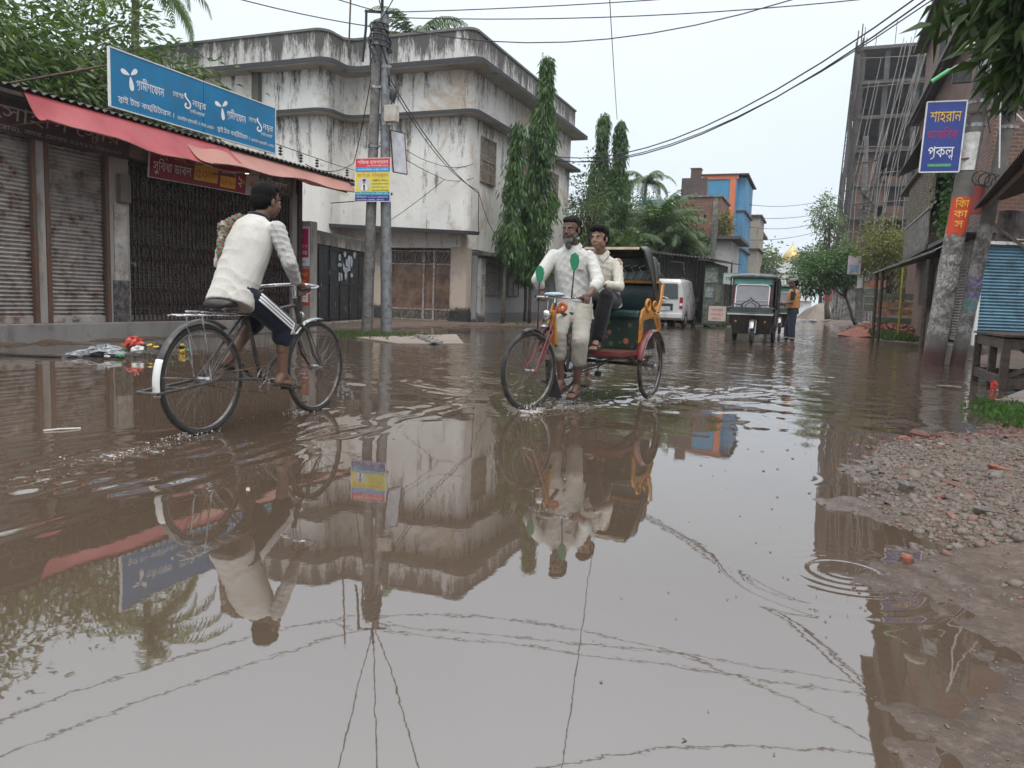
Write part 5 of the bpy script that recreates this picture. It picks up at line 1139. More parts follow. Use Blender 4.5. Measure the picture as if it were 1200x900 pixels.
mb.loft([ring((-4.1, 134, z), (r, 0, 0), (0, r, 0), 24) for r, z in prof]); mb.build('dome', M_GOLD, mq, smooth='all')
for x in (-7.0, -5.9, -2.4):
    mb = MB(); mb.tube([(x, 133, 6.6), (x, 133, 9.6)], .22, 10); mb.ell((x, 133, 9.75), (.32, 0, 0), (0, .32, 0), (0, 0, .5)); mb.build('minaret', M_MW, mq, smooth=True)
for x in np.arange(-8, -1, .9): mb = MB(); mb.box((x, 131.90, 2.6), (x+.4, 131.97, 3.7)); mb.build('window', flat('far_shade', (.22, .25, .28)), mq)
tree('far_tree', 'round distant tree to the left of the mosque', 'tree', (-6.9, 108, 0), (-6.9, 108, 6), .25, [((-6.9, 108, 6.8), (2.0, 2, 2.2), 45, 40, (.5, .5, .45))], L_PALE, .5, .28, 6, 31, .2)
tree('far_tree', 'hazy dark tree behind the parked three wheeler roof', 'tree', (-4.9, 78, 0), (-4.9, 78, 3.5), .2, [((-4.9, 78, 3.4), (1.2, 1.5, 1.5), 30, 36, (.35, .35, .3))], L_DARK, .4, .2, 6, 32, .2)
tree('vine_plant', 'bright yellow green creeper on the corner of the brick building', 'tree', (-6.3, 54.4, 0), (-6.3, 54.4, 6.5), .06, [((-6.15, 54.5, 6.3), (.5, .5, 1.1), 30, 30, (.18, .18, .2))], L_OLIVE, .2, .12, 4, 33, .3)

# ------------------------------------------------------------------ right side
# concrete frame under construction
tb = thing('unfinished_tower', 'tall unfinished concrete and brick tower wrapped in bamboo scaffolding', 'building', (5, 80, 0))
M_TC = mat('tower_concrete', (.105, .10, .098), .85, scale=.6, dirt=(.08, .075, .07)); X0, X1, Y0, Y1 = 2.2, 13.5, 80, 94; FH = 3.05
for i in range(9):
    z = .4+FH*i; mb = MB(); e_ = .5 if i in (3, 5, 7, 8) else .15
    if z < 25: mb.box((X0-e_*.6, Y0-e_, z-.14), (X1, Y1, z+.14)); mb.build('floor_slab', M_TC, tb)
for x in (2.25, 4.3, 6.9, 9.6, 13.0): mb = MB(); mb.box((x, Y0, 0), (x+.42, Y0+.5, 24.6)); mb.build('column', M_TC, tb)
for x in (2.25, 6.9, 13.0): mb = MB(); mb.box((x, Y0+7, 0), (x+.42, Y0+7.5, 24.6)); mb.build('column', M_TC, tb)
mb = MB(); mb.box((X0+.2, Y0+9, 0), (X1-.2, Y0+9.3, 24.5)); mb.build('back_wall', mat('tower_dark', (.07, .07, .075), .9), tb)
for (xa, xb, za, zb) in ((2.7, 4.25, .4, 15.5), (4.75, 5.3, .4, 13), (4.75, 13, .4, 1.8), (4.75, 13, 3.6, 4.6), (4.75, 13, 6.6, 7.8), (4.75, 13, 9.6, 10.7), (8.1, 9.6, .4, 13), (4.8, 13, 12.6, 13.4)):
    mb = MB(); mb.box((xa, Y0+.12, za), (xb, Y0+.28, zb)); mb.build('brick_infill', M_BRK2, tb)
mb = MB(); mb.box((X0-.02, Y0+.6, .4), (X0+.18, Y1, 15.6)); mb.build('brick_infill', M_BRK2, tb)
for x, z in ((5.4, 4.7), (5.4, 7.9), (5.4, 10.8), (10, 4.7), (10, 7.9), (10, 10.8)): mb = MB(); mb.box((x, Y0+.29, z), (x+2.5, Y0+.36, z+1.7)); mb.build('window_opening', M_DARKIN, tb)
sc = thing('scaffold_tower', 'narrow leaning stair tower of dark bamboo netting on the left of the tower block', 'scaffold', (1.5, 79, 0))
mb = MB(); R = random.Random(9)
for i in range(5):
    for j in range(2): mb.tube([(1.0+i*.22-.0, 78.6+j*1.4, 0), (1.35+i*.20, 78.6+j*1.4, 13), (1.75+i*.14, 78.6+j*1.4, 24.5+R.uniform(-1, 2.5))], .055, 5)
for k in range(34): z = .6+k*.7; x = 1.0+z*.035; mb.tube([(x-.1, 78.55, z), (x+.95, 78.55, z+R.uniform(-.3, .4))], .035, 5); mb.tube([(x-.1, 78.6, z), (x+1.0, 80, z+.5)], .03, 5)
mb.build('pole_frame', M_WOOD, sc)
m, n, l, b = nodes('netting'); g = n.new('ShaderNodeNewGeometry'); q = noise(n, l, mapping(n, l, g.outputs['Position'], (3, 3, 1.2)), 1.6, 9, .8); tr = n.new('ShaderNodeBsdfTransparent'); ms = n.new('ShaderNodeMixShader')
b.inputs['Base Color'].default_value = (.055, .05, .05, 1); l.new(ramp(n, l, q, .60, .64), ms.inputs[0]); l.new(b.outputs[0], ms.inputs[1]); l.new(tr.outputs[0], ms.inputs[2]); l.new(ms.outputs[0], n['Material Output'].inputs[0])
mb = MB(); mb.grid(lambda u, v: (1.02+.42*u+.75*v+.1*math.sin(v*22), 78.5+.1*math.sin(u*5+v*15), 24*v), 8, 40); mb.build('netting', m, sc)
mb = MB(); mb.grid(lambda u, v: (1.60+.40*u+.55*v, 78.9, .5+22*v), 8, 40); mb.build('netting', m, sc)
sf = thing('bamboo_scaffold', 'fan of long pale bamboo poles leaning across the tower front', 'scaffold', (6, 79, 0)); R = random.Random(4)
for k in range(40):
    x = 2.0+k*.27; a = R.uniform(.3, 2.9) if k % 3 else R.uniform(-.2, .3); z1 = R.uniform(21, 28)
    mb = MB(); mb.tube([(x, 79.3+R.uniform(-.5, .3), R.uniform(0, 6)), (x+a*.55, 79.2, z1*.55), (x+a+1.2, 79.3, z1)], .032, 5); mb.build('bamboo_pole', mat('bamboo_pale', (.26, .24, .21), .7), sf)
for k in range(9): z = 3+k*2.6; mb = MB(); mb.tube([(2.0, 79.1, z), (7, 79.0, z+R.uniform(-.3, .3)), (13, 79.1, z+R.uniform(-.2, .4))], .04, 5); mb.build('cross_pole', M_BAMBOO, sf)
mb = MB()
for x in (2.4, 2.6, 3.4, 5, 8): mb.tube([(x, 80.2, 24.6), (x+.05, 80.2, 26.6+math.sin(x*9)*.7)], .03, 5)
mb.build('rebar', M_RUST, tb)
mb = MB(); mb.box((7.0, 80.1, 24.9), (7.2, 80.3, 25.7)); mb.box((7.2, 80.1, 25.5), (8.2, 80.25, 25.62)); mb.build('blue_sheet', P_TURQ, tb)
# brick house with balcony
bh = simple_building('balcony_house', 'old brick house with a latticed balcony and creepers on its wall', 3.45, 10, 24, 36, 17, M_BRK2, bands=((5.75, .14, .5), (8.6, .14, .45), (11.5, .14, .45), (14.4, .14, .45)), wins=(('L', 26, 27.6, 9.4, 10.9), ('L', 30, 31.6, 9.4, 10.9), ('L', 26, 27.6, 12.2, 13.7)), band_m=M_CONCD)
mb = MB(); mb.box((2.95, 26.2, 2.85), (3.45, 33, 3.0)); mb.box((2.85, 26, 5.6), (3.45, 33.2, 5.74)); mb.build('balcony_slab', M_CONCD, bh)
mb = MB()
for i in range(60): y = 26.3+6.6*i/59; mb.box((2.96, y-.02, 3.0), (3.0, y+.02, 4.05))
mb.box((2.94, 26.2, 4.05), (3.02, 33, 4.13)); mb.build('railing', mat('rail_cream', (.32, .30, .26), .7, scale=3, dirt=(.12, .11, .10)), bh)
mb = MB()
for i in range(12): y = 26.3+6.6*i/11; mb.box((2.985, y-.03, 4.13), (3.02, y+.03, 5.6))
for i in range(16): z = 4.15+1.4*i/15; mb.box((2.99, 26.2, z), (3.015, 33, z+.03))
mb.build('lattice', mat('lattice_tan', (.33, .28, .21), .7, scale=3, dirt=(.15, .12, .09)), bh)
mb = MB(); mb.box((3.02, 26.2, 4.2), (3.06, 32.9, 5.5)); mb.build('screen', mat('screen_tan', (.20, .17, .13), .8), bh)
mb = MB(); mb.loft([[V(2.6, 25.5, 6.15), V(3.5, 25.5, 6.6), V(3.5, 34, 6.6), V(2.6, 34, 6.15)], [V(2.6, 25.5, 6.2), V(3.5, 25.5, 6.66), V(3.5, 34, 6.66), V(2.6, 34, 6.2)]]); mb.build('awning_sheet', M_TIND, bh)
def vine(name, label, spots, leaf=L_ASH, seed=0, n=240, L=.14, Wd=.09):
    g = np.random.default_rng(seed); P = []
    for (x, y, z, rx, ry, rz) in spots: P.append(np.array([x, y, z])+g.normal(0, 1, (n, 3))*np.array([rx, ry, rz]))
    P = np.concatenate(P); t = thing(name, label, 'creeper', tuple(P.mean(0))); v, f = leaf_cloud(P, g.normal(0, 1, P.shape)-np.array([0, 0, .4]), L, Wd, .3, jitter=.4)
    raw('foliage', v, f, leaf, t); mb = MB()
    for s_ in spots: mb.tube([(s_[0], s_[1], s_[2]-s_[5]*1.6), (s_[0]+.05, s_[1], s_[2]), (s_[0], s_[1], s_[2]+s_[5]*1.6)], .012, 5)
    mb.build('stem', M_BARK, t); return t
vine('creeper', 'green creeper hanging beside the balcony lattice', [(3.35, 25.6, 5.2, .15, .4, .5), (3.3, 25.2, 4.3, .15, .3, .5), (3.25, 24.8, 3.6, .1, .3, .3)], seed=1)
vine('creeper', 'leafy creeper on the brick wall behind the two leaning poles', [(3.9, 20.9, 4.6, .25, .1, .5), (4.1, 20.9, 5.4, .25, .1, .5), (3.5, 20.9, 3.9, .2, .1, .25), (4.6, 20.8, 4.9, .25, .1, .7)], seed=2)
# corner shop with the blue shutter
cs = thing('corner_shop', 'brick corner shop with a closed blue roller shutter set at an angle', 'shop', (3.3, 19.4, 0))
c0 = V(3.16, 19.30, 0); cd = V(math.cos(PSI), math.sin(PSI), 0); cn = V(cd.y, -cd.x, 0)
mb = MB(); P = [(c0.x, c0.y+.0), (c0.x+cd.x*3.5, c0.y+cd.y*3.5), (8, 24), (3.16, 23.9)]
mb.loft([[V(x+.12, y+.12, -.1) for x, y in P], [V(x+.12, y+.12, 2.72) for x, y in P]]); mb.build('wall', plaster('shop_pink', (.46, .39, .33), amt=.7, tanamt=.4), cs)
mb = MB(); mb.loft([[V(x+.1, y+.1, 2.80) for x, y in P], [V(x+.1, y+.1, 6.9) for x, y in P]]); mb.build('upper_wall', M_BRK2, cs)
P2 = [(c0.x-.35, c0.y-.3), (c0.x+cd.x*3.5, c0.y+cd.y*3.5-.5), (8, 24), (2.75, 24)]
mb = MB(); mb.loft([[V(x, y, 2.70) for x, y in P2], [V(x, y, 2.80) for x, y in P2]]); mb.build('eave_slab', M_CONCD, cs)
mb = MB(); mb.loft([[V(x, y, -.1) for x, y in P2], [V(x, y, .27) for x, y in P2]]); mb.build('plinth', M_CONCD, cs)
M_SHB = mat('shutter_blue', (.11, .22, .30), .5, metal=.2, scale=2.5, dirt=(.06, .10, .12), dirtamt=.3, bmp=.08)
mb = MB(); prof = []; n_s = 30
for i in range(n_s*4+1):
    ph = (i % 4)/4; prof.append((.34+2.10*i/(n_s*4), .016*(math.sin(ph*2*PI)+.35*math.sin(ph*4*PI))))
vs = []
for z, d in prof: vs += [c0+cd*.16+cn*(d+.02)+UZ*z, c0+cd*1.34+cn*(d+.02)+UZ*z]
mb.add(vs, [(2*i, 2*i+1, 2*i+3, 2*i+2) for i in range(len(prof)-1)]); mb.build('roller_shutter', M_SHB, cs, fix=False)
mb = MB(); mb.obox(c0+cd*.09+cn*.06+UZ*1.36, cd*.035, cn*.04, UZ*1.08); mb.obox(c0+cd*.75+cn*.08+UZ*2.50, cd*.85, cn*.03, UZ*.035); mb.build('white_pipe_frame', M_WHITEP, cs, bevel=.01)
mb = MB(); mb.obox(c0+cd*1.40+cn*.05+UZ*1.36, cd*.05, cn*.04, UZ*1.1); mb.build('dark_jamb', M_BLACK, cs)
mb = MB(); mb.bar((3.12, 18.5+1.2, .35), (3.12, 18.5+1.2, 2.6), .1, .1); mb.build('pier', M_CONC, cs)
shutter(20.2, 23.0, x=3.14, z0=.35, z1=2.6, m=M_SHUT, parent=cs, n=34)
mb = MB(); mb.obox(c0+cd*1.0+cn*.12+UZ*2.62, cd*.3, cn*.05, UZ*.05); mb.build('tube_lamp', M_WHITEP, cs)
mb = MB(); mb.tube([V(4.55, 19.9, 2.8), V(4.62, 19.9, 5.2)], .05, 8); mb.build('white_drain_pipe', M_WHITEP, cs)
rb_ = board('side_sign', 'small faded red board fixed on the brick wall behind the poles', 'signboard', (2.95, 19.6, 3.15), V(1, .1, 0), UZ, .65, .62, flat('board_red', (.22, .035, .03)), M_RUST, thick=.03)
t = thing('stall_roof', 'black corrugated stall roof jutting in from the right edge on poles', 'stall', (3.3, 13, 0))
mb = MB(); corrugated(mb, (2.05, 9.6, 2.92), (2.62, 16.7, 2.92), (5.2, 16.7, 3.9), (5.2, 9.6, 3.9), 60, .022); mb.build('roof', M_TIND, t, smooth=True)
mb = MB(); mb.tube([(2.75, 16.5, 2.75), (3.3, 14.8, 1.9)], .028, 6); mb.tube([(2.4, 12.0, 2.95), (3.9, 15.2, 2.5)], .028, 6); mb.tube([(2.3, 10.0, 2.9), (2.75, 16.4, 2.9)], .035, 6)
mb.build('rafter_pole', M_BAMBOO, t)
for x, y in ((4.3, 16.4), (3.4, 9.8)): mb = MB(); mb.tube([(x, y, 0), (x, y, 3.5)], .05, 8); mb.build('post', M_BAMBOO, t)
mb = MB(); mb.grid(lambda u, v: (3.0+u*.9, 16.6+.05*math.sin(u*14), 2.85-.55*v*(1-.3*u)+.03*math.sin(u*9)), 16, 8, (0, .01, 0)); mb.build('hanging_cloth', mat('cloth_mauve', (.30, .27, .27), .8, scale=4, dirt=(.14, .10, .10)), t)
# roadside shed
gs = thing('roadside_shed', 'low dark wooden roadside shed with a thin tin roof on poles', 'shed', (2.4, 25, 0))
mb = MB(); A, B, C_, D = (1.66, 27.4, 2.16), (2.52, 20.8, 2.42), (3.5, 20.8, 2.98), (3.4, 27.4, 2.66); corrugated(mb, A, B, C_, D, 40, .015); mb.build('roof', mat('roof_slate', (.10, .095, .095), .5, metal=.3, scale=3, dirt=(.05, .04, .035)), gs, smooth=True)
mb = MB(); mb.bar(A, B, .06, .05); mb.build('eave_board', M_CONC, gs)
for x, y in ((1.78, 27.2), (1.88, 26.4), (2.5, 21.2)): mb = MB(); mb.tube([(x, y, -.1), (x-.02, y, 2.25)], .05, 8); mb.build('post', M_WOOD, gs)
mb = MB(); mb.box((2.72, 21.6, .1), (2.78, 23.6, 2.35)); mb.box((2.8, 21.55, .1), (3.4, 21.6, 2.6)); mb.build('plank_wall', M_WOOD, gs)
mb = MB(); mb.box((2.55, 22.0, 1.15), (2.7, 23.2, 2.2)); mb.build('dark_hatch', M_BLACK, gs)
for i, (z, c) in enumerate(((.55, (.10, .13, .08)), (.85, (.36, .17, .07)), (1.1, (.30, .16, .08)), (1.38, (.12, .15, .10)))):
    mb = MB(); mb.box((1.95, 29.6, z), (3.1, 29.7, z+.2)); mb.build('painted_plank', mat('plank%d' % i, c, .7, scale=3, dirt=(.08, .06, .05)), gs)
mb = MB(); mb.tube([(2.62, 28.4, .2), (2.6, 28.4, 2.4)], .035, 6); mb.build('yellow_post', mat('post_yellow', (.42, .34, .04), .6), gs)
t = thing('slat_stack', 'orange and green painted slat boards beside the far pole', 'boards', (2.2, 44, 0))
for z, c in ((.95, (.09, .12, .08)), (1.35, (.11, .14, .10)), (1.75, (.12, .15, .10)), (2.2, (.42, .15, .06))): mb = MB(); mb.box((2.35, 44, z), (3.3, 44.08, z+.34)); mb.build('board', mat('slat%d' % int(z*100), c, .7, scale=3, dirt=(.08, .06, .05)), t)
fen = thing('corrugated_fence', 'pale upright corrugated fence under the bushes at right', 'fence', (2, 55, 0)); mb = MB(); corrugated(mb, (1.0, 55.5, .3), (3.9, 54, .3), (3.9, 54, 2.45), (1.0, 55.5, 2.45), 16, .06); mb.build('sheet', mat('fence_pale', (.40, .40, .39), .5, metal=.3, scale=2, dirt=(.14, .11, .09), dirtamt=.5), fen)
mb = MB(); mb.bar((1.0, 55.3, 2.5), (3.9, 53.8, 2.5), .1, .1); mb.build('top_rail', M_CONC, fen)
p = pole('utility_pole', 'single dark pole with a small pale placard beside the roadside shed', (2.32, 47, .3), (1.93, 47, 10.4), .20, .11, M_POLEC, (.72, .62))
mb = MB(); mb.tube([(2.22, 46.95, 2.2), (2.21, 46.95, 2.9)], .165, 12); mb.build('white_band', M_WHITEP, p)
for z, w in ((9.0, .55), (6.8, .5), (7.4, .3)): mb = MB(); mb.bar((2.02-w, 46.9, z-.1), (2.02+w, 46.9, z+.1), .05, .05); mb.build('crossarm', M_WOOD, p)
mb = MB(); R = random.Random(3)
for k in range(14): a = R.uniform(0, 6.3); z = R.uniform(5.6, 7.2); mb.tube([(2.1+.1*math.cos(a), 46.8, z), (2.1+R.uniform(.2, .6)*math.cos(a), 46.7, z+R.uniform(-.5, .4)), (2.1+.1*math.cos(a+2), 46.8, z+R.uniform(-.6, .6))], .022, 5)
mb.build('wire_tangle', M_CABLE, p)
board('pole_placard', 'small pale blue and pink placard tied to the far dark pole', 'placard', (1.52, 46.6, 2.95), V(1, .1, 0), UZ, .64, .98, flat('placard_pink', (.50, .42, .46)), M_WHITEP, thick=.02, rects=[(.08, .12, .56, .5, flat('placard_blue', (.22, .32, .45)))])
tree('roadside_tree', 'leafy green roadside bush with a leaning stem left of the far pole', 'tree', (2.2, 47.6, .2), (1.0, 48, 3.0), .10, [((.6, 48, 3.2), (1.7, 1.4, .85), 85, 34, (.28, .28, .2)), ((1.7, 48.6, 3.9), (1.1, 1.2, .8), 45, 34, (.28, .28, .2)), ((-.4, 49, 2.5), (1.0, 1, .6), 36, 30, (.25, .25, .2))], L_ASH, .24, .10, 8, 41, .4)
tree('roadside_tree', 'yellowish brown feathery tree to the right of the far pole', 'tree', (3.6, 46, .2), (3.5, 46.5, 3.0), .12, [((3.3, 46.5, 4.5), (1.35, 1.4, 1.35), 90, 34, (.28, .28, .22)), ((4.2, 46.5, 3.3), (1.0, 1.2, 1.0), 50, 30, (.28, .28, .22))], L_OLIVE, .2, .09, 9, 42, .3)
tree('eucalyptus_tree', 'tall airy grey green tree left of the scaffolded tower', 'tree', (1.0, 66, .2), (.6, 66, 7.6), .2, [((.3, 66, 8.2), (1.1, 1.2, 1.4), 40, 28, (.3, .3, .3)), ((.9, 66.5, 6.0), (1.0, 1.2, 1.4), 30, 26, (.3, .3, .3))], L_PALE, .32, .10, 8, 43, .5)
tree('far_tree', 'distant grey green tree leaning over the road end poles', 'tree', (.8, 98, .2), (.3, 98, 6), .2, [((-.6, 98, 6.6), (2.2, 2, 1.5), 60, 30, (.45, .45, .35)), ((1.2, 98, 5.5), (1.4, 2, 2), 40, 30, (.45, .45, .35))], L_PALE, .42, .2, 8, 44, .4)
for i, (x, h, lb) in enumerate(((.35, 8.2, 'leftmost of the distant poles at the road end'), (.85, 9.3, 'second distant pole at the road end, the tallest'), (1.35, 7.6, 'rightmost of the distant poles at the road end'))):
    t = pole('distant_pole', lb, (x, 84+i*3, .2), (x+.05, 84+i*3, h), .12, .09, M_POLEC, group='distant poles at the road end'); mb = MB(); mb.bar((x-.6, 83.9+i*3, h-.4), (x+.7, 83.9+i*3, h-.3), .08, .08); mb.build('crossarm', M_WOOD, t)
simple_building('red_box_shop', 'small far shop with a red panel at the foot of the road end poles', .6, 2.4, 76, 80, 2.9, plaster('far_shop', (.35, .33, .30), amt=.4), wins=(('F', .7, 1.5, 1.7, 2.8),), win_m=flat('panel_red', (.40, .03, .03)))
# earth, brick and sand heaps
def heap(name, label, cat, c, r, h, m, seed, n=40, pow_=1.3):
    x0, y0, z0 = c; g = np.random.default_rng(seed); ph = g.uniform(0, 6.3, 6)
    mb = MB()
    def fn(u, v):
        a = 2*PI*u; k = 1-v; R_ = 1+.16*math.sin(2*a+ph[0])+.10*math.sin(5*a+ph[1]); x = math.cos(a)*r[0]*k*R_; y = math.sin(a)*r[1]*k*R_
        z = h*(1-k**pow_)+.05*h*math.sin(x*9/r[0]+ph[2])*math.sin(y*8/r[1]+ph[3])*(k > .02)
        return (x0+x, y0+y, z0-.08+z)
    mb.grid(fn, n, n//2); return tag(mb.build(name, m, smooth='all'), label, cat)
heap('sand_heap', 'low heap of pale sand on the right verge at the road end', 'sand heap', (.45, 70, .15), (1.9, 3, 0), 1.45, mat('sand', (.24, .20, .165), .95, scale=3, bmp=.4), 1)
heap('brick_heap', 'heap of crushed red brick beside the roadside shed', 'brick heap', (2.6, 32.5, .1), (1.6, 2.4, 0), .62, mat('brick_dust', (.26, .09, .06), .9, scale=4, dirt=(.12, .06, .05), bmp=.8), 2)
px_ = rng.uniform(1.0, 3.3, 900); py_ = rng.uniform(29.5, 46, 900); stones('broken_brick', 'scattered broken red brick around the roadside shed', np.stack([px_, py_, gh(px_, py_)+.02], 1), rng.uniform(.05, .2, 900), M_RUBBLE, seed=6)
px_ = rng.normal(2.6, .7, 700); py_ = rng.normal(32.5, .9, 700); rr_ = np.hypot((px_-2.6)/1.6, (py_-32.5)/2.4); kp = rr_ < .95; stones('brick_rubble', 'lumps of broken brick lying on the red heap', np.stack([px_, py_, .05+.62*(1-rr_**1.3)], 1)[kp], rng.uniform(.06, .2, 700)[kp], M_BRICKF, seed=7)

# ------------------------------------------------------------------ the two leaning concrete poles and the blue sign
m, n, l, b = nodes('pole_peeling'); tcn = n.new('ShaderNodeTexCoord'); v = tcn.outputs['Object']; s = n.new('ShaderNodeSeparateXYZ'); l.new(v, s.inputs[0])
c = mix(n, l, ramp(n, l, noise(n, l, v, 5, 8), .35, .7), (.10, .09, .08), (.16, .145, .13))
pf = ramp(n, l, noise(n, l, v, 5, 12, .85), .47, .56); zz = ramp(n, l, s.outputs['Z'], .45, .6); n2 = n.new('ShaderNodeMapRange'); n2.inputs['From Min'].default_value = 2.55; n2.inputs['From Max'].default_value = 2.6; n2.inputs['To Min'].default_value = 1; n2.inputs['To Max'].default_value = 0; l.new(s.outputs['Z'], n2.inputs['Value'])
m1 = n.new('ShaderNodeMath'); m1.operation = 'MULTIPLY'; l.new(pf, m1.inputs[0]); l.new(n2.outputs[0], m1.inputs[1]); m2 = n.new('ShaderNodeMath'); m2.operation = 'MULTIPLY'; l.new(m1.outputs[0], m2.inputs[0]); l.new(zz, m2.inputs[1])
pc = mix(n, l, ramp(n, l, noise(n, l, v, 12, 4), .55, .62), (.36, .34, .32), (.26, .30, .34)); pc = mix(n, l, ramp(n, l, noise(n, l, v, 9, 4), .62, .66), pc, (.26, .15, .12))
c = mix(n, l, m2.outputs[0], c, pc); red = n.new('ShaderNodeMapRange'); red.inputs['From Min'].default_value = .22; red.inputs['From Max'].default_value = .38; red.inputs['To Min'].default_value = 1; red.inputs['To Max'].default_value = 0; l.new(s.outputs['Z'], red.inputs['Value'])
c = mix(n, l, red.outputs[0], c, (.075, .035, .03)); l.new(c, b.inputs['Base Color']); setp(b, rough=.8); bump(n, l, noise(n, l, v, 20, 8, .7), b, .5, .01); M_PEEL = m
RG = 'two leaning concrete poles on the right'
q1 = pole('leaning_pole', 'thicker left leaning concrete pole covered with torn posters', (2.10, 16.2, -.2), (2.68, 16.2, 8.0), .195, .12, M_PEEL, (.55, .60), RG)
q2 = pole('leaning_pole', 'thinner right leaning pole passing behind the black stall roof', (2.50, 16.2, -.2), (3.13, 16.35, 6.2), .13, .11, M_PEEL, (.7,), RG)
def sleeve(parent, a, b_, r, z0, z1, m, name, ang0=-2.6, ang1=-.3, ragged=0):
    a, b_ = Vector(a), Vector(b_); mb = MB()
    def fn(u, v):
        t_ = (z0+(z1-z0)*v-a.z)/(b_.z-a.z); p = a.lerp(b_, t_); th = ang0+(ang1-ang0)*u; R_ = r[0]+(r[1]-r[0])*t_+.008
        return (p.x+R_*math.cos(th), p.y+R_*math.sin(th), p.z-(ragged*math.sin(u*7)**2 if v == 0 else 0))
    mb.grid(fn, 12, 4, (0, -.002, 0)); return mb.build(name, m, parent)
Pa, Pb = (2.10, 16.2, -.2), (2.68, 16.2, 8.0)
sleeve(q1, Pa, Pb, (.195, .12), 3.52, 4.18, mat('band_white', (.62, .60, .58), .6, dirt=(.4, .37, .34), dirtamt=.3), 'white_band', -2.7, -.9)
st = thing('pole_sticker', 'orange red paper wrapped on the thicker leaning pole with yellow lettering', 'poster', (2.32, 16.0, 2.9))
sleeve(st, Pa, Pb, (.195, .12), 2.42, 3.05, flat('sticker_red', (.55, .06, .02)), 'paper', -2.75, -.55, .08)
mb = MB()
for s_, z in (("িকা", 2.86), ("কা", 2.68), ("স", 2.50)): xx = 2.10+.58*(z+.2)/8.2; put_text(mb, s_, (xx, 16.0, z), V(1, 0, 0), V(.06, 0, 1), .19, .22 if s_ != 'স' else .14, True)
mb.build('lettering', INK_Y, st, fix=False)
sleeve(q1, Pa, Pb, (.195, .12), 1.45, 2.02, mat('torn_white', (.50, .48, .46), .7, scale=12, dirt=(.16, .14, .13), dirtamt=.6), 'torn_paper', -2.8, -.5, .1)
sleeve(q2, (2.50, 16.2, -.2), (3.13, 16.35, 6.2), (.13, .11), 1.28, 1.62, mat('paper_blue', (.06, .10, .30), .6, scale=9, dirt=(.35, .2, .2), dirtamt=.5), 'torn_paper', -2.8, -.6, .05)
sleeve(q2, (2.50, 16.2, -.2), (3.13, 16.35, 6.2), (.13, .11), 1.05, 1.24, mat('paper_teal', (.10, .20, .20), .6, scale=9, dirt=(.25, .3, .2), dirtamt=.4), 'torn_paper', -2.6, -.6, .05)
t, o, u, v, nr = board('project_sign', 'tall blue sign with yellow red and white lettering fixed to the leaning pole', 'signboard', (1.575, 15.93, 3.48), V(1, .06, 0), V(.025, 0, 1), .635, 1.23, mat('sign_royal', (.025, .05, .24), .45, var=.1, scale=2, bmp=.02), M_WHITEP, thick=.02, frame=.022,
    rows=[("শাহরান", .07, .88, .27, .50, INK_Y), ("আবািসক", .06, .58, .22, .49, flat('ink_crimson', (.36, .02, .08))), ("প~কল<প>", .10, .26, .28, .42, INK_W)], rects=[(.12, .095, .50, .145, INK_G)])
mb = MB(); put_text(mb, "েমাবাঃ ০১৭১২-৩৮৯৯০৩", o+u*.14+v*.105+nr*.006, u, v, .035, .34); mb.build('lettering', INK_Y, t, fix=False)
mb = MB(); mb.bar((1.85, 16.0, 4.5), (2.5, 16.05, 4.52), .03, .03); mb.bar((1.85, 16.0, 3.7), (2.4, 16.05, 3.72), .03, .03); mb.build('bracket', M_RUST, t)
# clutter at the pole heads
t = thing('junction_box', 'pale grey junction box strapped near the top of the leaning pole', 'electric box', (2.5, 15.9, 5.3)); mb = MB(); mb.loft([[V(2.34, 15.86, 5.12), V(2.62, 15.86, 5.10), V(2.62, 16.02, 5.10), V(2.34, 16.02, 5.12)], [V(2.40, 15.86, 5.50), V(2.66, 15.86, 5.50), V(2.66, 16.02, 5.50), V(2.40, 16.02, 5.50)]]); mb.build('case', mat('box_grey', (.42, .42, .42), .5), t, bevel=.02)
mb = MB(); mb.tube([(2.45, 15.9, 5.12), (2.5, 15.85, 4.6), (2.62, 15.85, 4.1)], .012, 6); mb.build('cable', M_CABLE, t)
t = thing('street_lamp', 'old round street lamp head with a green tube on the leaning pole', 'street lamp', (2.2, 15.8, 5.5)); mb = MB(); mb.ell((2.22, 15.7, 5.52), (.20, 0, .04), (0, .12, 0), (-.02, 0, .09), 16, 10); mb.build('lamp_head', mat('lamp_cream', (.42, .38, .30), .5), t, smooth='all')
mb = MB(); mb.box((1.95, 15.8, 4.98), (2.25, 15.88, 5.30)); mb.build('control_box', M_BLACK, t, bevel=.01); mb = MB(); mb.tube([(1.62, 15.7, 5.0), (1.88, 15.7, 5.18)], .035, 8); mb.build('green_tube', mat('tube_green', (.10, .42, .16), .4), t, smooth=True); mb = MB(); mb.tube([(1.88, 15.7, 5.18), (2.1, 15.7, 5.3), (2.45, 16.0, 5.55)], .014, 6); mb.build('arm', M_STEEL, t)
t = thing('wire_coils', 'dark tangle of cables and coils between the heads of the leaning poles', 'cable tangle', (2.9, 16, 5.2)); R = random.Random(2); mb = MB()
for k in range(34):
    a = V(R.uniform(2.4, 3.1), 16+R.uniform(-.2, .2), R.uniform(4.6, 6.2)); b2 = V(R.uniform(2.5, 3.3), 16+R.uniform(-.2, .2), R.uniform(4.4, 6.2)); mb.tube([a, (a+b2)/2+V(R.uniform(-.25, .25), R.uniform(-.2, .1), -R.uniform(.1, .5)), b2], R.uniform(.008, .02), 5)
for k in range(4): mb.torus((2.85, 15.85, 5.3+.12*k), .22, .02, (.2, 1, .1), 24, 6)
for k in range(5): mb.torus((2.55+.1*k, 15.9, 3.35-.03*k), .13, .01, (.1, 1, .5), 20, 5)
mb.build('cable', M_CABLE, t)
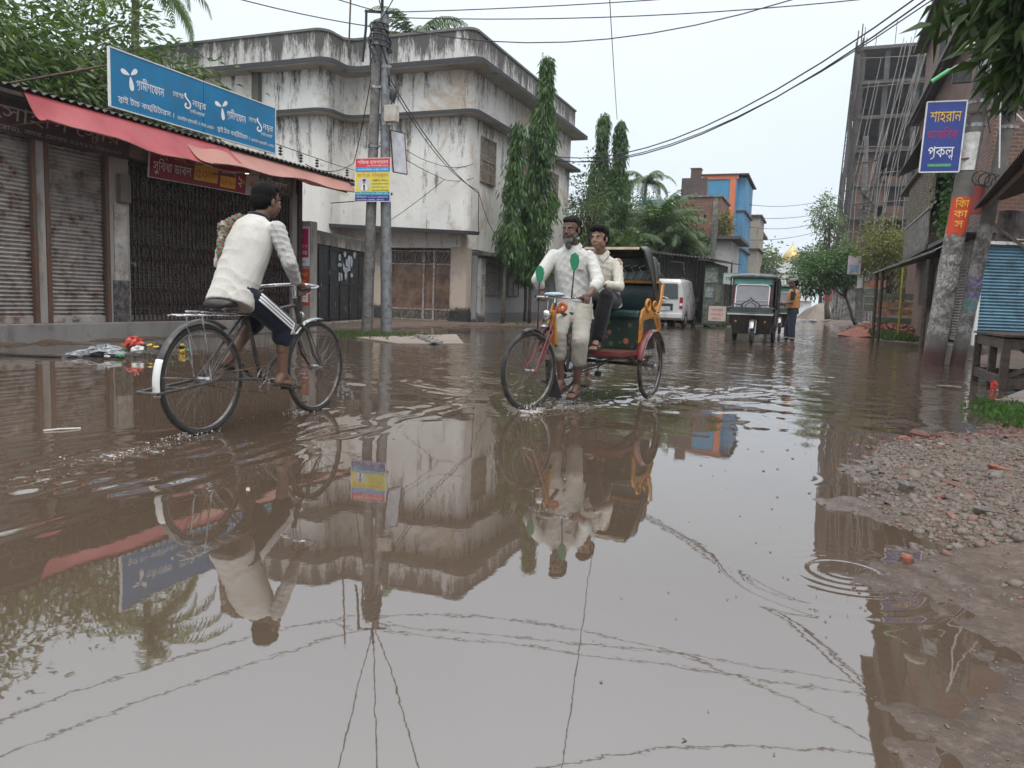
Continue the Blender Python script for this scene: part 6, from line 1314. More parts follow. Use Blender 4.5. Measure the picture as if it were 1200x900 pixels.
mb = MB(); mb.tube([(2.85, 15.8, 6.0), (2.83, 15.75, 5.2), (2.95, 15.75, 4.4), (3.2, 15.8, 4.15), (3.4, 15.9, 4.3)], .018, 6); mb.tube([(2.80, 15.8, 6.1), (2.95, 15.8, 5.5), (3.2, 15.8, 5.0), (3.6, 15.9, 5.1)], .016, 6); mb.tube([(2.62, 15.8, 5.0), (2.72, 15.8, 4.6), (2.8, 15.8, 3.5)], .012, 6); mb.build('white_cable', M_WHITEP, t)
mb = MB(); mb.box((2.72, 16.05, 4.5), (3.05, 16.3, 5.9)); mb.build('transformer_case', M_BLACK, t, bevel=.03)
# tree leaning over the right edge, its crown mirrored in the puddle
nt = thing('overhanging_tree', 'near tree whose long drooping leaves hang into the top right corner', 'tree', (4.6, 8.5, 0))
segs, _ = branchy((4.6, 8.5, 0), (3.4, 7.6, 4.8), .2, 12, (2.7, 7.2, 5.2), (2.2, 2.4, 2.0), 51); quad_tubes(segs, 'trunk', M_BARK, nt)
P = []; D = []; g = np.random.default_rng(52)
for cx, cy, cz, rx, ry, rz, k in ((2.55, 7.2, 5.2, 1.9, 1.9, 1.9, 230), (1.75, 6.6, 3.75, .95, .9, .75, 120), (1.55, 6.2, 3.05, .60, .5, .25, 40), (2.6, 6.0, 4.4, 1.4, 1.5, 1.6, 150), (1.0, 6.3, 3.15, .28, .4, .14, 14), (1.4, 6.2, 2.75, .48, .4, .30, 60), (1.75, 6.0, 5.3, 1.1, 1.1, 1.4, 170), (1.5, 5.2, 4.0, .75, .8, .8, 80)):
    d = g.normal(0, 1, (k, 3)); d /= np.linalg.norm(d, axis=1, keepdims=True); cc = np.array([cx, cy, cz])+d*np.array([rx, ry, rz])*g.uniform(.35, 1, (k, 1))
    n_ = 16; a = g.uniform(0, 2*PI, (k*n_)); P.append(np.repeat(cc, n_, 0)+g.normal(0, .07, (k*n_, 3))); D.append(np.stack([np.cos(a)*.7, np.sin(a)*.7, g.uniform(-.9, .15, k*n_)], 1))
v_, f_ = leaf_cloud(np.concatenate(P), np.concatenate(D), .25, .055, .35, jitter=.15); raw('crown', v_, f_, L_NEAR, nt)
# ------------------------------------------------------------------ cycles and vehicles (built in local space: x forward, y left, z up)
def wheel(parent, c, R, tr, axis=(0, 1, 0), spokes=36, mt=M_RUBBER, mrim=None, hub_w=.05, name='wheel'):
    mrim = mrim or mat('rim_dull', (.20, .19, .18), .45, metal=.8, dirt=(.08, .06, .05))
    c, ax = Vector(c), Vector(axis).normalized(); u = ax.orthogonal().normalized(); w = ax.cross(u)
    mb = MB(); mb.torus(c, R-tr, tr, ax, 64, 10); wh = mb.build(name, mt, parent, smooth='all', local=True)
    mb = MB(); mb.torus(c, R-2*tr-.002, .009, ax, 64, 8, flat=1.5); mb.build('rim', mrim, wh, smooth='all', local=True)
    mb = MB(); r0 = .022; r1 = R-2*tr-.008
    for i in range(spokes):
        a = 2*PI*i/spokes; s_ = (1 if i % 2 else -1); b_ = a+(.55 if (i//2) % 2 else -.55)
        mb.tube([c+ax*s_*hub_w*.8+(u*math.cos(b_)+w*math.sin(b_))*r0, c+(u*math.cos(a)+w*math.sin(a))*r1], .0016, 4)
    mb.build('spoke_web', mrim, wh, local=True)
    mb = MB(); mb.tube([c-ax*hub_w*1.3, c-ax*hub_w, c-ax*hub_w*.95, c+ax*hub_w*.95, c+ax*hub_w, c+ax*hub_w*1.3], [.012, .028, .018, .018, .028, .012], 12); mb.build('hub', M_STEEL, wh, smooth=True, local=True)
    return wh
bike = thing('bicycle', 'old black roadster bicycle with a white tipped rear mudguard and carrier', 'bicycle', (-3.685, 4.52, 0), PI/2)
LB = dict(local=True)
wheel(bike, (-.61, 0, .355), .365, .019); wheel(bike, (.61, 0, .355), .365, .019)
M_FRAME = mat('bike_frame', (.03, .028, .028), .4, scale=10, dirt=(.12, .08, .06), dirtamt=.3)
mb = MB(); BBp, ST, HT, HB, RH, FH_ = V(-.04, 0, .31), V(-.20, 0, .80), V(.345, 0, .90), V(.405, 0, .70), V(-.61, 0, .355), V(.61, 0, .355)
mb.tube([BBp, ST, ST+V(-.02, 0, .06)], .015, 10); mb.tube([V(-.19, 0, .765), V(.36, 0, .845)], .014, 10); mb.tube([HB, BBp], .016, 10); mb.tube([HT, HB], .020, 12)
for s_ in (-1, 1):
    y = .055*s_; mb.tube([BBp+V(0, y*.6, 0), RH+V(.05, y, 0), RH+V(0, y, 0)], .009, 8); mb.tube([ST+V(0, y*.4, -.03), RH+V(0, y, 0)], .008, 8)
    mb.tube([HB+V(0, .01*s_, -.0), HB+V(.02, y, -.05), V(.50, y, .47), FH_+V(0, y, 0)], [.012, .012, .010, .008], 8)
    mb.tube([HB+V(-.0, y, .02), FH_+V(.0, y*1.2, .01)], .004, 6)
mb.build('frame', M_FRAME, bike, smooth=True, **LB)
mb = MB(); mb.torus((-.61, 0, .355), .395, .026, (0, 1, 0), 60, 8, 0, 1, 1)
# mudguards as arcs from explicit angles
def guard(c, R, a0, a1, w, name, m, parent, n=30):
    mb = MB(); c = Vector(c)
    def fn(u, v):
        a = math.radians(a0+(a1-a0)*u); q = (v-.5)*2; rr = R-.012*q*q; return (c.x+math.cos(a)*rr, c.y+q*w, c.z+math.sin(a)*rr)
    mb.grid(fn, n, 6, (0, 0, .002)); return mb.build(name, m, parent, smooth='all', local=True)
guard((-.61, 0, .355), .395, 55, 158, .030, 'mudguard', M_FRAME, bike); guard((-.61, 0, .355), .397, 157, 192, .031, 'mudguard_tip', M_WHITEP, bike, 12); guard((.61, 0, .355), .39, 80, 135, .026, 'mudguard', M_STEEL, bike)
mb = MB()
for s_ in (-1, 1): mb.tube([RH+V(0, .05*s_, 0), V(-.98, .035*s_, .40)], .003, 5); mb.tube([RH+V(0, .05*s_, 0), V(-.78, .035*s_, .71)], .003, 5)
mb.build('mudguard_stay', M_STEEL, bike, **LB); mb = MB()
for s_ in (-1, 1): mb.tube([FH_+V(0, .05*s_, 0), V(.42, .03*s_, .69)], .003, 5)
mb.build('mudguard_stay', M_STEEL, bike, **LB)
mb = MB()
for s_ in (-1, 1): mb.tube([V(-.22, .05*s_, .775), V(-.80, .065*s_, .775), V(-.86, .03*s_, .775)], .006, 8); mb.tube([V(-.68, .065*s_, .775), RH+V(0, .07*s_, 0)], .005, 6)
for x in (-.34, -.46, -.58, -.70, -.80): mb.tube([V(x, -.065, .775), V(x, .065, .775)], .0045, 6)
mb.tube([V(-.30, 0, .785), V(-.75, 0, .80)], .006, 6); mb.build('carrier', M_CHROME, bike, smooth=True, **LB)
mb = MB()
for s_ in (-1, 1): mb.tube([RH+V(.1, .075*s_, .03), RH+V(0, .08*s_, -.01), V(-1.06, .085*s_, .31)], .010, 8)
mb.tube([V(-1.06, -.085, .31), V(-1.06, .085, .31)], .010, 8); mb.tube([V(-.88, -.085, .325), V(-.88, .085, .325)], .008, 8); mb.build('stand', M_FRAME, bike, smooth=True, **LB)
mb = MB(); mb.loft([ring((-.50, 0, .845), (0, .10, 0), (.0, 0, .030)), ring((-.46, 0, .855), (0, .115, 0), (0, 0, .030)), ring((-.38, 0, .850), (0, .10, 0), (0, 0, .028)), ring((-.28, 0, .855), (0, .045, 0), (0, 0, .025)), ring((-.19, 0, .855), (0, .026, 0), (0, 0, .020))])
mb.build('saddle', mat('saddle_black', (.02, .018, .017), .5, dirt=(.07, .05, .04)), bike, smooth='all', **LB)
mb = MB()
for s_ in (-1, 1):
    pts = [V(-.46+.015*math.cos(t), .05*s_+.015*math.sin(t), .80+.005*t/1.2) for t in [k*.7 for k in range(14)]]; mb.tube(pts, .003, 5); mb.tube([V(-.46, .05*s_, .80), V(-.23, .02*s_, .81)], .004, 5)
mb.tube([ST, V(-.22, 0, .87)], .012, 8); mb.build('seat_spring', M_STEEL, bike, **LB)
mb = MB(); mb.tube([V(.342, 0, .91), V(.335, 0, .99), V(.36, 0, 1.0)], .012, 8)
bar = []
for s_ in (-1, 1): bar.append([V(.36, 0, 1.0), V(.40, .08*s_, 1.0), V(.36, .20*s_, .99), V(.24, .255*s_, .975), V(.06, .265*s_, .965)])
for q in bar: mb.tube(q, .011, 8)
mb.build('handlebar', M_CHROME, bike, smooth=True, **LB)
for q in bar: mb = MB(); mb.tube([q[-1]+V(.10, .0, .005), q[-1]-V(.02, 0, 0)], .016, 10); mb.build('grip', M_RUBBER, bike, smooth=True, **LB)
for q in (1, -1): mb = MB(); mb.tube([V(.27, .23*q, .95), V(.16, .235*q, .925), V(.08, .25*q, .925)], .005, 6); mb.tube([V(.36, .05*q, .98), V(.38, .03*q, .82), V(.42, .02*q, .70)], .003, 5); mb.build('brake_lever', M_STEEL, bike, **LB)
mb = MB(); mb.ell((.42, 0, .76), (.02, 0, 0), (0, .035, 0), (0, 0, .035)); mb.build('lamp_bracket', M_STEEL, bike, smooth=True, **LB)
def chainset(parent, bb, y, Rr, pedals, rh, name='chainring'):
    mb = MB(); bb = Vector(bb); c = bb+V(0, y, 0); mb.torus(c, Rr, .005, (0, 1, 0), 40, 6, flat=.6); mb.torus(c, Rr*.45, .004, (0, 1, 0), 24, 6)
    for k in range(5): a = k*2*PI/5; mb.tube([c, c+V(math.cos(a)*Rr, 0, math.sin(a)*Rr)], .005, 6)
    mb.build(name, M_STEEL, parent, smooth=True, local=True)
    rh = Vector(rh)+V(0, y, 0); mb = MB(); d = (rh-c).normalized(); nn = V(-d.z, 0, d.x)
    mb.tube([c+nn*Rr, rh+nn*.035], .006, 5); mb.tube([c-nn*Rr, rh-nn*.035], .006, 5); mb.build('chain', M_RUST, parent, local=True)
    for s_, p in pedals:
        p = Vector(p); mb = MB(); mb.bar(bb+V(0, (abs(y)+.02)*s_, 0), V(p.x, (abs(y)+.03)*s_, p.z), .014, .02); mb.build('crank', M_STEEL, parent, local=True, bevel=.003)
        mb = MB(); mb.box((p.x-.035, (abs(y)+.045)*s_, p.z-.012), (p.x+.035, (abs(y)+.135)*s_, p.z+.012)); mb.build('pedal', M_RUBBER, parent, local=True, bevel=.003)
chainset(bike, (-.04, 0, .31), -.045, .095, ((-1, (.10, 0, .245)), (1, (-.18, 0, .375))), (-.61, 0, .355))

# ---- cycle rickshaw
M_ORG = mat('rick_orange', (.48, .20, .02), .4, scale=8, dirt=(.16, .07, .03), dirtamt=.35)
M_RED = mat('rick_red', (.14, .018, .016), .4, scale=8, dirt=(.09, .03, .02), dirtamt=.35)
M_HOOD = mat('hood_cloth', (.032, .040, .040), .42, scale=4, dirt=(.09, .10, .095), dirtamt=.4, bmp=.1)
rk = thing('cycle_rickshaw', 'decorated three wheeled cycle rickshaw with a half folded black hood', 'rickshaw', (-1.97, 7.77, 0), math.radians(-98))
R_ = .335
for s_ in (-1, 1): wheel(rk, (0, .47*s_, R_-.01), R_, .021, spokes=40)
st = math.radians(-14); fa = V(-math.sin(st), math.cos(st), 0); fwl = V(math.cos(st), math.sin(st), 0); FC = V(1.60, 0, .335)+V(0, -.06, 0)
wheel(rk, FC, .345, .021, axis=fa)
HT2, HB2 = V(1.28, 0, .92), V(1.36, 0, .70)
mb = MB()
for s_ in (-1, 1): mb.tube([HB2+V(0, 0, .02), HB2+fa*.05*s_+fwl*.01-UZ*.03, FC.lerp(HB2, .35)+fa*.055*s_-fwl*.03, FC+fa*.06*s_], [.013, .013, .012, .009], 8)
for s_ in (-1, 1): mb.tube([V(1.30, 0, .90)+fa*.055*s_, FC+fa*.075*s_+UZ*.0], .008, 8)
mb.build('fork', M_RED, rk, smooth=True, **LB)
mb = MB(); BB2 = V(.98, 0, .30)
mb.tube([HT2, HB2], .022, 12); mb.tube([HB2, BB2], .017, 10); mb.tube([HT2-V(0, 0, .04), V(.80, 0, .76)], .016, 10); mb.tube([BB2, V(.80, 0, .80)], .016, 10)
mb.tube([V(.80, 0, .76), V(.45, 0, .46)], .014, 8); mb.tube([BB2, V(.0, 0, .33)], .016, 8)
for s_ in (-1, 1): mb.tube([V(.78, .02*s_, .45), V(.70, .33*s_, .43), V(.0, .38*s_, .40), V(-.42, .34*s_, .40)], .016, 8); mb.tube([V(0, .38*s_, .40), V(0, .38*s_, .33)], .02, 8); mb.tube([BB2+V(0, .04*s_, 0), V(.5, .30*s_, .42)], .012, 8)
mb.tube([V(0, -.5, .33), V(0, .5, .33)], .016, 10); mb.build('frame', M_FRAME, rk, smooth=True, **LB)
for s_ in (-1, 1): mb = MB(); mb.tube([V(.32, .36*s_, .40), V(.16, .37*s_, .36), V(0, .375*s_, .345), V(-.16, .37*s_, .36), V(-.32, .36*s_, .40)], .018, 6); mb.build('leaf_spring', M_RUST, rk, **LB)
chainset(rk, BB2, -.05, .085, ((-1, (1.10, 0, .20)), (1, (.90, 0, .17))), (0, 0, .33))
mb = MB(); mb.tube([HT2, HT2+V(-.01, 0, .06)], .013, 8); hb = HT2+V(-.01, 0, .055)
gr = []
for s_ in (-1, 1):
    e_ = hb+fa*.26*s_-fwl*.10; gr.append(e_); mb.tube([hb, hb+fa*.10*s_+fwl*.02, hb+fa*.22*s_-fwl*.01, e_-fwl*.02], .011, 8)
mb.build('handlebar', M_CHROME, rk, smooth=True, **LB)
for e_ in gr: mb = MB(); mb.tube([e_+fwl*.07, e_-fwl*.05], .016, 10); mb.build('grip', M_RUBBER, rk, smooth=True, **LB)
mb = MB()
for s_ in (-1, 1): mb.tube([hb+fa*.16*s_+fwl*.03, hb+fa*.24*s_+fwl*.02-UZ*.03, gr[0 if s_ < 0 else 1]-UZ*.035], .005, 6); mb.tube([hb+fa*.14*s_, hb+fwl*.10+UZ*.02, HB2+V(.05, 0, .05)], .004, 6)
mb.build('brake_lever', M_STEEL, rk, **LB)
M_MIRG = mat('mirror_green', (.012, .20, .085), .3, var=.1, bmp=0)
for s_, hh in ((-1, .155), (1, .235)):
    b0 = hb+fa*.20*s_+fwl*.02; tp = b0+UZ*hh+fa*.015*s_
    if s_ < 0: b0 = hb+fa*.24*s_-fwl*.05-UZ*.30; tp = b0+UZ*.43
    mb = MB(); mb.tube([b0, b0.lerp(tp, .5)+fa*.0, tp], [.008, .0065, .007], 8); mr = mb.build('mirror_stalk', M_BLACK, rk, smooth=True, **LB)
    mb = MB(); pts = [(a*1.2, b_*1.12) for a, b_ in [(0, 0), (.034, .035), (.044, .085), (.036, .125), (.008, .148), (-.030, .128), (-.038, .085), (-.022, .03)]]
    mb.prism([(a, b_) for a, b_ in pts], tp-UZ*.01+fwl*.010, fa, UZ, -fwl*.014); mb.build('mirror', M_MIRG, mr, bevel=.004, **LB)
mb = MB(); mb.ell(HT2+fwl*.10-UZ*.10, fwl*.035, fa*.045, UZ*.045, 16, 10); mb.build('headlamp', M_CHROME, rk, smooth='all', **LB)
mb = MB(); mb.tube([HT2+fwl*.05-UZ*.10, HT2+fwl*.07-UZ*.18, HB2+fwl*.05], .008, 6); mb.ell(HB2+fwl*.06+UZ*.02, fwl*.05, fa*.035, UZ*.02); mb.build('lamp_bracket', M_STEEL, rk, smooth=True, **LB)
mb = MB(); mb.torus(HT2+V(-.02, .07, -.03), .030, .017, (1, .2, .1), 20, 10); mb.ell(HT2+V(.0, .03, -.06), (.03, 0, 0), (0, .035, 0), (0, 0, .03)); mb.build('horn', mat('horn_orange', (.62, .13, .02), .35, bmp=0), rk, smooth='all', **LB)
mb = MB(); mb.bar(HB2+V(-.0, .03, .16), HB2+V(-.05, .03, -.14), .045, .03); mb.bar(HT2+V(.015, -.0, .0), HB2+V(.02, 0, .03), .012, .05); mb.build('head_badge', M_ORG, rk, bevel=.005, **LB)
mb = MB(); mb.ell(hb+V(.02, .0, .025), (.055, 0, 0), (0, .10, 0), (0, 0, .022), 16, 8); mb.build('handle_wrap', mat('wrap_blue', (.32, .43, .47), .6, scale=20), rk, smooth='all', **LB)
guard(tuple(FC+UZ*.0), .372, 70, 150, .030, 'mudguard', M_BLACK, rk)
mb = MB(); mb.grid(lambda u, v: (1.30-.05*v, -.06+.12*u*(.6+.7*v), .42-.34*v), 8, 8, (.004, 0, 0)); mb.build('mud_flap', M_RUBBER, rk, **LB)
mb = MB(); mb.loft([ring((.66, 0, .83), (0, .10, 0), (0, 0, .03)), ring((.76, 0, .835), (0, .105, 0), (0, 0, .03)), ring((.90, 0, .83), (0, .045, 0), (0, 0, .025)), ring((1.0, 0, .83), (0, .025, 0), (0, 0, .02))]); mb.build('saddle', M_RUBBER, rk, smooth='all', **LB)
# floor, seat box, painted panels
mb = MB(); mb.box((.18, -.43, .455), (.74, .43, .485)); mb.build('floor', mat('floor_brown', (.12, .05, .03), .5, scale=8, dirt=(.05, .03, .02)), rk, bevel=.006, **LB)
mb = MB(); mb.box((.742, -.435, .445), (.757, .435, .492)); mb.box((.18, -.45, .445), (.75, -.432, .492)); mb.box((.18, .432, .445), (.75, .45, .492)); mb.build('floor_edge', M_RED, rk, bevel=.003, **LB)
m, n, l, b = nodes('painted_flowers'); tcn = n.new('ShaderNodeTexCoord'); v = tcn.outputs['Object']
vr = n.new('ShaderNodeTexVoronoi'); vr.inputs['Scale'].default_value = 11; l.new(v, vr.inputs['Vector'])
c = mix(n, l, ramp(n, l, vr.outputs['Distance'], .25, .38, (1, 1, 1, 1), (0, 0, 0, 1)), (.018, .032, .026), mix(n, l, ramp(n, l, noise(n, l, v, 8, 2), .48, .52), (.05, .13, .05), (.28, .10, .06)))
l.new(c, b.inputs['Base Color']); setp(b, rough=.35); M_FLOW = m
mb = MB(); mb.box((-.28, -.41, .485), (.215, .41, .80)); mb.build('seat_box', M_HOOD, rk, **LB)
mb = MB(); mb.box((.216, -.40, .50), (.224, .40, .79)); mb.build('painted_panel', M_FLOW, rk, **LB)
mb = MB(); mb.box((-.28, -.41, .80), (.26, .41, .875)); mb.build('seat_cushion', mat('seat_teal', (.015, .035, .035), .3, dirt=(.04, .08, .07)), rk, bevel=.02, **LB)
mb = MB(); mb.grid(lambda u, v: (-.26-.06*v+.03*math.sin(v*PI), -.40+.8*u, .86+.30*v), 10, 8, (-.04, 0, 0)); bk = mb.build('backrest', mat('back_teal', (.012, .028, .03), .35, bmp=.05), rk, smooth=True, **LB)
mb = MB(); mb.prism([(-.05, 0), (-.02, .05), (-.06, .08), (0, .065), (.06, .08), (.02, .05), (.05, 0), (0, .02)], (-.235, .20*-1, 1.0), (0, 1, 0), (-.15, 0, 1), (.004, 0, 0)); mb.build('emblem', mat('emblem_tan', (.40, .28, .10), .5), bk, **LB)
mb = MB(); mb.box((-.33, -.43, 1.155), (-.27, .43, 1.185)); mb.build('back_rail', M_ORG, rk, bevel=.006, **LB)
for s_ in (-1, 1):
    y = .435*s_
    mb = MB(); mb.prism([(.20, .49), (.27, .49), (.27, .80), (.225, .88), (.12, .93), (.0, .90), (-.1, .86), (-.28, .84), (-.28, .80), (.0, .80), (.20, .78)], (0, y-.012*s_, 0), UX, UZ, (0, .024*s_, 0)); mb.build('side_panel', M_ORG, rk, bevel=.003, **LB)
    for xo, ro in ((.10, .055), (-.1, .04)): mb = MB(); mb.torus((xo, y+.012*s_, .93), ro, ro*.3, (0, 1, 0), 24, 8); mb.build('scroll_ornament', M_ORG, rk, smooth='all', **LB)
    mb = MB(); mb.tube([V(-.25, y, .86), V(-.33, y, 1.0), V(-.36, y, 1.16)], .018, 8); mb.tube([V(-.12, y+.02*s_, .84), V(-.22, y+.03*s_, 1.0), V(-.30, y+.01*s_, 1.14)], .011, 8); mb.build('arm_post', M_ORG, rk, smooth=True, **LB)
    mb = MB()
    for k in range(7): mb.tube([V(-.05-.03*k, y+.03*s_, .55+.02*k), V(-.1-.02*k, y+.05*s_, .7), V(-.02-.03*k, y+.03*s_, .83)], .005, 5)
    mb.build('wire_ornament', M_ORG, rk, **LB)
    mb = MB()
    def fn(u, v, s_=s_): a = math.radians(12+150*u); q = (v-.5)*2; rr = .365-.016*q*q; return (math.cos(a)*rr, (.47+.045*q)*s_, .325+math.sin(a)*rr)
    mb.grid(fn, 26, 8, (0, 0, .003)); mg = mb.build('mudguard', mat('guard_silver', (.42, .38, .36), .35, metal=.5, scale=9, dirt=(.16, .07, .05)), rk, smooth='all', **LB)
    mb = MB()
    def fn(u, v, s_=s_): a = math.radians(12+62*u); q = (v-.5)*2*.9; rr = .369-.016*q*q; return (math.cos(a)*rr, (.47+.045*q)*s_, .327+math.sin(a)*rr)
    mb.grid(fn, 14, 6, (0, 0, .002)); mb.build('red_stripe', M_RED, mg, smooth='all', **LB)
mb = MB(); mb.box((.60, .10-.18, .27), (.68, .10-.10, .44)); mb.build('blue_tin', mat('tin_blue', (.02, .12, .25), .4), rk, bevel=.005, **LB)
# hanging lamps / bells below the floor
for x, y, z in ((.55, -.10, .22), (.45, -.28, .20), (.42, .08, .24)): mb = MB(); mb.tube([V(x, y-.02, .40), V(x, y, z+.03)], .004, 5); mb.tube([V(x+.02, y+.03, .40), V(x, y, z+.03)], .004, 5); mb.ell((x, y, z), (.03, 0, 0), (0, .04, 0), (0, 0, .028)); mb.build('hanging_bell', M_BLACK, rk, smooth=True, **LB)
mb = MB(); mb.ell((.50, -.0, .235), (.014, 0, 0), (0, .014, 0), (0, 0, .014)); mb.build('reflector', INK_R, rk, **LB)
# hood: bows fanned back from the arm posts, cloth stretched between them
HW = .415; bows = []
for (tx, tz, dz) in ((.02, 1.52, .0), (-.20, 1.53, .0), (-.42, 1.44, .0), (-.52, 1.20, 0), (-.42, .93, 0)):
    p0 = V(-.28, 0, .92); pts = []
    for i in range(21):
        u_ = i/20; y = -HW+2*HW*u_; e_ = min(1, min(u_, 1-u_)*9); k_ = e_**.55
        pts.append(V(p0.x+(tx-p0.x)*k_, y*(1+.03*k_), p0.z+(tz-p0.z)*k_))
    pts = [V(p0.x, -HW, p0.z)]+[p for p in pts if True]+[V(p0.x, HW, p0.z)]; bows.append(pts)
mb = MB()
def fn(u, v):
    a = u*(len(bows)-1); i = min(int(a), len(bows)-2); f = a-i; j = v*(len(bows[0])-1); k_ = min(int(j), len(bows[0])-2); g_ = j-k_
    A_ = bows[i][k_].lerp(bows[i][k_+1], g_); B_ = bows[i+1][k_].lerp(bows[i+1][k_+1], g_); p = A_.lerp(B_, f); sag = math.sin(PI*f)*.03; c_ = V(-.25, 0, 1.2)
    return p+(c_-p).normalized()*sag
mb.grid(fn, 32, 44, (-.004, 0, -.003)); mb.build('hood', M_HOOD, rk, smooth='all', **LB)
mb = MB()
for q in bows[:4]: mb.tube([p-V(0, 0, .012) for p in q], .009, 6)
mb.build('hood_bow', M_WOOD, rk, **LB)
mb = MB(); pts = bows[0][4:-4]
for i in range(len(pts)-1):
    a_, b_ = pts[i], pts[i+1]
    for k in range(3): p = a_.lerp(b_, (k+.5)/3); mb.ell(p+V(.012, 0, -.028), (.006, 0, 0), (0, .009, 0), (0, 0, .014), 8, 6)
mb.build('hood_fringe', mat('fringe_cream', (.55, .48, .30), .6), rk, **LB)
mb = MB(); mb.grid(lambda u, v: (-.44-.02*math.sin(PI*v), -.36+.72*u, 1.18+.20*v), 8, 6, (.004, 0, 0)); w_ = mb.build('hood_window', mat('window_film', (.26, .32, .32), .2, scale=6, dirt=(.1, .14, .13)), rk, smooth='all', **LB)
mb = MB(); R = random.Random(8)
for k in range(7): y = -.30+.09*k; mb.tube([V(-.425, y, 1.20), V(-.43, y+.03, 1.27), V(-.435, y-.02, 1.33), V(-.43, y+.06, 1.35)], .006, 5)
mb.build('window_scroll', mat('scroll_pale', (.5, .55, .52), .4), w_, **LB)
mb = MB(); mb.prism([(0, 0), (.16, .07), (.30, .085), (.22, .02), (.13, -.02), (.10, -.07), (.03, -.04)], (-.27, -.44, .98), (.0, -1, .0), (0, 0, 1), (.03, 0, 0)); mb.build('side_ornament', mat('orn_maroon', (.12, .02, .02), .5), rk, bevel=.004, **LB)

# ---- battery three wheelers
M_TEAL = mat('teal_paint', (.10, .30, .26), .4, scale=3); M_DGRN = mat('dark_green', (.012, .03, .026), .65, scale=4, dirt=(.05, .05, .04)); M_CURT = mat('curtain_grey', (.22, .21, .235), .35, scale=3, var=.12)
def three_wheeler(label, loc, rz, group):
    t = thing('three_wheeler', label, 'auto rickshaw', loc, rz, group)
    M_DARKB = M_BLACK; k = dict(local=True)
    def wh(c, R, w): 
        mb = MB(); mb.torus(c, R-w, w, (0, 1, 0), 40, 10); q = mb.build('wheel', M_RUBBER, t, smooth='all', **k); mb = MB(); mb.torus(c, R-2*w, .014, (0, 1, 0), 32, 8)
        for i in range(10): a = 2*PI*i/10; mb.tube([c, (c[0]+math.cos(a)*(R-2*w), c[1], c[2]+math.sin(a)*(R-2*w))], .007, 5)
        mb.tube([(c[0], c[1]-.05, c[2]), (c[0], c[1]+.05, c[2])], .04, 10); mb.build('rim', M_CHROME, q, smooth=True, **k)
    wh((1.22, .08, .30), .30, .045); wh((-.25, .50, .26), .26, .05); wh((-.25, -.50, .26), .26, .05)
    mb = MB(); P = [(.55, .28), (.40, .56), (-.40, .56), (-.55, .28)]
    mb.loft([[V(-.9, -.54, .30), V(.70, -.46, .26), V(.70, .46, .26), V(-.9, .54, .30)], [V(-.95, -.57, .78), V(.98, -.55, .78), V(.98, .55, .78), V(-.95, .57, .78)]]); mb.build('body', M_DARKB, t, bevel=.02, **k)
    mb = MB(); mb.loft([[V(.98, -.54, .78), V(1.03, -.54, .78), V(1.03, .54, .78), V(.98, .54, .78)], [V(.95, -.52, .95), V(.98, -.52, .95), V(.98, .52, .95), V(.95, .52, .95)]]); mb.build('dash_panel', M_DGRN, t, bevel=.01, **k)
    mb = MB()
    for s_ in (-1, 1): mb.tube([V(.98, .49*s_, .9), V(.82, .49*s_, 1.72)], .022, 8); mb.tube([V(-.85, .50*s_, .78), V(-.85, .50*s_, 1.75)], .022, 8); mb.tube([V(.1, .52*s_, .78), V(.1, .52*s_, 1.75)], .02, 8)
    mb.build('pillar', M_BLACK, t, smooth=True, **k)
    mb = MB()
    for s_ in (-1, 1): mb.grid(lambda u, v, s_=s_: (.93-.12*v+.01*math.sin(u*20), (.46-.07*u)*s_, .92+.55*v), 6, 6, (.01, 0, 0))
    mb.build('red_curtain', mat('curtain_red', (.20, .03, .05), .6), t, **k)
    mb = MB(); mb.grid(lambda u, v: (.955-.13*v, -.40+.8*u, .92+.60*v), 6, 6, (-.01, 0, 0)); ws = mb.build('windscreen', M_CURT, t, **k)
    mb = MB(); mb.tube([V(.975, -.41, .95), V(.845, -.41, 1.47), V(.835, -.33, 1.515), V(.835, .33, 1.515), V(.845, .41, 1.47), V(.975, .41, .95)], .016, 8); mb.bar((.93, -.40, 1.12), (.93, .40, 1.12), .01, .008); mb.build('windscreen_frame', M_WHITEP, ws, smooth=True, **k)
    mb = MB(); mb.grid(lambda u, v: (.83-.02*v, -.50+u, 1.52+.17*v), 6, 3, (-.02, 0, 0)); mb.build('teal_band', M_TEAL, t, **k)
    mb = MB()
    mb.loft([[V(x, y, z) for x, y, z in [(-1.0, -.56, 1.70+q), (.88, -.56, 1.68+q), (.93, 0, 1.70+q), (.88, .56, 1.68+q), (-1.0, .56, 1.70+q)]] for q in (0, .06)]+[[V(-.9, -.4, 1.83), V(.75, -.4, 1.80), V(.8, 0, 1.82), V(.75, .4, 1.80), V(-.9, .4, 1.83)]]); mb.build('roof', M_HOOD, t, bevel=.02, **k)
    for s_ in (-1, 1): mb = MB(); mb.grid(lambda u, v, s_=s_: (-.95+.9*u+.01*math.sin(v*20), (.56+.012*math.sin(u*25))*s_, .80+.88*v), 16, 6, (0, .008*s_, 0)); mb.grid(lambda u, v, s_=s_: (-.05+.75*u*(1-.2*v), (.56)*s_, .50+.4*v), 6, 4, (0, .01*s_, 0)); mb.grid(lambda u, v, s_=s_: (.62+.22*u, .565*s_, 1.0+.7*v), 4, 4, (0, .006*s_, 0)); mb.build('side_cloth', M_HOOD, t, **k)
    mb = MB(); mb.grid(lambda u, v: (-.96, -.55+1.1*u, .8+.88*v), 4, 4, (.01, 0, 0)); mb.build('rear_cloth', M_HOOD, t, **k)
    mb = MB()
    for z in (.80, .93): mb.tube([V(.95, -.58, z), V(1.16, -.56, z), V(1.20, 0, z), V(1.16, .56, z), V(.95, .58, z)], .019, 8)
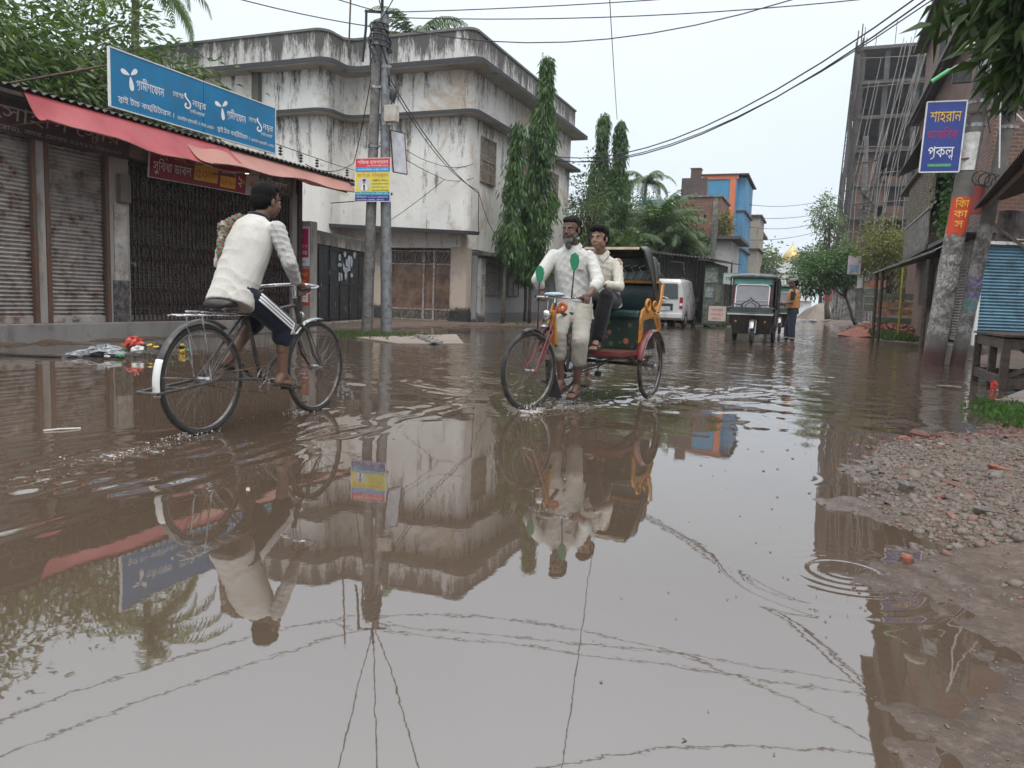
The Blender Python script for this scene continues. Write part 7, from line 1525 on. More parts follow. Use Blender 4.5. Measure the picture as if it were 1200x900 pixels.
    for y in (-.5, -.2, .2, .5): mb.tube([V(1.17, y, .78), V(1.17, y, .94)], .010, 6)
    mb.tube([V(1.18, -.20, .93), V(1.18, -.21, 1.02), V(1.18, -.12, 1.09), V(1.18, -.03, 1.13), V(1.18, 0, 1.19), V(1.18, .03, 1.13), V(1.18, .12, 1.09), V(1.18, .21, 1.02), V(1.18, .20, .93)], .02, 8)
    mb.tube([V(1.18, -.13, .93), V(1.18, -.12, 1.0), V(1.18, 0, 1.08), V(1.18, .12, 1.0), V(1.18, .13, .93)], .014, 8)
    for s_ in (-1, 1): mb.tube([V(1.17, .22*s_, .93), V(1.17, .24*s_, 1.0), V(1.16, .40*s_, 1.02), V(1.16, .46*s_, .98), V(1.16, .48*s_, .88)], .018, 8)
    mb.build('front_rack', mat('rack_steel', (.09, .10, .10), .35, metal=.7), t, smooth=True, **k)
    mb = MB(); mb.bar((1.19, -.56, .765), (1.19, .56, .765), .03, .035); mb.build('bumper_strip', mat('strip_silver', (.40, .44, .40), .4), t, bevel=.006, **k)
    mb = MB(); mb.tube([V(1.22, .15, .30), V(1.16, .15, .62)], .022, 8); mb.tube([V(1.22, .01, .30), V(1.16, .01, .62)], .022, 8); mb.build('fork', M_CHROME, t, smooth=True, **k)
    guard((1.22, .08, .30), .34, 20, 120, .06, 'mudguard', M_STEEL, t)
    mb = MB(); mb.tube([V(-.25, -.5, .26), V(-.25, .5, .26)], .03, 8); mb.box((-.4, -.12, .22), (-.1, .12, .42)); mb.build('axle', M_BLACK, t, **k)
    for s_ in (-1, 1): mb = MB(); mb.ell((1.04, .36*s_, .58), (.03, 0, 0), (0, .03, 0), (0, 0, .03)); mb.build('indicator', INK_O, t, smooth='all', **k)
    return t
three_wheeler('green and black battery three wheeler with a white framed windscreen facing the camera', (-1.50, 21.55, .0), math.radians(-91), 'battery three wheelers')
three_wheeler('second battery three wheeler mostly hidden behind the man and the first one', (-1.2, 30.5, .0), math.radians(-91), 'battery three wheelers')

# ---- white van seen from behind
van = thing('parked_van', 'white minivan with red tail lamps standing in the flood behind the rickshaw', 'van', (-5.85, 34.1, 0), PI/2)
M_VAN = mat('van_white', (.60, .60, .60), .28, var=.04, scale=1.5, dirt=(.30, .27, .24), dirtamt=.15, bmp=0, coat=.4); M_GLS = glass('van_glass', (.03, .04, .045), .06); k = dict(local=True)
def vsec(x, w0, w1, z0, zb, z1):     # lower body and greenhouse outline at one station
    return [V(x, -w0*.96, z0), V(x, -w0, z0+.12), V(x, -w0, zb), V(x, -w1, z1-.10), V(x, -w1*.86, z1), V(x, w1*.86, z1), V(x, w1, z1-.10), V(x, w0, zb), V(x, w0, z0+.12), V(x, w0*.96, z0)]
mb = MB(); mb.loft([vsec(-2.10, .78, .66, .36, 1.12, 1.86), vsec(-2.02, .82, .70, .30, 1.12, 1.97), vsec(-1.2, .83, .72, .28, 1.12, 2.02), vsec(.6, .83, .72, .28, 1.10, 2.02), vsec(1.2, .83, .66, .28, 1.05, 1.85), vsec(1.75, .82, .60, .28, .98, 1.20), vsec(2.08, .76, .55, .34, .80, .95)])
mb.build('body', M_VAN, van, smooth=True, bevel=.02, **k)
mb = MB(); mb.prism([(-.60, 1.18), (.60, 1.18), (.56, 1.76), (.50, 1.80), (-.50, 1.80), (-.56, 1.76)], (-2.118, 0, 0), UY, V(0, 0, 1), (-.012, 0, 0)); mb.build('rear_window', M_GLS, van, bevel=.006, **k)
for s_ in (-1, 1):
    mb = MB()
    for x0, x1 in ((-1.85, -1.05), (-.95, .05), (.15, 1.0)): mb.prism([(x0, 1.17), (x1, 1.17), (x1-.04 if x1 < .9 else x1-.25, 1.78), (x0+.04, 1.78)], (0, .838*s_, 0), UX, V(0, -.165*s_, 1), (0, .008*s_, 0))
    mb.build('side_window', M_GLS, van, **k)
    mb = MB(); mb.box((-2.13, .66*s_, .78), (-2.06, .80*s_, 1.25)); tl = mb.build('tail_lamp', mat('lamp_red', (.30, .015, .02), .2, bmp=0), van, bevel=.01, **k)
    mb = MB(); mb.box((-2.136, .67*s_, .90), (-2.128, .79*s_, 1.0)); mb.build('lamp_lens', INK_W, tl, **k)
    for x in (-1.35, 1.25):
        mb = MB(); mb.torus((x, .76*s_, .31), .23, .085, (0, 1, 0), 36, 10); w_ = mb.build('wheel', M_RUBBER, van, smooth='all', **k); mb = MB(); mb.tube([(x, .80*s_, .31), (x, .845*s_, .31)], [.17, .15], 20); mb.build('rim', M_STEEL, w_, **k)
        mb = MB(); mb.torus((x, .835*s_, .33), .345, .02, (0, 1, 0), 30, 6, 0, 2*PI); mb.build('wheel_arch', M_BLACK, van, **k)
    mb = MB(); mb.tube([V(-1.9, .62*s_, 2.06), V(.6, .62*s_, 2.07)], .02, 6); mb.build('roof_rail', M_BLACK, van, **k)
    mb = MB(); mb.box((1.05, .86*s_, 1.10), (1.2, 1.02*s_, 1.28)); mb.build('wing_mirror', M_BLACK, van, bevel=.02, **k)
mb = MB(); mb.box((-2.20, -.80, .38), (-2.04, .80, .58)); mb.build('bumper', M_VAN, van, bevel=.03, **k)
mb = MB(); mb.box((-2.128, -.40, .70), (-2.095, .40, .98)); mb.build('plate_recess', M_BLACK, van, **k)
mb = MB(); mb.box((-2.14, -.30, .70), (-2.13, .30, .86)); mb.build('number_plate', mat('plate_white', (.5, .5, .5), .5), van, **k)
mb = MB(); mb.ell((-2.11, 0, 1.08), (.01, 0, 0), (0, .07, 0), (0, 0, .04)); mb.tube([V(-2.13, -.2, 1.18), V(-2.14, .02, 1.26)], .008, 5); mb.box((-2.13, .35, .58), (-2.12, .62, .61)); mb.build('badge', M_CHROME, van, **k)
mb = MB(); mb.box((-2.06, -.5, 1.86), (-1.9, .5, 1.93)); mb.build('spoiler', M_VAN, van, bevel=.02, **k)
# ------------------------------------------------------------------ people
def skin(name, c): 
    m = mat(name, c, .6, var=.12, scale=9, bmp=.05); m.node_tree.nodes['Principled BSDF'].inputs['Subsurface Weight'].default_value = 0; return m
SK1 = skin('skin_a', (.135, .070, .045)); SK2 = skin('skin_b', (.125, .066, .045)); SK3 = skin('skin_c', (.27, .155, .105)); SK4 = skin('skin_d', (.11, .062, .042))
HAIR = mat('hair_black', (.008, .007, .007), .85, var=.3, scale=60, bmp=.4, bscale=140, spec=.15); BEARD = mat('beard_grey', (.20, .19, .18), .95, var=.4, scale=50, dirt=(.05, .045, .04), bmp=.5, bscale=160, spec=.1)
def fabric(name, c, dirt=None, dirtamt=.3, rough=.85):
    if name in MATS: return MATS[name]
    m, n, l, b = nodes(name); tcn = n.new('ShaderNodeTexCoord'); v = tcn.outputs['Object']
    q = mix(n, l, ramp(n, l, noise(n, l, v, 6, 6), .35, .7), tuple(x*.9 for x in c), c)
    if dirt: q = mix(n, l, ramp(n, l, noise(n, l, v, 4, 9, .7), .62-.2*dirtamt, .85), q, dirt)
    l.new(q, b.inputs['Base Color']); setp(b, rough=rough, spec=.2, sheen=.15)
    f1 = noise(n, l, mapping(n, l, v, (1, 1, .45), (.3, .5, .2)), 14, 3, .5, 1.2); bb = n.new('ShaderNodeBump'); bb.inputs['Strength'].default_value = .35; bb.inputs['Distance'].default_value = .015; l.new(f1, bb.inputs['Height'])
    b2 = n.new('ShaderNodeBump'); b2.inputs['Strength'].default_value = .15; b2.inputs['Distance'].default_value = .002; l.new(noise(n, l, v, 300, 2), b2.inputs['Height']); l.new(bb.outputs[0], b2.inputs['Normal']); l.new(b2.outputs[0], b.inputs['Normal'])
    MATS[name] = m; return m
def person(label, root, J, skin_m, cat='person', head_s=1.0, hands=None, feet=None, gaze=(0, 1, 0), up=(0, 0, 1), neck_r=.052, thin=1.0, eyes=True):
    t = thing('person', label, cat, root); mb = MB(); fw = Vector(gaze)
    hc = Vector(J['head']); P = head(mb, hc, gaze, up, head_s)
    capsule(mb, Vector(J['neck']), neck_r, hc-Vector(up)*.07*head_s-Vector(gaze).normalized()*.012, neck_r*.92)
    sh = [Vector(J['shL']), Vector(J['shR'])]; hp = [Vector(J['hipL']), Vector(J['hipR'])]
    ch = (sh[0]+sh[1])/2; pv = (hp[0]+hp[1])/2; right = (sh[1]-sh[0]).normalized(); spine = (ch-pv).normalized(); front = spine.cross(right).normalized()
    if front.dot(Vector(J['fwd'])) < 0: front = -front
    sw = (sh[1]-sh[0]).length/2; hw = (hp[1]-hp[0]).length/2
    rows = [(pv-spine*.06, hw+.055, .10, right), (pv+spine*.03, hw+.065, .105, right), (pv.lerp(ch, .4), sw*.80, .095, right), (pv.lerp(ch, .72), sw*.82, .095, right), (ch-spine*.03, sw*.84, .08, right), (ch+spine*.035, sw*.5, .052, right), (Vector(J['neck'])+spine*.01, .05, .05, right)]
    torso(mb, rows, front)
    for s_ in 'LR':
        chain(mb, [J['sh'+s_], J['el'+s_], J['wr'+s_]], [.048*thin, .036*thin, .025*thin]); chain(mb, [J['hip'+s_], J['kn'+s_], J['an'+s_]], [.080*thin, .052*thin, .034*thin])
        k_, a_ = Vector(J['kn'+s_]), Vector(J['an'+s_]); capsule(mb, k_.lerp(a_, .15)-front*.015, .046*thin, k_.lerp(a_, .5)-front*.012, .042*thin)
    for f in (hands or []): f(mb)
    for f in (feet or []): f(mb)
    fuse(mb, 'body', skin_m, t, .0058, 3)
    if eyes: face_bits(hc, gaze, up, t, head_s, HAIR)
    return t, dict(ch=ch, pv=pv, right=right, spine=spine, front=front, sw=sw, hw=hw, P=P, hc=hc)
def shirt(t, J, I, m, length=.10, sleeve=1.0, name='shirt', seed=0, fit=1.0, flare=.02, amp=.014, sub=None, sleeve_r=1.0):
    mb = MB(); ch, pv, r, s, f, sw, hw = (I[k] for k in ('ch', 'pv', 'right', 'spine', 'front', 'sw', 'hw')); c = .022*fit
    torso(mb, [(pv-s*length, hw+.078+flare, .122+flare, r), (pv+s*.02, hw+.075+flare*.5, .120+flare*.5, r), (pv.lerp(ch, .4), sw*.80+c, .112+c*.4, r), (pv.lerp(ch, .72), sw*.88+c*.6, .12, r), (ch-s*.03, sw*.98, .104, r), (ch+s*.02, sw*.88, .09, r), (ch+s*.055, sw*.56, .078, r), (ch+s*.085, .066, .062, r)], f, 24)
    for q in 'LR':
        a, e, w = Vector(J['sh'+q]), Vector(J['el'+q]), Vector(J['wr'+q])
        if sleeve <= 1: e2 = a.lerp(e, sleeve); capsule(mb, a-r*(.01 if q == 'R' else -.01)-s*.012, .057*fit, e2, .053*fit*sleeve_r, 14)
        else: k = sleeve-1; w2 = e.lerp(w, k); chain(mb, [a-r*(.01 if q == 'R' else -.01)-s*.012, e, w2], [.056*fit, .050*fit*sleeve_r, .042*fit*sleeve_r], 14)
    o = fuse(mb, name, m, t, .007, 4, (amp*.62, 20), seed); return o
def garment_legs(t, J, I, m, to=1.0, name='trousers', seed=3, r=(.105, .078, .062), amp=.012, loose=0):
    mb = MB(); pv, rt, s, f, hw = (I[k] for k in ('pv', 'right', 'spine', 'front', 'hw'))
    torso(mb, [(pv-s*.09, hw+.055, .10, rt), (pv, hw+.055, .10, rt), (pv+s*.07, hw+.04, .09, rt)], f)
    for q in 'LR':
        h, k, a = Vector(J['hip'+q]), Vector(J['kn'+q]), Vector(J['an'+q])
        if to <= 1: chain(mb, [h, h.lerp(k, to)], [r[0], r[1]], 14)
        else: chain(mb, [h, k, k.lerp(a, to-1)], [r[0], r[1], r[2]+loose], 14)
    return fuse(mb, name, m, t, .007, 4, (amp*.55, 20), seed)
def hair(t, I, gaze, up, s, m=HAIR, style=0, name='hair'):
    f, r, u = frame_of(gaze, up); P = lambda x, y, z: I['hc']+(r*x+f*y+u*z)*s; mb = MB(); E = lambda x, y, z, a, b, h: mb.ell(P(x, y, z), r*a*s, f*b*s, u*h*s, 16, 12)
    E(0, -.028, .048, .083, .094, .082); E(0, -.055, .0, .079, .070, .078); E(.055, -.02, .01, .026, .05, .05); E(-.055, -.02, .01, .026, .05, .05)
    if style == 1: E(0, .035, .098, .074, .058, .036); E(.03, .06, .086, .04, .035, .03); E(-.035, .055, .088, .04, .04, .03)
    else: E(0, .02, .085, .068, .06, .036)
    return fuse(mb, name, m, t, .004, 3, (.006, 90), 5)
def collar(t, I, m, J, name='collar'):
    n_ = Vector(J['neck']); r, f, s = I['right'], I['front'], I['spine']; mb = MB()
    for q in (-1, 1): mb.add([n_+r*.058*q-f*.03+s*.045, n_+r*.068*q+f*.03+s*.04, n_+r*.014*q+f*.095-s*.015, n_+r*.045*q+f*.105-s*.06, n_+r*.095*q+f*.06-s*.0, n_+r*.085*q-f*.02+s*.01], [(0, 1, 4, 5), (1, 2, 3, 4)])
    o = mb.build(name, m, t, smooth=False); sd = o.modifiers.new('thick', 'SOLIDIFY'); sd.thickness = .006; return o
# --- the cyclist riding away
gripR = V(-3.685+.265, 4.52+.08, .965); gripL = V(-3.685-.265, 4.52+.08, .965)
J = dict(head=(-3.66, 4.52, 1.575), neck=(-3.675, 4.44, 1.445), shL=(-3.87, 4.40, 1.375), shR=(-3.49, 4.40, 1.375), elL=(-3.97, 4.40, 1.13), elR=(-3.385, 4.41, 1.14), wrL=(-3.955, 4.51, 1.01), wrR=(-3.412, 4.52, 1.012),
         hipL=(-3.77, 4.20, .93), hipR=(-3.60, 4.20, .93), knL=(-3.80, 4.58, .76), knR=(-3.55, 4.555, .70), anL=(-3.80, 4.30, .475), anR=(-3.56, 4.56, .345), fwd=(0, 1, -.3))
FT = {}
def mkfoot(k, a, d, s=1.0):
    def f(mb): FT[k] = foot(mb, a, d, s)
    return f
t, I = person('man in a grey white shirt cycling away with a towel over his shoulder', (-3.68, 4.4, 0), J, SK1, gaze=(.28, 1, -.06), up=(0, .1, 1), hands=[lambda mb: grip(mb, J['wrR'], gripR, (0, 1, 0), (0, 0, 1)), lambda mb: grip(mb, J['wrL'], gripL, (0, 1, 0), (0, 0, 1))],
              feet=[mkfoot('cr', J['anR'], (0, 1, -.12)), mkfoot('cl', J['anL'], (0, 1, -.25))])
hair(t, I, (.28, 1, -.06), (0, .1, 1), 1.0)
F_W1 = fabric('cotton_white_a', (.49, .47, .43), (.34, .30, .25), .5); F_GS = fabric('cotton_grey_sleeve', (.42, .41, .39), (.28, .25, .22), .4)
sh_ = shirt(t, J, I, F_W1, .10, .12, seed=2, flare=.012, amp=.016, fit=1.0)
for q in 'LR': mb = MB(); a, e_, w_ = Vector(J['sh'+q]), Vector(J['el'+q]), Vector(J['wr'+q]); chain(mb, [a.lerp(e_, .04), e_, e_.lerp(w_, .9)], [.063, .051, .036], 14); fuse(mb, 'sleeve', F_GS, t, .006, 3, (.012, 34), 8)
mb = MB(); mb.torus(Vector(J['neck'])+V(0, .0, .012), .062, .014, (0, .35, 1), 24, 8); mb.build('neckband', fabric('navy', (.015, .018, .035)), t, smooth='all')
garment_legs(t, J, I, fabric('navy_shorts', (.014, .017, .032)), 1.22, 'shorts', 4, (.084, .083, .080))
for dx in (-.022, 0, .022):
    mb = MB(); a, b_ = Vector(J['hipR']), Vector(J['knR']); ax = (b_-a).normalized(); up_ = ax.cross(V(1, 0, 0)).normalized()
    pts = [a.lerp(b_, k)+V(.103-.017*k, 0, 0)+up_*dx*1.0 for k in (.12, .35, .6, .85, 1.0)]+[Vector(J['knR']).lerp(Vector(J['anR']), .16)+V(.088, 0, 0)+V(0, dx, 0)]; mb.tube(pts, .0075, 6); mb.build('white_stripe', INK_W, t, smooth='all')
# towel / gamcha over the left shoulder hanging down the back
m, n, l, b = nodes('towel'); tcn = n.new('ShaderNodeTexCoord'); v = tcn.outputs['Object']; wv = n.new('ShaderNodeTexWave'); wv.inputs['Scale'].default_value = 9; wv.bands_direction = 'DIAGONAL'; l.new(v, wv.inputs['Vector'])
c = mix(n, l, ramp(n, l, wv.outputs[0], .45, .55), (.20, .06, .06), (.09, .17, .10)); c = mix(n, l, ramp(n, l, noise(n, l, v, 16, 3), .52, .58), c, (.36, .27, .24)); l.new(c, b.inputs['Base Color']); setp(b, rough=.95); bump(n, l, noise(n, l, v, 60, 4), b, .5, .01); M_TOW = m
mb = MB(); sL = Vector(J['shL']); pt = [sL+V(.11, .12, -.03), sL+V(.09, .07, .06), sL+V(.08, .0, .08), sL+V(.07, -.07, .045), sL+V(.05, -.12, -.03), sL+V(.04, -.15, -.12), sL+V(.05, -.17, -.20)]; mb.tube(pt, [.018, .024, .028, .030, .030, .028, .018], 12); mb.tube([pt[2]+V(-.035, 0, -.01), pt[4]+V(-.03, 0, .03), pt[5]+V(-.02, .03, -.03)], [.024, .03, .02], 10); mb.tube([pt[0], pt[0]+V(0, .03, -.12), pt[0]+V(.02, .0, -.25)], [.02, .028, .025], 10)
tw = fuse(mb, 'towel', M_TOW, None, .007, 2, (.022, 45), 3); tag(tw, 'rolled red and green checked towel slung over the cyclist\'s left shoulder', 'towel')
mb = MB(); mb.ell(sL+V(.02, -.135, -.19), (.02, 0, 0), (0, .018, 0), (0, 0, .08)); o = fuse(mb, 'red_cloth', fabric('red_cloth_m', (.30, .03, .035)), None, .006, 2, (.015, 60), 3); tag(o, 'bright red cloth end hanging behind the cyclist below his towel', 'cloth')
def sandal(t, key, m=M_RUBBER):
    heel, ball, d, sd, u = FT[key]; mb = MB(); c = (heel+ball)/2-u*.030; P = []
    mb.loft([[heel-d*.035+sd*.02-u*.03, heel-d*.035-sd*.02-u*.03, heel-d*.035-sd*.02-u*.016, heel-d*.035+sd*.02-u*.016], [heel+sd*.036-u*.032, heel-sd*.036-u*.032, heel-sd*.036-u*.018, heel+sd*.036-u*.018],
             [ball+sd*.048-u*.032, ball-sd*.048-u*.032, ball-sd*.048-u*.018, ball+sd*.048-u*.018], [ball+d*.075+sd*.03-u*.03, ball+d*.075-sd*.03-u*.03, ball+d*.075-sd*.03-u*.016, ball+d*.075+sd*.03-u*.016]])
    q = mb.build('sandal', m, t, bevel=.003); mb = MB()
    for o_ in (-.01, -.05): mb.tube([ball+d*o_+sd*.046-u*.015, ball+d*o_+sd*.026+u*.028, ball+d*o_+u*.036, ball+d*o_-sd*.026+u*.028, ball+d*o_-sd*.046-u*.015], .008, 6)
    s_ = mb.build('strap', m, None, smooth=True); s_.data.transform(Matrix.Translation(-root_off(q))); s_.parent = q
sandal(t, 'cr'); sandal(t, 'cl')
# --- the rickshaw puller
def rkw(p):     # rickshaw local -> world
    a = math.radians(-98); return V(-1.97+p[0]*math.cos(a)-p[1]*math.sin(a), 7.77+p[0]*math.sin(a)+p[1]*math.cos(a), p[2])
gL, gR = rkw(gr[1]), rkw(gr[0]); fd = (rkw(fwl)-rkw((0, 0, 0))).normalized()
# local +y (left of the rickshaw) is the viewer's right
J = dict(head=(-2.135, 6.86, 1.60), neck=(-2.13, 6.93, 1.445), shL=(-1.95, 6.93, 1.375), shR=(-2.32, 6.90, 1.375), elL=(-1.84, 6.80, 1.13), elR=(-2.40, 6.74, 1.13), wrL=tuple(gL+V(.01, .085, .035)), wrR=tuple(gR+V(-.01, .085, .035)),
         hipL=(-2.02, 6.97, .90), hipR=(-2.18, 6.96, .90), knL=(-1.94, 6.64, .60), knR=(-2.135, 6.60, .65), anL=(-2.00, 6.80, .17), anR=(-2.125, 6.71, .21), fwd=(-.14, -1, -.1))
t, I = person('bearded rickshaw puller in a loose white shirt gripping the handlebars', (-2.1, 6.95, 0), J, SK2, gaze=(-.16, -1, -.10), hands=[lambda mb: grip(mb, J['wrL'], gL, fd, (0, 0, 1)), lambda mb: grip(mb, J['wrR'], gR, fd, (0, 0, 1))],
              feet=[mkfoot('pl', J['anL'], (-.1, -1, -.12)), mkfoot('pr', J['anR'], (-.2, -1, -.12))], thin=.92)
hair(t, I, (-.16, -1, -.10), UZ, .99, mat('hair_greying', (.02, .018, .017), .9, var=.5, scale=60, bmp=.4, bscale=140, spec=.1))
f, r, u = frame_of((-.16, -1, -.10)); P = lambda x, y, z: I['hc']+r*x+f*y+u*z
mb = MB(); mb.ell(P(0, .062, -.098), r*.046, f*.036, u*.042, 14, 10); mb.ell(P(0, .062, -.135), r*.030, f*.026, u*.040, 14, 10)
for q in (-1, 1): mb.ell(P(.052*q, .025, -.07), r*.018, f*.035, u*.036, 12, 8); mb.tube([P(.006*q, .100, -.044), P(.026*q, .094, -.050), P(.036*q, .084, -.066)], .005, 6)
fuse(mb, 'beard', BEARD, t, .004, 2, (.010, 110), 6)
F_W2 = fabric('cotton_white_b', (.54, .53, .50), (.42, .39, .35), .35); sh_ = shirt(t, J, I, F_W2, .12, 1.38, seed=5, flare=.02, amp=.017, fit=1.05, sleeve_r=1.12)
collar(t, I, F_W2, J)
mb = MB(); c = Vector(J['neck']); F_, R_2, S_2 = I['front'], I['right'], I['spine']; mb.add([c+F_*.075+R_2*.03-S_2*.01, c+F_*.075-R_2*.03-S_2*.01, c+F_*.139-S_2*.16], [(0, 1, 2)]); o = mb.build('open_neck', SK2, t); sd = o.modifiers.new('thick', 'SOLIDIFY'); sd.thickness = .01
for k in range(3): mb = MB(); mb.ell(c+F_*(.150+.003*k)-S_2*(.20+.075*k), R_2*.006, F_*.003, S_2*.006, 8, 6); mb.build('button', INK_P, t)
mb = MB(); mb.obox(c+F_*.143-S_2*.15-R_2*.085, R_2*.042, F_*.003, S_2*.048); mb.build('pocket', F_W2, t, bevel=.004)
garment_legs(t, J, I, fabric('cotton_khaki', (.38, .35, .30), (.30, .26, .21), .4), 1.42, 'rolled_trousers', 6, (.096, .078, .070), .016)
SB = mat('sandal_brown', (.06, .03, .022), .6); sandal(t, 'pl', SB); sandal(t, 'pr', SB)
# --- the passenger
J = dict(head=(-2.04, 7.50, 1.575), neck=(-2.03, 7.57, 1.425), shL=(-1.86, 7.58, 1.345), shR=(-2.21, 7.60, 1.345), elL=(-1.80, 7.44, 1.10), elR=(-2.27, 7.46, 1.12), wrL=(-1.90, 7.26, 1.115), wrR=(-2.10, 7.25, 1.10),
         hipL=(-1.92, 7.68, .96), hipR=(-2.09, 7.70, .96), knL=(-1.88, 7.26, 1.00), knR=(-2.10, 7.24, 1.00), anL=(-1.93, 7.18, .575), anR=(-2.08, 7.20, .575), fwd=(-.1, -1, 0))
t, I = person('young man with swept black hair in a pale checked shirt on the rickshaw seat', (-2.0, 7.6, .48), J, SK3, gaze=(-.22, -1, -.05), hands=[lambda mb: open_hand(mb, J['wrL'], (-.75, -.6, -.1), (0, 0, -1), .95, .5, 1), lambda mb: open_hand(mb, J['wrR'], (.75, -.55, -.0), (0, 0, -1), .95, .5, -1)],
              feet=[mkfoot('sl', J['anL'], (0, -1, 0)), mkfoot('sr', J['anR'], (-.1, -1, 0))], thin=.9)
hair(t, I, (-.22, -1, -.05), UZ, 1.02, HAIR, 1)
m, n, l, b = nodes('check_cloth'); tcn = n.new('ShaderNodeTexCoord'); v = tcn.outputs['Object']; s = n.new('ShaderNodeSeparateXYZ'); l.new(v, s.inputs[0]); ck = []
for ax_, sc_ in (('X', 150), ('Z', 150)):
    a_ = n.new('ShaderNodeMath'); a_.operation = 'MULTIPLY'; a_.inputs[1].default_value = sc_; l.new(s.outputs[ax_], a_.inputs[0]); b_ = n.new('ShaderNodeMath'); b_.operation = 'SINE'; l.new(a_.outputs[0], b_.inputs[0]); ck.append(ramp(n, l, b_.outputs[0], .80, .9))
c = mix(n, l, ck[0], (.50, .48, .42), (.42, .38, .30)); c = mix(n, l, ck[1], c, (.45, .42, .34)); l.new(c, b.inputs['Base Color']); setp(b, rough=.85); bump(n, l, noise(n, l, v, 14, 3), b, .4, .02); M_CHK = m
shirt(t, J, I, M_CHK, .06, 1.80, seed=9, amp=.013, fit=1.0); collar(t, I, M_CHK, J)
garment_legs(t, J, I, fabric('trouser_black', (.012, .012, .014)), 1.92, 'trousers', 7, (.098, .078, .060), .010)
sandal(t, 'sl'); sandal(t, 'sr')
# --- the man standing by the three wheelers
J = dict(head=(-.535, 20.25, 1.56), neck=(-.515, 20.25, 1.42), shL=(-.53, 20.06, 1.345), shR=(-.50, 20.44, 1.345), elL=(-.53, 20.0, 1.09), elR=(-.48, 20.46, 1.08), wrL=(-.74, 20.12, 1.06), wrR=(-.70, 20.36, 1.03),
         hipL=(-.50, 20.16, .88), hipR=(-.50, 20.33, .88), knL=(-.50, 20.14, .48), knR=(-.60, 20.36, .50), anL=(-.46, 20.12, .07), anR=(-.62, 20.38, .07), fwd=(-1, 0, 0))
t, I = person('man in a cap and an orange and black top standing ankle deep in the street', (-.52, 20.25, 0), J, SK4, gaze=(-1, -.12, -.22), hands=[lambda mb: open_hand(mb, J['wrL'], (-.9, .2, .1), (0, 1, .2), .95, .6, -1), lambda mb: open_hand(mb, J['wrR'], (-.9, -.2, .1), (0, -1, .2), .95, .6, 1)],
              feet=[mkfoot('ml', J['anL'], (-1, -.1, 0)), mkfoot('mr', J['anR'], (-1, .1, 0))])
hair(t, I, (-1, -.12, -.22), UZ, 1.0)
f, r, u = frame_of((-1, -.12, -.22)); P = lambda x, y, z: I['hc']+r*x+f*y+u*z
mb = MB(); mb.ell(P(0, -.01, .075), r*.088, f*.105, u*.062, 18, 10); mb.prism([(-.06, .07), (-.055, .14), (-.03, .165), (.03, .165), (.055, .14), (.06, .07)], P(0, 0, .055), r, f, u*.008); mb.build('cap', fabric('cap_grey', (.17, .165, .15)), t, smooth=True)
shirt(t, J, I, fabric('top_black', (.014, .014, .015)), .06, .62, 'shirt', 11, amp=.010)
mb = MB(); ch, pv, rt, sp, fr = (I[k] for k in ('ch', 'pv', 'right', 'spine', 'front')); torso(mb, [(pv+sp*.08, .185, .165, rt), (pv.lerp(ch, .5), .18, .16, rt), (pv.lerp(ch, .8), .178, .155, rt), (ch+sp*.0, .17, .13, rt), (ch+sp*.045, .12, .11, rt), (ch+sp*.075, .075, .085, rt)], fr, 22); fuse(mb, 'vest', fabric('vest_orange', (.42, .19, .07)), t, .008, 3, (.01, 26), 12)
garment_legs(t, J, I, fabric('denim_dark', (.020, .026, .042)), 1.62, 'rolled_jeans', 13, (.105, .085, .074), .014)
for q in 'LR': mb = MB(); mb.torus(Vector(J['kn'+q]).lerp(Vector(J['an'+q]), .62), .066, .014, (0, 0, 1), 24, 8); mb.build('trouser_hem', INK_P, t, smooth='all')
mb = MB(); mb.ell((-.60, 20.22, .93), (.05, 0, 0), (0, .10, 0), (0, 0, .07)); mb.tube([(-.45, 20.06, 1.3), (-.62, 20.2, .98)], .008, 6); tag(fuse(mb, 'waist_bag', fabric('bag_dark', (.02, .018, .018)), None, .008, 3, (.008, 40), 2), 'small dark bag slung at the waist of the standing man', 'bag')
# ------------------------------------------------------------------ overhead wires
def wire(label, pts, sag=.0, r=.012, group='overhead wires', name='overhead_wire', m=M_CABLE, n=14):
    mb = MB(); P = [Vector(p) for p in pts]; out = []
    for i in range(len(P)-1):
        for k in range(n+(i == len(P)-2)): t_ = k/n; out.append(P[i].lerp(P[i+1], t_)-V(0, 0, 4*sag*t_*(1-t_)))
    mb.tube(out, r, 5); return tag(mb.build(name, m, smooth='all'), label, 'wire', group)
TP = V(-9.72, 15.95, 7.35)
RT = V(2.7, 16.3, 7.7)
wire('wire from the twin pole head running off toward the upper left corner', [TP, (-15, 8.5, 8.6), (-24, -4, 9.2)], .25)
wire('lower wire from the twin pole head running off to the upper left', [TP-V(.2, 0, .3), (-13.5, 8.0, 7.0), (-20, -4, 7.4)], .30)
wire('wire from the twin pole head climbing steeply toward the camera side', [TP+V(0, 0, .1), (-3.8, 4.0, 7.2), (2, -6, 7.3)], .25)
wire('second wire fanning from the twin pole head over the street toward the camera', [TP, (-2.3, 4.2, 6.9), (5, -6, 7.0)], .35)
wire('third wire fanning from the twin pole head over the puddle', [TP-V(0, 0, .15), (-1.4, 5.0, 6.6), (6, -4, 6.8)], .45)
wire('upper wire crossing the street from the twin poles to the right edge', [TP, (1.6, 19.2, 8.1), (9, 21.5, 8.3)], .12)
wire('middle wire crossing the street from the twin poles to the right edge', [TP-V(0, 0, .1), (1.6, 18.6, 7.55), (9, 20.5, 8.0)], .22)
wire('lower wire crossing the street from the twin poles to the leaning poles', [TP-V(0, 0, .25), RT+V(0, 0, .3)], 1.15)
wire('wire from the left sky edge drooping down to the leaning pole head', [(-7.5, 12, 9.4), RT+V(0, 0, .15)], .9, .014)
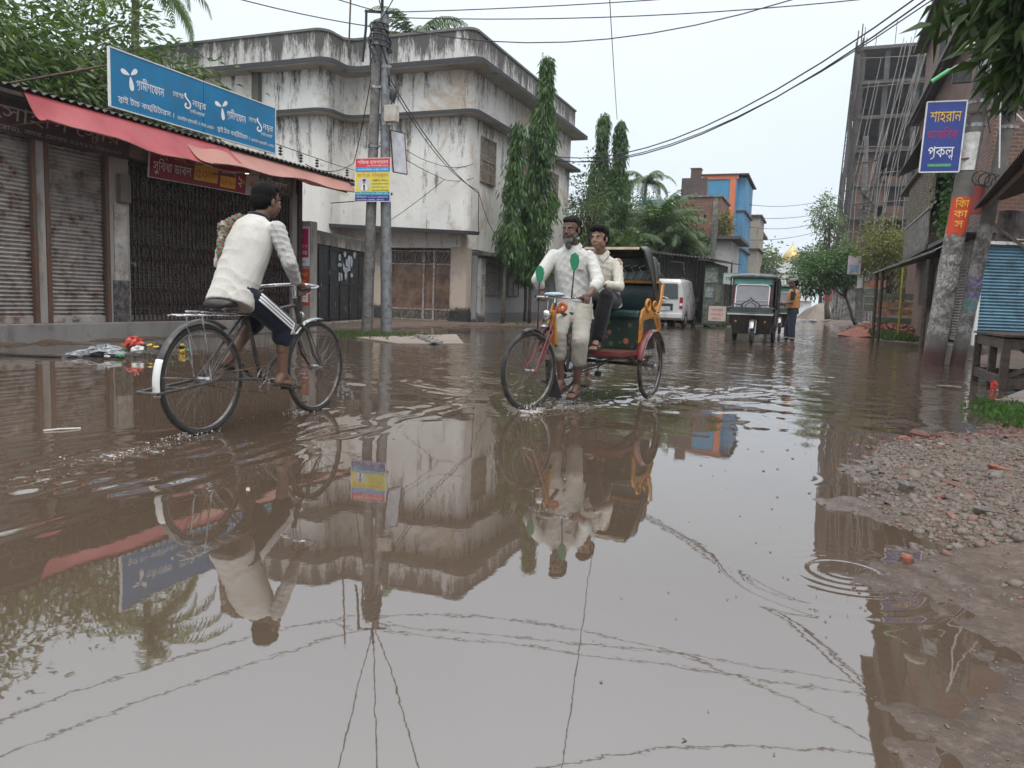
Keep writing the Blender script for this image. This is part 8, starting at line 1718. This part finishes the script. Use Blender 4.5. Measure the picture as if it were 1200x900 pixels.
wire('top sagging cable of the bundle from the leaning pole to the white house', [RT, (-11.1, 30.0, 6.9)], 1.55, .018)
wire('middle sagging cable of the bundle from the leaning pole to the white house', [RT-V(0, 0, .15), (-11.1, 29.4, 6.75)], 1.65, .018)
wire('lowest sagging cable of the bundle from the leaning pole to the white house', [RT-V(0, 0, .3), (-11.1, 29.0, 6.6)], 1.5, .014)
wire('wire dropping from the top of the sky to the row of ashoka spires', [(-3.2, 10, 9.2), (-9.2, 36, 9.4)], .2, .014)
wire('loose cable curving down the white wall right of the twin poles', [TP-V(0, 0, 1.1), (-10.4, 23.2, 4.3), (-10.8, 24.2, 3.2)], .35, .014, 'cables on the white house')
wire('second loose cable crossing the white wall to its right corner', [TP-V(0, 0, 1.2), (-11.05, 24.6, 4.6), (-10.95, 27, 3.1)], .45, .012, 'cables on the white house')
wire('thin service wire slung across the white wall beside the side placard', [TP-V(0, 0, 2.6), (-12.3, 23.8, 5.4), (-11.05, 24.1, 5.4)], .12, .010, 'cables on the white house')
wire('lower service wire slung across the white wall from the poles', [TP-V(0, 0, 2.9), (-11.9, 23.8, 4.85), (-11.05, 24.2, 4.95)], .06, .010, 'cables on the white house')
wire('diagonal stay wire rising from the porch slab up the white wall', [(-14.0, 23.5, 3.4), (-11.9, 23.7, 4.85)], .05, .010, 'cables on the white house')
wire('cable draped from the twin poles down to the shop roof end', [TP-V(.1, 0, .6), (-12.4, 19, 4.6), (-11.3, 15.3, 3.9)], .2, .012, 'cables on the white house')
for i, (y, z0, z1, s_) in enumerate(((70, 9.2, 12.5, .6), (71, 8.3, 11.3, .5), (72, 7.6, 10.8, .7), (73, 6.6, 9.9, .5))):
    wire(('highest', 'second', 'third', 'lowest')[i]+' of the faint far wires between the blue building and the road end trees', [(-5.6, y-4, z0), (2.0, y+14, z1)], s_, .022, 'far wires over the street')
wire('dark wire looping from the far pole toward the scaffolded tower', [(2.0, 46.9, 9.0), (3.6, 30, 8.4)], .5, .016)
wire('second wire from the far pole to the leaning pole heads', [(2.05, 46.9, 7.2), RT], .6, .014)
wire('wire from the far pole out to the distant poles', [(1.95, 47, 10.0), (.9, 87, 9.0)], .8, .02)
wire('cable from the leaning pole head up to the top right corner', [RT, (1.1, 14, 7.4), (-3, 9, 9.0)], .1, .014)
wire('black cable from the leaning pole head passing over the camera', [RT-V(.1, 0, 0), (.5, 8, 6.3), (-1, -4, 6.4)], .3, .014)
wire('second black cable passing over the camera beside the first', [RT-V(.1, 0, .2), (.2, 8, 6.0), (-2.0, -4, 6.2)], .35, .014)

# ------------------------------------------------------------------ small things
# litter heap at the left kerb
lt = thing('rubbish_heap', 'small heap of plastic litter with a red bag lying in the water at left', 'rubbish', (-8.5, 7.85, 0)); R = random.Random(21); g = np.random.default_rng(21)
def crumple(c, s, name, m, seed, parent=lt):
    gg = np.random.default_rng(seed); mb = MB(); c = Vector(c)
    mb.ell(c, (s[0], 0, 0), (0, s[1], 0), (0, 0, s[2]), 18, 12); mb.v = [tuple(Vector(p)+V(*(gg.normal(0, .17, 3)*np.array(s)))) for p in mb.v]; return mb.build(name, m, parent)
PL = [mat('pl_grey', (.26, .27, .28), .3, bmp=.2), mat('pl_black', (.02, .02, .022), .35, bmp=.2), mat('pl_white', (.55, .55, .54), .35, bmp=.2), mat('pl_yellow', (.60, .42, .05), .4), mat('pl_green', (.04, .20, .08), .4), mat('pl_brown', (.10, .07, .05), .7)]
crumple((-8.75, 7.55, .06), (.22, .20, .09), 'grey_bag', PL[0], 1); crumple((-8.9, 7.35, .03), (.10, .26, .05), 'grey_rag', PL[0], 2); crumple((-8.62, 7.88, .17), (.10, .13, .08), 'red_bag', mat('pl_red', (.45, .06, .04), .35, bmp=.2), 3); crumple((-8.45, 7.78, .09), (.07, .09, .05), 'white_bag', PL[2], 4)
for k in range(46):
    y = R.gauss(8.1, .28); x = -8.6+R.gauss(0, .16); z = .10*math.exp(-((y-8.1)/.4)**2)+R.uniform(0, .03); s_ = R.uniform(.02, .055); crumple((x, y, z+.01), (s_, s_*R.uniform(.6, 1.5), s_*.5), 'scrap', PL[R.choice((1, 1, 1, 5, 0, 2, 3, 4, 1))], 30+k)
crumple((-8.5, 8.62, .06), (.04, .05, .07), 'yellow_wrapper', PL[3], 99)
mb = MB(); mb.tube([(-10.3, 6.2, .02), (-9.9, 6.6, .03), (-9.3, 6.85, .02), (-8.9, 7.0, .02)], .022, 6); tag(mb.build('loose_pipe', M_BLACK), 'thin black pipe lying in the wet by the litter heap', 'pipe')
mb = MB(); mb.tube([(-4.55, 3.44, .004), (-4.50, 3.52, .008), (-4.44, 3.62, .004)], .006, 6); tag(mb.build('floating_stick', mat('stick_pale', (.5, .47, .43), .6)), 'short pale stick floating at left foreground', 'stick')
# drain slab and grass at the foot of the poles
mb = MB(); mb.loft([[V(-8.95, 13.9, -.05), V(-7.35, 12.9, -.05), V(-6.6, 14.2, -.05), V(-8.2, 17.2, -.05)], [V(-8.95, 13.9, .035), V(-7.35, 12.9, .03), V(-6.6, 14.2, .02), V(-8.2, 17.2, .035)]]); tag(mb.build('drain_slab', plaster('slab_cement', (.24, .20, .17), amt=.8), bevel=.01), 'flat broken drain slab just above the water near the twin poles', 'slab')
mb = MB()
for k in range(5): mb.obox((-8.2+.33*k, 15.0-.45*k+.3, .055), (.10, .03, 0), (-.02, .12, 0), (0, 0, .018+.004*(k % 2)))
tag(mb.build('broken_tile', M_CONC), 'broken cement tiles lying on the drain slab', 'tile')
def grass(name, label, spots, h, seed, blades=10, m=None, leafy=0):
    g = np.random.default_rng(seed); n = len(spots)*blades; P = np.repeat(np.array(spots), blades, 0)+np.concatenate([g.normal(0, .035, (n, 2)), np.zeros((n, 1))], 1)
    D = np.concatenate([g.normal(0, .35, (n, 2)), np.ones((n, 1))], 1); v, f = leaf_cloud(P, D, h, .016 if not leafy else .035, -.1, jitter=.15)
    o = raw(name, v, f, m or leafmat('leaf_grass', (.03, .055, .015), (.07, .11, .03), .3), kind='stuff'); o['label'] = label; return o
g = np.random.default_rng(5); sp = [(x, y, float(gh(x, y)[0])) for x, y in zip(g.normal(-9.35, .5, 260), g.normal(15.2, .55, 260))]; grass('grass', 'green grass tuft around the foot of the twin poles', [(a, b_, max(c_, 0)) for a, b_, c_ in sp], .10, 6)
xx = g.uniform(-10.6, -8.2, 420); yy = g.uniform(24.5, 33, 420); kp = xx < -9.9+.12*(yy-24.5)+g.normal(0, .2, 420); grass('grass', 'strip of grass and weeds along the grey annex wall', [(a, b_, .03) for a, b_ in zip(xx[kp], yy[kp])], .12, 7)
xx = g.normal(1.95, .16, 170); yy = g.normal(8.6, .42, 170); grass('grass', 'bright green leafy weed patch on the right bank', [(a, b_, max(float(gh(a, b_)[0]), 0)) for a, b_ in zip(xx, yy)], .085, 8, 9, leafmat('leaf_weed', (.022, .055, .014), (.06, .12, .025), .3), 1)
xx = g.uniform(1.9, 3.0, 200); yy = g.uniform(24, 33, 200); grass('grass', 'low green weeds beside the roadside shed', [(a, b_, .12) for a, b_ in zip(xx, yy)], .22, 9, 9, None, 1)
xx = g.uniform(-5.2, -2.6, 200); yy = g.uniform(34, 38, 200); grass('grass', 'grass fringe in front of the kiosk and old fence', [(a, b_, .05) for a, b_ in zip(xx, yy)], .16, 10)
# concrete bank edge by the weeds
mb = MB(); mb.loft([[V(1.95, 9.7, -.1), V(2.6, 8.7, -.1), V(5, 10.5, -.1), V(2.5, 11.2, -.1)], [V(1.95, 9.7, .06), V(2.6, 8.7, .07), V(5, 10.5, .09), V(2.5, 11.2, .06)]]); tag(mb.build('bank_slab', plaster('bank_cement', (.20, .17, .15), amt=.9), bevel=.02), 'low mud covered concrete slab between the weeds and the wooden stand', 'slab')
# wooden market stand
td = thing('wooden_stand', 'dark weathered wooden market stand on legs at the right edge', 'stand', (2.8, 12.4, 0))
def pl_(name, a, b_, w, h, up=(0, 0, 1), p=td): mb = MB(); mb.bar(a, b_, w, h, up); return mb.build(name, M_WOOD, p, bevel=.004)
x0, x1, y0, y1 = 2.28, 3.9, 11.3, 13.1
for i in range(5): pl_('top_plank', (x0-.05, y0+.12+.4*i, .70), (x1, y0+.12+.4*i, .70), .37, .03)
for a, b_ in (((x0, y0, .60), (x1, y0, .60)), ((x0, y1, .60), (x1, y1, .60)), ((x0, y0, .60), (x0, y1, .60)), ((x0, y0, .10), (x1, y0, .10)), ((x0, y0, .12), (x0, y1, .12)), ((x0, y1, .12), (x1, y1, .12))): pl_('rail', a, b_, .05, .13)
for x, y in ((x0, y0), (x0, y1), (x0+.03, (y0+y1)/2), (x1, y0), (x1, y1)): pl_('leg', (x, y, -.08), (x, y, .66), .09, .09)
pl_('brace', (x0, y0+.04, .16), (x0+.75, y0+.04, .55), .04, .06); pl_('brace', (x0+.45, y1, .58), (x0+.9, y1, .18), .04, .06)
pl_('lower_plank', (x0, y0+.3, .17), (x1, y0+.3, .17), .5, .03)
t = thing('plastic_sack', 'brown lumpy sacks stored under the wooden stand', 'sack', (2.85, 11.9, .18))
for k, (x, y, s_) in enumerate(((2.78, 11.75, .15), (2.98, 11.8, .17), (2.9, 12.1, .14))): crumple((x, y, .18+s_*.6), (s_, s_, s_*.8), 'sack', mat('sack_tan', (.30, .21, .12), .7, bmp=.4), 70+k, t)
t = thing('plastic_cup', 'red and white plastic wrapper floating beside the wooden stand leg', 'wrapper', (2.16, 11.15, 0)); crumple((2.16, 11.15, .06), (.035, .04, .07), 'wrapper', mat('pl_red2', (.60, .06, .05), .4), 81, t); crumple((2.17, 11.16, .02), (.04, .04, .02), 'wrapper_end', PL[2], 82, t)
# sticks floating near the leaning poles
for i, (a, b_, lb) in enumerate((((1.55, 11.3, .01), (1.82, 11.2, .015), 'thin pale stick floating in front of the thicker leaning pole'), ((1.95, 9.9, .01), (2.12, 9.75, .015), 'short plank piece floating in front of the thinner leaning pole'), ((1.9, 27.5, .02), (2.9, 25.2, .03), 'long broken branch lying in the water below the roadside shed'))):
    mb = MB(); mb.tube([a, Vector(a).lerp(Vector(b_), .5)+V(0, 0, .006), b_], .018 if i < 2 else .05, 6); tag(mb.build('floating_stick', M_BAMBOO, smooth=True), lb, 'stick')
# splashes thrown up by the wheels
m, n, l, b = nodes('spray'); b.inputs['Base Color'].default_value = (.62, .58, .54, 1); setp(b, rough=.25, spec=.5); M_SPRAY = m
def splash(label, spots, seed):
    g = np.random.default_rng(seed); P = []; Sz = []
    for (x, y, rx, ry, h, n_) in spots:
        a = g.normal(0, 1, (n_, 2)); P.append(np.stack([x+a[:, 0]*rx, y+a[:, 1]*ry, np.abs(g.normal(0, h, n_))+.003], 1)); Sz.append(g.uniform(.002, .009, n_))
    o = stones('water_splash', label, np.concatenate(P), np.concatenate(Sz), M_SPRAY, flat_=1.2, seed=seed); return o
splash('white droplets splashing around the rickshaw wheels', [(-2.2, 6.05, .07, .12, .03, 170), (-2.1, 6.5, .14, .2, .015, 90), (-1.5, 7.62, .08, .14, .025, 100), (-1.35, 8.1, .25, .3, .01, 70), (-2.35, 7.7, .2, .2, .01, 50)], 4)
splash('small droplets at the foot of the bicycle wheels', [(-3.69, 3.8, .04, .14, .012, 70), (-3.70, 5.0, .035, .10, .010, 50), (-3.6, 3.4, .08, .25, .006, 40)], 5)

# leaves, chips and scum drifting on the water
g = np.random.default_rng(77); xx = np.concatenate([g.uniform(-6, .3, 90), g.normal(.15, .25, 90)]); yy = np.concatenate([g.uniform(1.5, 11, 90), g.uniform(1.4, 5.5, 90)]); kp = gh(xx, yy) < -.012
stones('floating_debris', 'small leaves and chips drifting on the muddy water', np.stack([xx[kp], yy[kp], np.full(kp.sum(), .003)], 1), g.uniform(.004, .016, kp.sum())*np.clip(yy[kp]/4, .6, 2), M_RUBBLE, flat_=.2, seed=12)
# ------------------------------------------------------------------ damp air
mb = MB(); mb.box((-130, -12, -1.2), (130, 330, 40)); m = bpy.data.materials.new('damp_air'); m.use_nodes = True; nt = m.node_tree; nt.nodes.remove(nt.nodes['Principled BSDF'])
pvn = nt.nodes.new('ShaderNodeVolumePrincipled'); pvn.inputs['Color'].default_value = (.86, .92, .98, 1); pvn.inputs['Density'].default_value = .0006; pvn.inputs['Anisotropy'].default_value = .2
nt.links.new(pvn.outputs[0], nt.nodes['Material Output'].inputs['Volume']); hz = mb.build('haze', m, None); tag(hz, 'thin damp air over the flooded street', kind='stuff')
S.cycles.volume_bounces = 0; S.cycles.volume_max_steps = 64
